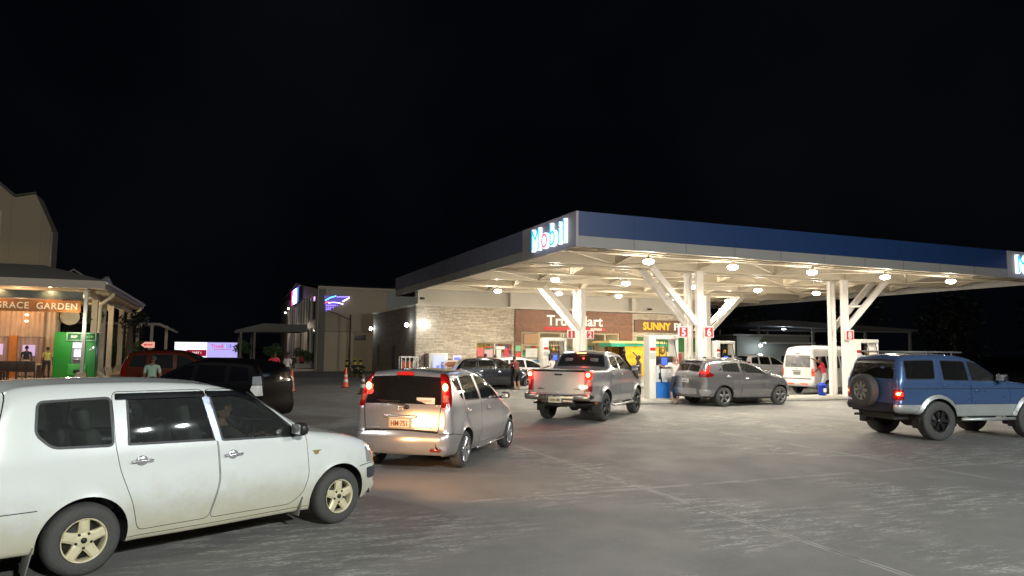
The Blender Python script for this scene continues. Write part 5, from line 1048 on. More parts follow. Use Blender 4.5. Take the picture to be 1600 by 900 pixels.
# --- white saloon beyond it and black people carrier, orange hatch: same body form, own paint
def simple_car(name, label, loc, yaw, paint, kind='hatch', g=.09, glass=GLASSD, tail=REDL, wheels=None):
    r = thing(name, label, 'car', loc, radians(yaw)); h = {'hatch': 1.5, 'mpv': 1.60, 'suv': 1.75}[kind]; q = h-1.5
    sp = dict(g=g, paint=paint, trim=paint if kind != 'hatch' else BLACKP, w0=.85, zb=1.0+q*.5, zs=.5, tum=.22, tum2=.1, tf=(2.4, .95, .2), tr=(-.5, .5, .07), glass=glass, dash=1.9,
      outline=[(-.72, .26), (-.82, .32), (-.86, .55), (-.82, .72), (-.82, 1.0+q*.4), (-.72, 1.25+q*.8), (-.6, 1.42+q), (-.48, h-.03), (0, h+.01), (.6, h+.02), (1.0, h-.01), (1.3, h-.1), (1.75, 1.22+q*.7), (2.15, 1.0+q*.5), (2.4, .96+q*.5), (2.9, .88+q*.5), (3.25, .75+q*.4), (3.4, .55), (3.38, .3), (3.2, .22), (2, .22), (.5, .22)],
      radii=[(0, h, .1), (1.8, 1.2+q, .08), (2.6, .95+q*.5, .12), (3.35, .55, .2), (-.85, .6, .14), (-.78, 1.15, .1), (.5, .22, .03), (2, .22, .03)], bulge=[(0, h, .04), (1.8, 1.2, .05), (3.35, .5, .1), (-.85, .6, .06), (2.6, .95, .03)],
      arches=[(0, .32, .38), (2.6, .32, .38)], flare=.03,
      side=[('reversing_lamp', rp([(-1.1, 1.0+q*.4), (-.62, 1.0+q*.4), (-.58, .9+q*.4), (-.72, .80), (-1.1, .80)], .02), WHITEL if kind == 'mpv' else tail, None, -.006), ('tail_light', rp([(-1.1, 1.22+q*.6), (-.60, 1.18+q*.6), (-.62, 1.02+q*.4), (-1.1, 1.0+q*.4)], .02), HEADL if kind == 'mpv' else tail, None, -.004), ('headlight', [(3.0, .84+q*.4), (3.6, .84+q*.4), (3.6, .68), (3.1, .70)], HEADL, None, 0)],
      doors=[dict(poly=[(.92, h-.06), (.98, .98+q*.5), (.98, .3), (1.98, .3), (2.14, .6), (2.12, .99+q*.5), (1.7, 1.22+q*.7), (1.28, h-.11)], win=[(.96, h-.09), (1.0, 1.01+q*.5), (2.02, 1.0+q*.5), (1.65, 1.20+q*.7), (1.26, h-.14)], handle=(1.15, .86+q*.4)),
             dict(poly=[(.08, h-.06), (.91, h-.06), (.97, .98+q*.5), (.97, .3), (.45, .3), (.3, .62), (.06, .9)], win=[(.12, h-.1), (.87, h-.09), (.93, 1.01+q*.5), (.10, 1.03+q*.5)], handle=(.24, .88+q*.4))],
      qwin=[[(-.45, h-.14), (.04, h-.1), (.03, 1.04+q*.5), (-.55, 1.08+q*.5)]], strip=[('rear_window', sym((-.82, 1.06+q*.5), (-.62, 1.40+q), .60, .55), glass, None, .003), ('windscreen', sym((1.3, h-.1), (2.08, 1.05+q*.5), .6, .68), GLASS, None, .003)])
    c = Car(r, sp); c.side(); c.strip(); c.finish(); c.mirror(1.95, 1.06+q*.5, paint, (.12, .2, .13)); add_wheels(r, wheels or wmv, 2.6, .76, .33); return r
simple_car('hatchback', 'white car parked against the shop behind the dark estate, only its roof in view', WC_POS, WC_YAW, mat('plain_white_paint', (.68, .68, .67), .3, coat=.8, noise=.03))
bk = simple_car('people_carrier', 'black people carrier with clear tail lamps hidden behind the white station wagon', BK_POS, BK_YAW, mat('black_car_paint', (.0015, .0015, .002), .55, spec=.06), 'mpv', .07, mat('black_privacy_glass', (.003, .003, .004), .12, spec=.25))
simple_car('parked_car', 'orange red car with dark windows parked beyond the black people carrier', OR_POS, OR_YAW, mat('orange_car_paint', (.09, .014, .005), .3, coat=.8, noise=.15), 'suv', .09, glassmat('black_glass', (0,)*3))

# ------------------------------------------------------------ warehouse behind the shop
TANW = brick_mat('tan_sheet_wall', (.28, .235, .17), (.30, .25, .18), (.2, .16, .12), .95, 60, bump=.06, rough=.6, mortar=.008, nm=.25); TANL = mat('lower_tan_wall', (.36, .31, .23), .7, noise=.08, nscale=1)
WHW = mat('warehouse_white', (.52, .50, .48), .6, noise=.08); DKG = mat('dark_glass', (.012, .014, .018), .12)
wh = station('warehouse', 'large tan warehouse with a glazed white gable end and a triangle of violet neon light', 'building', -1.85, 42)
def wp(name, boxes, m, par=None): mb = MB(); [mb.b2(lo, hi) for lo, hi in boxes]; return mb.build(name, m, par or wh)
wp('front_wall', [((0, 0, 3.25), (28, .3, 6.7))], TANW); wp('front_wall', [((0, -.04, 0), (28, .3, 3.22))], TANL)
wp('corner_panel', [((0, -.10, 0), (.55, -.04, 6.75))], mat('dark_corner_panel', (.10, .09, .075), .6, noise=.1)); wp('eaves', [((-.1, -.25, 6.70), (28, .1, 6.92))], mat('eaves_tan', (.26, .22, .16), .5))
wp('wall_panel', [((5.6, -.09, 0), (12, -.045, 6.7))], mat('grey_wall_panel', (.20, .21, .22), .6, noise=.1)); wp('vent', [((3.0, -.1, 2.55), (3.9, -.042, 3.0))], DKG)
mb = MB(); mb.prism([(0, 0), (34, 0), (34, 7.3), (16, 8.3), (0, 6.7)], 'x', -.05, .25); mb.build('gable_wall', WHW, wh)
mb = MB(); mb.add([(-.3, -.3, 6.93), (28, -.3, 6.93), (28, 16, 8.45), (-.3, 16, 8.45), (-.3, 34.2, 7.45), (28, 34.2, 7.45)], [(0, 1, 2, 3), (3, 2, 5, 4)]); mb.build('roof', mat('roof_sheet_grey', (.2, .2, .2), .5), wh)
for k in range(9):
    y = 1.6+k*2.15; wp('window', [((-.09, y, 4.25), (-.052, y+1.9, 6.2 if k < 7 else 6.0))], DKG); wp('mullion', [((-.2, y+1.93, 4.1), (-.05, y+2.10, 6.4))], WHW)
for k in range(10):
    y = 1.4+k*2.1; wp('window', [((-.09, y, .15), (-.052, y+1.85, 3.45))], mat('lobby_glass_lit' if k in (2, 3, 5) else 'lobby_glass', (.10, .07, .05) if k in (2, 3, 5) else (.03, .028, .03), .15, emis=(1, .62, .35) if k in (2, 3, 5) else None, es=.06)); wp('mullion', [((-.22, y+1.88, .0), (-.05, y+2.06, 3.6))], WHW)
wp('door', [((-.10, 17.8, .1), (-.08, 19.6, 2.6))], mat('violet_door', (.03, .01, .05), .4)); wp('terrace', [((-3.2, .5, .0), (-.06, 30, .16))], mat('terrace_tile', (.40, .35, .30), .6, noise=.2))
wp('pier', [((-.20, 24, 0), (-.05, 34, 7.2))], WHW)
# LED sign on the gable end, neon triangle on the front
t = thing('led_sign', 'bright sign on the warehouse gable, pink at its left and blue white at its right', 'sign', WS(-1.85, 42)+Vector((0, 0, 0)), TH)
mb = MB(); mb.b2((-.42, 11.9, 6.25), (-.25, 18.3, 7.75)); mb.build('housing', BLACKP, t)
for y0, y1, c, e in ((11.9, 13.2, (.06, .15, 1), 2.2), (13.2, 16.2, (.45, .75, 1), 7), (16.2, 17.4, (1, .10, .6), 4.5), (17.4, 18.3, (1, .02, .25), 3.5)):
    mb = MB(); mb.b2((-.46, y0+.004, 6.27), (-.43, y1, 7.73)); mb.build('lit_panel', mat('led_%d' % int(y0*10), c, .4, emis=c, es=e), t)
for y, z in ((14.0, 6.9), (14.9, 6.9), (15.6, 6.7), (16.8, 6.9)): mb = MB(); mb.b2((-.48, y, z-.35), (-.465, y+.35, z+.3)); mb.build('letter', mat('led_letter', (1, .6, .9), .4, emis=(1, .55, .85), es=4), t)
mb = MB(); mb.cyl((-.5, 21, 6.0), (-.5, 21, 6.15), .1, 10); mb.cyl((-.5, 24.5, 5.7), (-.5, 24.5, 5.85), .1, 10); mb.build('small_lamp', mat('tube_light', (0,)*3), t)
lamp('POINT', (-1.6, 15, 7), 30, (.8, .45, 1), .4, parent=t, name='sign_glow')
t = thing('neon_window', 'triangular window of blue, cyan and red neon lines high on the tan warehouse wall', 'window', WS(-1.85, 42), TH)
T0 = [(.42, 6.15), (2.5, 6.18), (.55, 4.79)]
mb = MB(); mb.prism(T0, 'y', -.14, -.11); mb.build('glass', mat('violet_glow', (.02, .01, .06), .3, emis=(.10, .04, .6), es=.6), t)
for pts, c, e in ([[(.5, 5.75), (.9, 6.0), (1.35, 6.15)], (.05, .5, 1), 9], [[(.5, 5.55), (.65, 5.62), (.8, 5.66)], (1, .05, .1), 7], [[(.75, 5.55), (1.1, 5.62), (1.5, 5.6), (1.95, 5.5)], (.6, .45, 1), 8], [[(1.9, 5.72), (2.2, 5.9), (2.42, 6.05)], (.9, .8, 1), 8], [[(1.4, 6.08), (2.0, 6.1), (2.45, 6.13)], (.35, .25, 1), 3], [[(.55, 5.35), (1.3, 5.38)], (.25, .15, 1), 2.5], [[(.55, 5.02), (.95, 5.12)], (.25, .15, 1), 2.5]):
    mb = MB(); mb.tube([(x, -.18, z) for x, z in pts], .026, 6); mb.build('neon_tube', mat('neon_%d%d%d' % tuple(int(q*9) for q in c)+'_%d' % int(e*10), c, .4, emis=c, es=e), t)
for r in range(3):
    for k in range(7-2*r): mb = MB(); mb.b2((.60+k*.14, -.17, 5.32-r*.17), (.65+k*.14, -.15, 5.42-r*.17)); mb.build('light_block', mat('neon_blk', (.3, .2, 1), .4, emis=(.25, .15, 1), es=3), t)
# porch roof of the warehouse on posts
t = thing('porch', 'dark flat porch roof on posts in front of the warehouse entrance', 'porch', (-18.4, 56.5, 0), TH)
mb = MB(); mb.prism([(-3.0, 3.05), (-3.0, 3.2), (-1.0, 3.75), (2.3, 3.72), (2.3, 3.15)], 'y', 0, 6); mb.build('roof', mat('porch_fascia', (.07, .065, .06), .6), t)
for x in (-2.6, -1.6):
    for y in (.3, 5.6): mb = MB(); mb.b2((x-.07, y-.07, 0), (x+.07, y+.07, 3.1)); mb.build('post', mat('porch_post', (.12, .11, .09), .6), t)
for y in (6, 14, 22):
    l_ = thing('facade_fill_lamp', 'small lamp added to light the warehouse facade above the terrace, %s' % {6: 'nearest the corner', 14: 'in the middle', 22: 'furthest'}[y], 'lamp', WS(-1.85, 42)+AX*-1.2+BX*y+Vector((0, 0, 3.7)), TH, 'added terrace lamps'); mb = MB(); mb.cyl((0, 0, 0), (0, 0, .08), .1, 10); mb.cyl((0, 0, .08), (1.1, 0, .3), .02, 6); mb.build('housing', STEEL, l_); lamp('POINT', (0, 0, -.12), 45, (1, .86, .68), .1, parent=l_)  # lamps added to brighten the warehouse facade
# street lamp (unlit) and bollards
t = thing('street_lamp', 'unlit dark street lamp with a curved arm in front of the tan warehouse wall', 'lamp', (-12.9, 57.6, 0), 0)
mb = MB(); mb.tube([(0, 0, 0), (0, 0, 4.55)], [.09, .06], 10); mb.tube([(0, 0, 4.15), (-.5, 0, 4.35), (-1.3, 0, 4.72)], .04, 8); mb.cyl((0, 0, 0), (0, 0, .3), .16, 10); mb.build('pole', mat('lamp_pole_dark', (.05, .045, .04), .5), t); mb = MB(); mb.rbox((-1.55, 0, 4.76), (.6, .2, .08), .03, 0, Matrix.Rotation(.2, 3, 'Y')); mb.build('lamp_head', mat('lamp_pole_dark', (0,)*3), t)
BOL = None
for i, (x, y) in enumerate(((-10.9, 48.0), (-10.45, 48.3), (-10.0, 48.0))):
    t = thing('bollard', 'yellow and black bollard near the warehouse corner, %s' % ('leftmost of three', 'middle one of three', 'rightmost of three')[i], 'bollard', (x, y, 0), 0, 'yellow and black bollards')
    if BOL is None:
        mb = MB(); mb.cyl((0, 0, 0), (0, 0, 1.15), .10, 14, 0)
        for z in (.25, .65, 1.0): mb.cyl((0, 0, z), (0, 0, z+.14), .104, 14, 1)
        mb.ell((0, 0, 1.15), (.10, .10, .06), 0); BOL = mb.build('tube', [mat('bollard_yellow', (.45, .30, .02), .5), BLACKP], t).data
    else: link('tube', BOL, t)
def cone(p, lab, m, h=.75):
    t = thing('traffic_cone', lab, 'traffic cone', p, random.uniform(0, 1), 'traffic cones across the yard')
    mb = MB(); mb.rbox((0, 0, .02), (.38, .38, .04), .01); mb.build('base', BLACKP, t)
    f = lambda z: .145-(.12)*(z/h); mb = MB(); mb.lathe([(f(0), .04), (f(h*.9), h*.95), (.015, h), (.001, h)], 20); mb.build('cone', m, t)
    for z0, z1 in ((.24, .38), (.50, .60)): mb = MB(); mb.lathe([(f(z0)+.002, z0+.04), (f(z1)+.002, z1+.04)], 20); mb.build('reflective_band', mat('cone_band', (.6, .56, .5), .3), t)
CO = mat('cone_orange', (.75, .10, .03), .45, noise=.15)
cone((-8.0, 35.1, 0), 'orange traffic cone with pale bands standing left of the silver hatchback', CO, .98); cone((-6.2, 30.4, 0), 'dirty dark traffic cone with white bands beside the hatchback tail lamp', mat('cone_dirty', (.14, .06, .03), .7, noise=.5), .85); cone((-9.5, 31.4, 0), 'orange traffic cone at the tail of the black people carrier', CO, .95)
def motorbike(p, rz, lab, m, group='parked motorcycles'):
    t = thing('motorcycle', lab, 'motorcycle', p, rz, group)
    for x in (0, 1.25):
        w_ = MB(); T = Matrix.Translation((x, 0, .3)) @ Matrix.Rotation(pi/2, 4, 'X'); w_.lathe([(.22, -.05), (.29, -.04), (.30, 0), (.29, .04), (.22, .05)], 20, T); wo = w_.build('wheel', RUBBER, t)
        r_ = MB(); [r_.cyl((x, 0, .3), (x+.22*cos(a), 0, .3+.22*sin(a)), .008, 5) for a in np.arange(0, 6.2, .8)]; r_.build('rim', CHROME, wo)
    mb = MB(); mb.tube([(1.25, 0, .3), (1.05, 0, .75), (.98, 0, .98)], .03, 8); mb.tube([(0, 0, .32), (.45, 0, .42), (.9, 0, .75)], .035, 8); mb.tube([(.9, -.32, 1.02), (.98, 0, .98), (.9, .32, 1.02)], .016, 6); mb.ell((.5, 0, .42), (.2, .13, .16)); mb.tube([(.45, .12, .35), (.0, .16, .3), (-.25, .16, .36)], .035, 8); mb.build('frame', BLACKP, t)
    mb = MB(); mb.ell((.68, 0, .72), (.24, .14, .13)); mb.rbox((-.12, 0, .66), (.4, .18, .10), .04); mb.rbox((1.05, 0, .92), (.12, .18, .16), .04); mb.build('tank', m, t); mb = MB(); mb.rbox((.2, 0, .77), (.6, .24, .10), .045); mb.build('seat', mat('saddle_black', (.02, .02, .02), .6), t); mb = MB(); mb.ell((1.12, 0, .92), (.05, .07, .07)); mb.build('headlight', HEADL, t)
motorbike((-9.6, 46.5, 0), 2.6, 'small dark motorcycle parked beside the yellow and black bollards', mat('bike_dark', (.05, .05, .06), .3, .3, coat=1))
motorbike((-18.6, 62.0, .16), 2.8, 'red motorcycle parked on the warehouse terrace', mat('bike_red', (.3, .03, .02), .3, coat=1))

# ------------------------------------------------------------ billboard, arrow sign
t = thing('billboard', 'long lilac lit billboard low on the horizon beyond the black people carrier', 'billboard', (-28, 60, 0), radians(8))
BB = mat('billboard_lilac', (.5, .45, .7), .4, emis=(.52, .46, 1), es=.92); BW = mat('billboard_white', (.8, .8, .9), .4, emis=(.86, .86, 1), es=1.35)
mb = MB(); mb.b2((0, .0, .95), (5.1, .25, 2.32)); mb.build('frame', BLACKP, t); mb = MB(); mb.b2((2.62, -.04, 1.0), (5.06, -.005, 2.25)); mb.build('right_panel', BB, t); mb = MB(); mb.b2((.04, -.042, 1.0), (2.6, -.004, 2.25)); lp = mb.build('left_panel', BW, t); mb = MB(); mb.b2((1.0, -.07, 1.1), (2.58, -.045, 1.62)); rb_ = mb.build('red_banner', mat('banner_red', (.35, .01, .03), .4, emis=(.5, .01, .05), es=.5), t)
mb = MB(); mb.b2((.3, .05, 0), (.45, .2, .95)); mb.b2((4.6, .05, 0), (4.75, .2, .95)); mb.build('legs', STEEL, t)
GI = mat('billboard_grey_ink', (.3, .3, .45), .5, emis=(.35, .38, .62), es=.7); text('lettering', 'TrueFitness', .30, GI, lp, FACE((.82, -.05, 1.82)), .004, .002); text('lettering', 'S', .32, GI, lp, FACE((.22, -.05, 1.80)), .004, .004, shear=.3)
text('lettering', 'PART 1', .24, mat('banner_white', (.8, .8, .8), .4, emis=(1, .9, .9), es=.9), rb_, FACE((1.45, -.08, 1.30)), .004, .004)
x = 2.95
for s_, c in (('True', (.85, .08, .35)), ('K', (.8, .05, .12)), ('I', (.75, .75, .95)), ('D', (.1, .4, .95)), ('S', (.25, .05, .7))):
    o = text('lettering', s_, .38, mat('bb_%d%d%d' % tuple(int(q*20) for q in c), c, .4, emis=c, es=.7), t, FACE((x, -.06, 1.82)), .004, .008); x += {'True': .78, 'K': .28, 'I': .12, 'D': .27, 'S': .2}[s_]
mb = MB(); mb.b2((3.15, -.06, 1.66), (4.55, -.05, 1.72)); mb.build('caption_bar', mat('caption_red', (.6, .2, .4), .4, emis=(.7, .2, .5), es=.6), t)
t = thing('direction_sign', 'small lit pink arrow sign pointing left above the orange car', 'sign', (-16.4, 32, 0), 0)
P = [(0, 1.96), (.17, 2.10), (.58, 2.10), (.58, 1.84), (.17, 1.84)]; mb = MB(); mb.prism(P, 'y', -.03, .03); mb.build('board', mat('pink_sign', (.8, .45, .38), .4, emis=(1, .42, .34), es=.55), t)
mb = MB(); mb.prism([(.12, 1.97), (.22, 2.04), (.22, 1.99), (.52, 2.0), (.52, 1.94), (.22, 1.95), (.22, 1.90)], 'y', -.04, -.032); mb.build('arrow', mat('arrow_red', (.6, .05, .05), .4, emis=(1, .1, .1), es=.4), t); mb = MB(); mb.b2((.30, .03, 0), (.36, .09, 2.0)); mb.build('post', STEEL, t)

# ------------------------------------------------------------ shed on the right and the grey house beyond
t = thing('open_shed', 'wide open sided shed roof on thin grey posts beyond the minibus', 'shed', (18.1, 55, 0), radians(4))
SG = mat('shed_steel', (.30, .30, .31), .6, noise=.1)
mb = MB(); mb.prism([(0, 4.0), (0, 4.2), (2.6, 4.42), (13.5, 3.80), (13.5, 3.62)], 'y', 0, 9); mb.build('roof', mat('shed_roof', (.16, .165, .17), .6, noise=.1), t)
for x in (.9, 5.2, 9.4, 13.0):
    for y in (.3, 8.6): mb = MB(); mb.b2((x-.08, y-.08, 0), (x+.08, y+.08, 3.95-.03*x)); mb.build('post', SG, t)
mb = MB(); mb.b2((.2, .25, 3.55), (13.2, .38, 3.68)); mb.build('beam', SG, t)
for x, z in ((3.0, 3.72), (5.3, 3.45)):
    l_ = station('shed_lamp', 'white lamp under the open shed roof, %s' % ('left of the two' if x < 4 else 'right of the two and dimmer'), 'lamp', 0, 0, 0, group='lamps of the open shed'); l_.location = Vector((18.1+x, 55.6+x*.07, z)); l_.rotation_euler = (0, 0, 0)
    mb = MB(); mb.rbox((0, 0, .05), (.36, .2, .06), .02); mb.build('housing', STEEL, l_); mb = MB(); mb.ell((0, 0, 0), (.15, .08, .04) if x < 4 else (.09, .05, .03)); mb.build('lens', BUL, l_); lamp('POINT', (0, 0, -.15), 60 if x < 4 else 20, (.85, .93, 1), .1, parent=l_)
t = thing('grey_house', 'plain grey low building with a lean-to roof and dark door behind the crossover', 'building', (16.2, 50, 0), radians(6))
GW = mat('grey_render', (.20, .215, .20), .8, noise=.1)
mb = MB(); mb.b2((-.6, 0, 0), (4.7, 6, 3.05)); mb.build('wall', GW, t); mb = MB(); mb.b2((1.0, -1.1, 2.52), (4.5, -.004, 2.62)); mb.build('lean_to_roof', mat('pale_sheet', (.5, .5, .5), .5), t); mb = MB(); mb.b2((2.6, -.03, .1), (3.3, -.003, 1.7)); mb.build('door', DKG, t); mb = MB(); mb.b2((-.9, -.2, 3.054), (4.9, 6.2, 3.16)); mb.build('roof', SG, t)
l_ = thing('wall_floodlight', 'white floodlight under the lean-to roof of the grey house', 'lamp', (17.0, 49.3, 2.38)); mb = MB(); mb.rbox((0, .03, .05), (.26, .16, .08), .02); mb.build('housing', STEEL, l_); mb = MB(); mb.ell((0, -.03, 0), (.13, .09, .08)); mb.build('lens', BUL, l_); lamp('POINT', (0, -.15, -.15), 50, (.85, .95, 1), .1, parent=l_)
simple_car('utility_car', 'white vehicle parked in front of the grey house, only its roof above the crossover', (15.2, 46.0, 0), 20, mat('plain_white_paint', (0,)*3), 'suv')
t = thing('dark_fence', 'low dark wall and fence panels between the grey house and the minibus', 'fence', (19.5, 44, 0), radians(10)); mb = MB(); mb.b2((-2.5, 0, 0), (1.0, .2, 1.5)); mb.build('panel', mat('fence_dark_grey', (.07, .07, .07), .8), t)

# ------------------------------------------------------------ trees
def leafmat(n, c):
    return mat(n, c, .6, noise=.5, nscale=3)
def tree(name, lab, p, h, r, n, m, group=None, trunk_r=.12, sq=(1, 1, .8), lobes=7):
    t = thing(name, lab, 'tree' if name != 'shrub' else 'shrub', p, 0, group)
    mb = MB(); top = Vector((random.uniform(-.2, .2), 0, h-r*.8)); mb.tube([(0, 0, 0), (.05, .03, (h-r)*.5), top], [trunk_r, trunk_r*.8, trunk_r*.5], 8)
    cs = []
    for k in range(lobes):
        d = Vector((random.gauss(0, 1), random.gauss(0, 1), random.gauss(0, .8))).normalized(); c = Vector((0, 0, h-r))+Vector((d.x*r*.6*sq[0], d.y*r*.6*sq[1], d.z*r*.6*sq[2])); cs.append(c); mb.tube([top, (top+c)/2+Vector((0, 0, .1)), c], [trunk_r*.4, trunk_r*.25, .01], 5)
    mb.build('trunk', mat('bark', (.10, .08, .06), .9, noise=.3), t)
    V, F = [], []
    for k in range(n):
        c = random.choice(cs); d = Vector((random.gauss(0, 1), random.gauss(0, 1), random.gauss(0, 1))).normalized()*r*.5*random.random()**.35; q = c+d; s_ = random.uniform(.06, .14)*max(1, r/1.8)
        u = Vector((random.gauss(0, 1), random.gauss(0, 1), random.gauss(0, .6))).normalized(); w_ = u.cross(Vector((random.gauss(0, 1), random.gauss(0, 1), random.gauss(0, 1)))).normalized()
        o = len(V); V += [q-u*s_, q+w_*s_*.45, q+u*s_, q-w_*s_*.45]; F.append((o, o+1, o+2, o+3))
    link('crown', mesh('crown', V, F, m), t); return t
LF = leafmat('leaf_green', (.06, .11, .035)); LFD = leafmat('leaf_dark', (.012, .022, .009))
for i, (x, y, h, r, l) in enumerate(((-30.2, 58, 2.55, .9, 'bushy green tree just left of the lilac billboard'), (-32.6, 60, 2.3, .9, 'low green tree between the far portico and the billboard'), (-22.2, 59.5, 2.5, .75, 'bushy green tree just right of the lilac billboard'), (-20.0, 60.5, 2.4, .8, 'low green tree behind the right end of the black car roof'), (-17.6, 61, 2.2, .9, 'dark tree beneath the porch roof near the warehouse'))):
    tree('tree', l, (x, y, 0), h, r, 900, LF, 'low trees beside the billboard', .08)
for i, (x, y, h, r) in enumerate(((24, 75, 8.0, 3.4), (33, 72, 9.5, 4.2), (43, 70, 8.5, 4.0), (55, 72, 9, 4.5))):
    tree('tree', ('tall dark tree behind the open shed, nearest its left end', 'tall dark tree behind the middle of the open shed', 'tall dark tree off the right end of the open shed', 'tall dark tree at the right edge of the picture, beyond the off roader')[i], (x, y, 0), h, r, 2600, LFD, 'tall dark trees in the night behind the shed', .3, (1, 1, .9), 12)

# ------------------------------------------------------------ garden restaurant complex at the left
GB = brick_mat('beige_cladding', (.30, .255, .185), (.33, .28, .20), (.20, .165, .12), 1.15, 60, bump=.08, rough=.8, mortar=.010, nm=.25); POST = mat('portico_post', (.55, .47, .34), .6, noise=.12); FAS = mat('portico_fascia', (.36, .33, .29), .6, noise=.06)
g = thing('garden_building', 'tall beige gabled building rising behind the restaurant portico', 'building', WL(0, 8), TH)
mb = MB(); mb.prism([(-3.28, 0), (-3.28, 9.1), (-4.22, 11.2), (-5.3, 10.9), (-7.6, 12.9), (-16, 10), (-16, 0)], 'y', 0, 2.1); mb.build('wall', GB, g)
mb = MB(); mb.beam((-5.32, -.06, 11.02), (-7.6, -.06, 13.0), .25, .14); mb.beam((-4.18, -.06, 11.28), (-5.3, -.06, 10.98), .2, .10); mb.build('roof_edge', mat('roof_edge_dark', (.06, .055, .05), .6), g); mb = MB(); mb.b2((-6.02, -.08, 6.2), (-5.9, 0, 10.0)); mb.b2((-7.2, -.07, 9.9), (-6.03, 0, 10.05)); mb.build('window_frame', mat('pale_frame', (.45, .42, .38), .6), g); mb = MB(); mb.b2((-7.2, -.03, 6.2), (-6.03, -.002, 9.9)); mb.build('window', mat('dim_window', (.10, .09, .07), .3), g); mb = MB(); mb.tube([(-3.22, -.05, 8.9), (-3.22, -.05, 5.0)], .06, 8); mb.tube([(-2.4, -.3, 5.4), (-2.3, -.3, 6.3), (-1.9, -.3, 6.6), (-1.3, -.3, 6.2), (-1.3, -.3, 5.3)], .05, 6); mb.build('downpipe', FAS, g)

p_ = thing('portico', 'long veranda with cream posts and a grey fascia wrapping the restaurant corner', 'veranda', C1, TH)
def pp(name, boxes, m, par=None): mb = MB(); [mb.b2(lo, hi) for lo, hi in boxes]; return mb.build(name, m, par or p_)
pp('fascia', [((-16, -.75, 4.88), (.95, -.6, 5.30))], FAS); pp('fascia', [((.80, -.596, 4.88), (.95, 21.5, 5.24))], FAS); pp('gutter', [((.955, -.7, 5.12), (1.06, 21.5, 5.26))], mat('white_gutter', (.6, .58, .55), .5))
SOF = mat('soffit_boards', (.48, .40, .28), .6, noise=.15)
pp('soffit', [((-16, -.596, 4.90), (.796, 3.2, 4.95)), ((-3.2, 3.2, 4.90), (.796, 21.4, 4.95))], SOF)
mb = MB(); mb.add([(-16, -.8, 5.30), (1.0, -.8, 5.30), (-2.5, 2.6, 6.3), (-16, 2.6, 6.3), (1.0, 21.5, 5.24), (-2.5, 20, 6.3)], [(0, 1, 2, 3), (1, 4, 5, 2)]); mb.build('roof', mat('portico_roof', (.22, .22, .22), .6), p_)
mb = MB(); mb.prism([(-.3, 5.28), (5.6, 5.26), (2.4, 5.80)], 'x', .55, .70); mb.build('gable_panel', mat('white_gable', (.50, .50, .52), .6), p_)
for b in np.arange(1.2, 21, 1.3): mb = MB(); mb.beam((-.6, b, 4.83), (.78, b, 4.83), .06, .12); mb.build('rafter', POST, p_)
pp('beam', [((-16, -.10, 4.30), (-.17, .10, 4.72))], mat('slate_green_beam', (.07, .085, .08), .5)); pp('beam', [((-.12, .2, 4.5), (.12, 21, 4.75))], POST)
FT = mat('stone_footing', (.38, .33, .26), .8, noise=.3)
for k, b in enumerate((0, 3.2, 6.6, 10.2, 15.8, 21.0)):
    hw = .15 if k else .085; mb = MB(); mb.b2((-hw, b-hw, .5), (hw, b+hw, 4.88)); po = mb.build('post', POST if k else mat('grey_post', (.40, .38, .36), .5), p_); mb = MB(); mb.prism([(-.30, .1), (.30, .1), (.2, .5), (-.2, .5)], 'y', b-.28, b+.28); mb.build('footing', FT, po)
for b in (3.0, 19.6):
    mb = MB(); mb.tube([(.95, b-.4, 4.9), (.95, b-.4, 4.75), (.35, b-.1, 4.25), (.30, b-.1, 4.0), (.30, b-.1, .7), (.34, b-.2, .45), (.8, b-.5, .12)], .10, 10); mb.build('downpipe', mat('cream_pipe', (.62, .54, .38), .5, noise=.1), p_)
for x in (-8.5, -4.6, -2.0):    # roofline lattice
    pass
pp('lattice', [((-.02, 6.8+k*.45, 4.1), (.02, 6.95+k*.45, 4.5)) for k in range(7)], POST)
FL = mat('veranda_tile', (.45, .36, .25), .5, noise=.2)
mb = MB(); mb.b2((-16, -.7, .004), (.9, 22, .12)); o = mb.build('veranda_floor', FL, loc=C1, rz=TH); tag(o, kind='structure')
# lit front wall with curtains
WARMC = mat('pink_curtain', (.52, .36, .25), .8, noise=.2, nscale=2)
c_ = thing('restaurant_front', 'curtained restaurant front with an orange timber post and violet lit windows', 'shopfront', WL(0, 3.2), TH)
def curtain(x0, x1, z0, z1, name, m, y=0):
    mb = MB(); n = int((x1-x0)/.035); V = []
    for i in range(n+1):
        x = x0+(x1-x0)*i/n; yy = y+.05*sin(i*.9)+.03*sin(i*.37); V += [(x, yy, z0), (x, yy, z1)]
    mb.add(V, [(2*i, 2*i+2, 2*i+3, 2*i+1) for i in range(n)], 0, True); return mb.build(name, m, c_, normals=False)
curtain(-9, -2.35, 2.35, 4.3, 'curtain', WARMC); curtain(-9, -2.35, .2, 2.34, 'curtain', mat('sheer_curtain', (.42, .29, .24), .8, noise=.3, nscale=2), .06); curtain(-2.32, -1.75, .2, 4.3, 'curtain', mat('curtain_cream', (.55, .42, .30), .8), -.05)
mb = MB(); mb.b2((-3.95, -.22, .12), (-3.6, -.02, 2.4)); mb.build('timber_post', mat('orange_timber', (.50, .17, .03), .5, noise=.2), c_); mb = MB(); mb.b2((-9, .2, .12), (-1.7, .35, 4.88)); mb.build('wall', mat('restaurant_wall', (.38, .28, .20), .8), c_)
for x0, x1, z0, z1 in ((-4.75, -4.25, 1.35, 1.95), (-3.35, -2.75, 1.3, 1.9), (-5.9, -5.2, 1.3, 1.95)): mb = MB(); mb.b2((x0, -.09, z0), (x1, -.07, z1)); mb.build('lit_window', mat('violet_window', (.5, .4, .6), .5, emis=(.62, .45, .85), es=.55), c_)
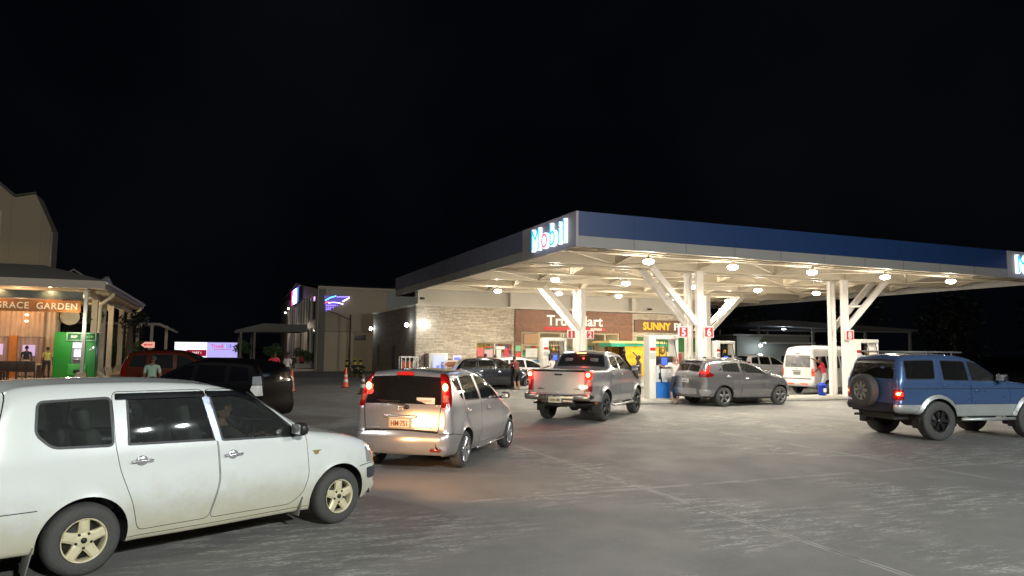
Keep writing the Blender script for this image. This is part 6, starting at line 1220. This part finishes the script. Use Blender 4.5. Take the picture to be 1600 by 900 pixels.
for x, z in ((-3.25, 3.55), (-3.25, 3.2)): mb = MB(); mb.ell((x, -.12, z), (.10, .03, .06)); mb.build('light_spot', mat('spot_glow', (1, .85, .6), .5, emis=(1, .8, .5), es=2.5), c_)
# name board
t = thing('name_board', 'long orange timber name board with cream letters above the curtained restaurant front', 'sign', WL(-.2, -.12, 0), TH)
mb = MB(); mb.b2((-9, -.06, 3.62), (0, .0, 4.24)); mb.build('board', mat('orange_board', (.42, .15, .035), .5, noise=.2, nscale=2), t)
text('lettering', 'GRACE  GARDEN', .47, mat('cream_lettering', (.75, .62, .42), .5, emis=(1, .8, .5), es=.18), t, FACE((-3.78, -.08, 3.77)), .012, .008, spacing=1.12, fit=3.62)
for x in (-9.5, -6.6, -3.9, -1.6):
    l_ = thing('soffit_lamp', 'recessed warm soffit lamp above the orange name board, %s' % {-9.5: 'furthest left and out of frame', -6.6: 'at the left edge', -3.9: 'in the middle', -1.6: 'nearest the corner post'}[x], 'lamp', WL(x, -.32, 4.895), TH, 'warm soffit lamps')
    mb = MB(); mb.cyl((0, 0, 0), (0, 0, -.015), .07, 14); mb.build('lens', mat('soffit_lens', (1, .8, .5), .3, emis=(1, .78, .42), es=14), l_)
    lamp('SPOT', (0, 0, -.03), 130, (1, .66, .32), .08, (0, .35, -3), radians(150), .6, l_)
for x in (-6.5, -3.3): lamp('POINT', (x, -1.6, 4.0), 130, (1, .66, .38), .2, parent=c_, name='veranda_light')
lamp('POINT', (-1.2, 8, 4.0), 130, (1, .78, .48), .2, parent=p_, name='veranda_light'); lamp('POINT', (-1.2, 16, 4.0), 130, (1, .78, .48), .2, parent=p_, name='veranda_light')
# ATM kiosk
ATG = mat('kiosk_green', (.025, .30, .035), .4, coat=.3, noise=.06)
t = thing('cash_machine', 'bright green cash machine kiosk with a lit screen behind the front portico post', 'cash machine', WL(-.50, 1.0, .12), TH)
mb = MB(); mb.rbox((0, .35, 1.24), (1.95, 1.1, 2.48), .02); mb.build('kiosk', ATG, t)
mb = MB(); mb.rbox((.28, -.25, 2.25), (1.40, .12, .46), .02, 0); mb.box((-.05, -.318, 2.25), (.60, .02, .32), 1); mb.box((.66, -.318, 2.25), (.50, .02, .32), 1); hd = mb.build('header', [mat('kiosk_pale_green', (.35, .62, .35), .4), mat('kiosk_dark_green', (.012, .14, .02), .4)], t)
text('lettering', 'BSP', .20, WH, hd, FACE((-.20, -.335, 2.18)), .004, .008); text('lettering', 'ATM', .18, mat('pale_green_ink', (.3, .6, .3), .5), hd, FACE((.50, -.335, 2.18)), .004, .004)
mb = MB(); mb.rbox((.18, -.24, 1.35), (.62, .10, 1.25), .02, 0); sc_ = mb.build('machine', mat('machine_grey', (.25, .25, .27), .4), t)
mb = MB(); mb.rbox((.16, -.30, 1.78), (.48, .02, .26), .01, 0); mb.rbox((.16, -.30, 1.36), (.34, .02, .36), .01, 0); mb.build('screen', mat('atm_screen', (.8, .75, .9), .4, emis=(.88, .80, 1), es=2.2), sc_)
mb = MB(); mb.rbox((.16, -.34, 1.02), (.40, .14, .08), .02); mb.build('keypad', STEEL, sc_); mb = MB(); mb.rbox((.15, -.28, .50), (.85, .14, .62), .03, 0); mb.rbox((.15, -.36, .40), (.3, .02, .2), .01, 1); mb.build('lower_panel', [mat('kiosk_light_green', (.06, .42, .08), .4), BLACKP], t); mb = MB(); mb.ell((.75, -.22, 1.55), (.06, .03, .05)); mb.build('camera_dome', WH, t)
lamp('POINT', (.2, -.8, 1.7), 6, (.85, .75, 1), .1, parent=t, name='screen_glow'); lamp('POINT', (0, -1.6, 2.9), 110, (1, .95, .75), .15, parent=t, name='kiosk_light')
# satellite dish, planter tree
t = thing('round_wall_clock', 'large pale round disc on the wall above the green kiosk', 'disc', WL(-1.15, 2.9, 3.5), TH); mb = MB(); mb.lathe([(.001, -.03), (.35, -.03), (.46, 0), (.48, .03), (.46, .04)], 28, Matrix.Rotation(pi/2, 4, 'X')); mb.build('disc', mat('pale_disc', (.5, .46, .36), .6), t); mb = MB(); mb.tube([(0, 0, 0), (0, .28, 0)], .03, 6); mb.build('bracket', STEEL, t)
tree('potted_palm', 'leafy plant with white flowers above the green kiosk', WL(-.3, 3.6, .12), 4.2, .75, 420, LF, None, .09); tree('tree', 'dark slim tree standing inside the portico posts', WL(.9, 12.5, .0), 4.6, 1.3, 700, LFD, None, .32)
# tables and chairs under the veranda
def table(p, rz, lab, L=1.7):
    t = thing('table', lab, 'table', p, rz, 'dark legged tables on the veranda'); mb = MB(); mb.rbox((0, 0, .78), (L, .8, .05), .01); mb.build('table_top', mat('table_cloth_cream', (.5, .4, .28), .7), t)
    for sx in (-1, 1):
        for sy in (-1, 1): mb = MB(); mb.box((sx*(L/2-.08), sy*.32, .38), (.08, .08, .76)); mb.build('leg', mat('dark_timber', (.05, .03, .02), .6), t)
table(WL(-2.75, 0.2, .12), TH+.05, 'cream topped dark legged table under the name board, nearest the kiosk'); table(WL(-4.9, .5, .12), TH, 'cream topped dark legged table at the left picture edge')
def chair(p, rz, lab, m):
    t = thing('chair', lab, 'chair', p, rz, 'chairs round the veranda tables'); mb = MB(); mb.rbox((0, 0, .44), (.44, .42, .04), .015); mb.build('seat', m, t); mb = MB(); mb.rbox((0, .2, .72), (.42, .04, .5), .015, 0, Matrix.Rotation(-.15, 3, 'X')); mb.build('backrest', m, t)
    for sx in (-1, 1):
        for sy in (-1, 1): mb = MB(); mb.beam((sx*.19, sy*.18, 0), (sx*.17, sy*.15, .43), .035, .035); mb.build('leg', m, t)
DT = mat('dark_timber', (0,)*3)
for i, x in enumerate((-3.35, -3.0, -2.6, -2.2)): chair(WL(x, -.45, .12), TH+pi+random.uniform(-.2, .2), 'dark wooden chair at the near table side, %s from the left' % ORD[i], DT)
chair(WL(-4.3, -.4, .12), TH+1.2, 'orange plastic chair at the left picture edge', mat('orange_plastic', (.65, .12, .03), .4))
# second veranda further back
t = thing('far_portico', 'smaller unlit veranda beyond the first with a hipped roof and slim posts', 'veranda', (-32.4, 62, 0), TH)
mb = MB(); mb.prism([(-6, 3.9), (1.9, 3.9), (3.1, 3.3), (3.1, 3.12), (1.8, 3.72), (-6, 3.72)], 'y', 0, 7); mb.build('roof', FAS, t)
for x, y in ((-1.2, .4), (.2, .4), (1.3, .4), (2.3, 3)): mb = MB(); mb.b2((x-.12, y-.12, 0), (x+.12, y+.12, 3.75)); mb.build('post', POST, t)
mb = MB(); mb.b2((-6, 4, 0), (-.5, 4.2, 3.7)); mb.build('wall', mat('dark_wall', (.06, .055, .05), .8), t)
lamp('POINT', (.0, 1.5, 3.2), 22, (1, .85, .6), .1, parent=t, name='veranda_light')
t = thing('yellow_kerb_rail', 'short yellow painted kerb beside the portico downpipe', 'kerb', WL(1.6, 17, 0), TH); mb = MB(); mb.rbox((0, 0, .2), (.5, 3.5, .4), .05); mb.build('kerb_block', mat('yellow_kerb', (.55, .42, .05), .6), t)

# ------------------------------------------------------------ people
def ik(a, b, l1, l2, bend):
    a, b = Vector(a), Vector(b); d = b-a; L = min(d.length, (l1+l2)*.999); d = d.normalized(); x = (l1*l1-l2*l2+L*L)/(2*L); h_ = sqrt(max(0, l1*l1-x*x)); bd = Vector(bend); bd = (bd-d*bd.dot(d)).normalized(); return a+d*x+bd*h_, a+d*L
SKIN = mat('brown_skin', (.16, .075, .045), .5, noise=.1); SKINL = mat('light_brown_skin', (.36, .19, .12), .5, noise=.1); HAIR = mat('black_hair', (.012, .010, .009), .6)
def person(lab, p, rz, shirt, trousers, H=1.68, skin=SKIN, lh=None, rh=None, lf=None, rf=None, lean=0., side=0., pelvis=None, hair=HAIR, short=False, bald=False, shoes=None, sleeve=.45, look=0., seated=False):
    """faces local +y; x to its right. Hands and feet are targets in the person's frame, metres"""
    t = thing('person', lab, 'person', p, rz); k = H/1.70; V3 = lambda *a: Vector(a)*k
    pel = V3(*(pelvis or (0, 0, .93))); up = Vector((sin(side), sin(lean), cos(lean)*cos(side))).normalized(); rt = Vector((cos(side), 0, -sin(side)))
    sp1 = pel+up*.16*k; ch = pel+up*.36*k; nk = pel+up*.53*k; hb = nk+(up+Vector((0, .25, .3))).normalized()*.07*k; J = {}
    V = []; Rr = []; E = []; tg = []
    def v(p, r, g): V.append(Vector(p)); Rr.append(r if isinstance(r, tuple) else (r, r)); tg.append(g); return len(V)-1
    def chain(idx, pts):
        for (p, r, g) in pts: n = v(p, r, g); E.append((idx, n)); idx = n
        return idx
    i0 = v(pel, (.135*k, .105*k), 't'); i1 = chain(i0, [(sp1, (.125*k, .095*k), 's')]); i2 = chain(i1, [(ch, (.15*k, .11*k), 's')]); i3 = chain(i2, [(nk, (.06*k, .06*k), 'k')]); chain(i3, [(hb, (.052*k, .055*k), 'k')])
    hands = []
    for sg, tgt in ((-1, lh), (1, rh)):
        sh_ = ch+up*.10*k+rt*sg*.185*k; tg_ = Vector(tgt)*k if tgt is not None else sh_+V3(sg*.08, .06, -.54)
        el, wr = ik(sh_, tg_, .28*k, .25*k, (sg*.5, -.7, -.3)); a = chain(i2, [(sh_, .062*k, 's'), (sh_+(el-sh_)*.5, .050*k, 's' if sleeve > .3 else 'k'), (el, .042*k, 's' if sleeve > .8 else 'k'), (wr, .029*k, 's' if sleeve > 1.5 else 'k')])
        hands.append((wr, (wr-el).normalized(), sg)); d = (wr-el).normalized(); chain(a, [(wr+d*.05*k, (.036*k, .02*k), 'k'), (wr+d*.085*k, (.034*k, .016*k), 'k')])
    feet = []
    for sg, tgt in ((-1, lf), (1, rf)):
        hp = pel+Vector((sg*.095*k, 0, -.04*k)); tg_ = Vector(tgt)*k if tgt is not None else V3(sg*.11, 0, .08)
        kn, an = ik(hp, tg_, .43*k, .43*k, (sg*.1, 1, .1)); gl = 'k' if short else 't'
        a = chain(i0, [(hp, .092*k, 't'), (hp+(kn-hp)*.5, .075*k, 't'), (kn, .056*k, 't'), (kn+(an-kn)*.35, .055*k, gl), (an, .036*k, gl)]); chain(a, [(an+V3(0, .07, -.045), (.04*k, .03*k), 'b'), (an+V3(sg*.01, .15, -.055), (.038*k, .022*k), 'b')])
    me = bpy.data.meshes.new('p'); me.from_pydata(V, E, []); ob = bpy.data.objects.new('p', me); COL.objects.link(ob)
    ob.modifiers.new('s', 'SKIN'); sv = me.skin_vertices[0].data
    for i, r in enumerate(Rr): sv[i].radius = r
    sv[0].use_root = True; m2 = ob.modifiers.new('u', 'SUBSURF'); m2.levels = 2; m2.render_levels = 2
    dg = bpy.context.evaluated_depsgraph_get(); dg.update(); me2 = bpy.data.meshes.new_from_object(ob.evaluated_get(dg)); bpy.data.objects.remove(ob)
    P = np.array([tuple(q) for q in V]); ctr = np.array([tuple(f.center) for f in me2.polygons]); mats = {'s': 0, 't': 1, 'k': 2, 'b': 3}
    best = np.full(len(ctr), 1e9); lab_ = np.zeros(len(ctr), int)
    for a, b in E:
        A_, B_ = P[a], P[b]; d = B_-A_; tt = np.clip(((ctr-A_)@d)/(d@d+1e-9), 0, 1); dist = np.linalg.norm(ctr-A_-tt[:, None]*d, axis=1)-(Rr[a][0]+(Rr[b][0]-Rr[a][0])*tt); kk = dist < best; best[kk] = dist[kk]; lab_[kk] = np.where(tt[kk] > .5, mats[tg[b]], mats[tg[a]])
    Vn = [v_.co.copy() for v_ in me2.vertices]; Fn = [tuple(f.vertices) for f in me2.polygons]; mi = list(lab_)
    mb = MB()
    for wr, d, sg in hands:     # four fingers of unequal length, slightly curled, and a thumb from the side of the palm
        s_ = d.cross(Vector((0, 1, .2))).normalized(); n_ = s_.cross(d).normalized()
        for q in range(4):
            b0 = wr+d*.085*k+s_*(q-1.5)*.018*k; ln = (.055, .07, .066, .05)[q]*k; mb.tube([b0-d*.02*k, b0+d*ln*.5, b0+d*ln*.8+n_*.016*k, b0+d*ln*.9+n_*.034*k], [.009*k, .0085*k, .008*k, .005*k], 6, 2)
        b0 = wr+d*.03*k-s_*.028*k; mb.tube([b0, b0+d*.03*k-s_*.022*k, b0+d*.055*k-s_*.02*k+n_*.01*k], [.011*k, .010*k, .006*k], 6, 2)
    hc = hb+(up+Vector((0, .25, .1))).normalized()*.10*k; RM = Matrix.Rotation(look, 3, 'Z')   # head
    mb.ell(hc, (.074*k, .092*k, .112*k), 2, 18, 12); mb.ell(hc+Vector((0, .02, -.075))*k, (.052*k, .06*k, .05*k), 2, 14, 8)
    for sg in (-1, 1): mb.ell(hc+RM @ Vector((sg*.078*k, -.005*k, -.01*k)), (.012*k, .022*k, .03*k), 2, 8, 6); mb.ell(hc+RM @ Vector((sg*.028*k, .083*k, .0*k)), (.012*k, .008*k, .007*k), 4, 8, 6)
    mb.ell(hc+RM @ Vector((0, .098*k, -.025*k)), (.012*k, .018*k, .022*k), 2, 8, 6); mb.ell(hc+RM @ Vector((0, .086*k, -.062*k)), (.022*k, .008*k, .006*k), 3 if False else 2, 8, 6)
    o = len(Vn); Vn += mb.v; Fn += [tuple(i+o for i in f) for f in mb.f]; mi += mb.m
    link('body', mesh('body', Vn, Fn, [shirt, trousers, skin, shoes or skin, BLACKP], mi, True), t)
    if not bald: hm = MB(); hm.ell(hc+RM @ Vector((0, -.018*k, .028*k)), (.082*k, .092*k, .098*k), 0, 16, 10); hm.build('hair', hair, t)
    return t
WT = mat('white_shirt', (.62, .58, .55), .8, noise=.12, nscale=6); NV = mat('navy_shorts', (.04, .045, .07), .8, noise=.2); GRS = mat('grey_shirt', (.12, .12, .135), .8, noise=.1); KH = mat('khaki_trousers', (.42, .33, .19), .8, noise=.15); RS = mat('red_shirt', (.55, .03, .05), .8, noise=.15); LG = mat('pale_jeans', (.48, .50, .52), .8, noise=.15); BS = mat('black_shirt', (.02, .02, .02), .8); YS = mat('yellow_shirt', (.42, .34, .08), .8); PG = mat('pale_green_shirt', (.26, .36, .28), .8, noise=.1)
person('bald man in white t-shirt and navy shorts with raised arms at pump five', (6.07, 26.75, 0), TH-.2, WT, NV, 1.72, SKINL, lh=(-.48, .28, 1.40), rh=(.52, .16, 1.46), short=True, bald=True, shoes=mat('sandal', (.3, .12, .08), .6))
person('person in grey shirt and khaki trousers with one arm raised behind the silver pickup', (5.12, 29.0, 0), TH+.7, GRS, KH, 1.72, SKIN, lh=(-.12, .12, 1.78), rh=(.2, .3, 1.0), shoes=BLACKP)
person('man in red shirt and pale jeans reaching up to the side window of the minibus', (14.25, 32.9, 0), TH+.95, RS, LG, 1.72, SKIN, lh=(-.30, .52, 1.62), rh=(-.02, .45, 1.05), lean=.22, shoes=BLACKP)
person('pump attendant in a white shirt standing by the pump left of the back posts', (1.95, 34.6, 0.0), TH+.5, WT, BS, 1.68, SKIN, lh=(-.25, .25, 1.1), rh=(.25, .3, 1.15), shoes=BLACKP)
person('person in dark clothes standing in front of the poster window, left of two', (-1.32, 37.1, 0), TH, BS, BS, 1.66); person('person in dark clothes standing in front of the poster window, right of two', (-.82, 37.3, 0), TH+.6, mat('dark_green_shirt', (.05, .06, .04), .8), BS, 1.6)
person('man in a black shirt standing behind the veranda table', tuple(WL(-2.75, 1.15, .12)), TH+.2, BS, mat('cream_trousers', (.45, .36, .25), .8), 1.70); person('woman in a yellow top and dark skirt standing left of the green kiosk', tuple(WL(-1.72, .75, .12)), TH+.3, YS, mat('dark_skirt', (.03, .02, .04), .8), 1.66)
person('man in a pale green shirt seen from behind between the orange and black cars', (-10.7, 21.6, 0), .2, PG, BS, 1.62)
person('person in a red top behind the tail of the black people carrier, left of two', (-11.6, 35.5, 0), .3, RS, BS, 1.66, lh=(-.3, .3, 1.2)); person('person in a white top behind the tail of the black people carrier, right of two', (-11.1, 35.9, 0), -.4, WT, BS, 1.62)
person('person sitting on the warehouse terrace beside the red motorcycle', (-17.6, 61.0, .16), .4, RS, BS, 1.7, pelvis=(0, 0, .50), lf=(-.12, .45, .08), rf=(.12, .45, .08), lh=(-.15, .4, .62), rh=(.15, .4, .62))
t = thing('bench', 'low block seat on the warehouse terrace under the sitting person', 'bench', (-17.6, 60.95, .16), .4); mb = MB(); mb.rbox((0, -.05, .2), (1.2, .4, .40), .03); mb.build('seat', CONC, t)
def local(root_loc, yaw, x, y, z):
    a = radians(yaw); return (root_loc[0]+x*cos(a)-y*sin(a), root_loc[1]+x*sin(a)+y*cos(a), z)
person('driver seated behind the wheel of the white station wagon', local((-4.211, 6.769), 48.86, 1.46, -.36, 0.0), radians(48.86-90), mat('driver_dark_shirt', (.07, .06, .06), .8), BS, 1.62, SKINL, pelvis=(0, 0, .68), lf=(-.12, .62, .38), rf=(.12, .62, .38), lh=(-.12, .40, 1.02), rh=(.14, .40, 1.0), lean=-.12)
person('driver seated in the grey crossover seen through its open window', local((7.161, 26.486), 25.56, 1.3, -.36, 0.0), radians(25.56-90), WT, BS, 1.66, SKINL, pelvis=(0, 0, .80), lf=(-.12, .6, .5), rf=(.12, .6, .5), lh=(-.12, .38, 1.12), rh=(.14, .38, 1.1), lean=-.1)
person('person leaning into the dark estate car near the pickup tail lamp', local((-1.9, 35.6), 12, 2.0, -1.25, 0.0), radians(30), mat('maroon_shirt', (.16, .03, .03), .8), BS, 1.66, SKINL, short=True, lean=.5, lh=(-.2, .6, 1.0), rh=(.2, .55, .95))

# ------------------------------------------------------------ unseen yard floodlights, assumed behind the camera and to both sides; two more added
def added_yard_light(p, e, tgt, lab, col=(.97, 1, .95), sz=.35, spot=140):
    t = thing('added_yard_light', lab, 'lamp', (p[0], p[1], 0), math.atan2(tgt[1]-p[1], tgt[0]-p[0]), 'assumed and added yard floodlights on poles')
    mb = MB(); mb.tube([(-1.2, 0, 0), (-1.2, 0, p[2]), (-.2, 0, p[2]+.25)], [.11, .07, .05], 10); mb.build('pole', STEEL, t); mb = MB(); mb.rbox((0, 0, p[2]+.16), (.6, .4, .12), .03); mb.build('lamp_head', STEEL, t); mb = MB(); mb.box((0, 0, p[2]+.09), (.5, .32, .02)); mb.build('lens', mat('flood_lens', (1, 1, 1), .3, emis=(1, .97, .92), es=70), t)
    lo = lamp('SPOT', (p[0], p[1], p[2]), e, col, sz, tgt, radians(spot), .6)
    mw = lo.matrix_basis.copy(); lo.parent = t; lo.matrix_parent_inverse = (Matrix.Translation((p[0], p[1], 0)) @ Matrix.Rotation(t.rotation_euler.z, 4, 'Z')).inverted()
added_yard_light((9, -9, 9), YL1, (-1, 10, 0), 'tall yard floodlight assumed on a pole behind the photographer'); added_yard_light((-13.0, 8.0, 9.5), YL2, (0, 10, 0), 'tall yard floodlight assumed on a pole beyond the left picture edge')  # no poles in view; both lamps assumed from the foreground light and shadow
added_yard_light((-22.5, 22, 8), YL3, (-24, 44, 5), 'yard floodlight on a pole added left of the frame to light the restaurant', (1, .85, .62)); added_yard_light((16.6, .3, 8.7), YL4*.5, (0, 12, 0), 'tall yard floodlight assumed on a pole right of the frame, the left of a pair', (.90, .97, 1), .10); added_yard_light((17.0, 1.5, 8.7), YL4*.5, (0, 12, 0), 'tall yard floodlight assumed on a pole right of the frame, the right of a pair', (.90, .97, 1), .10)  # first lamp added to light the restaurant; right-hand pair assumed from window reflections
yl = WS(3.2, 30.5, 0); added_yard_light((yl.x, yl.y, 4.2), YL5, tuple(WS(.5, 42, 2.6)), 'unseen low lamp added behind the shop to light the tan warehouse wall', (1, .88, .68))  # unseen lamp, added to light the tan warehouse wall
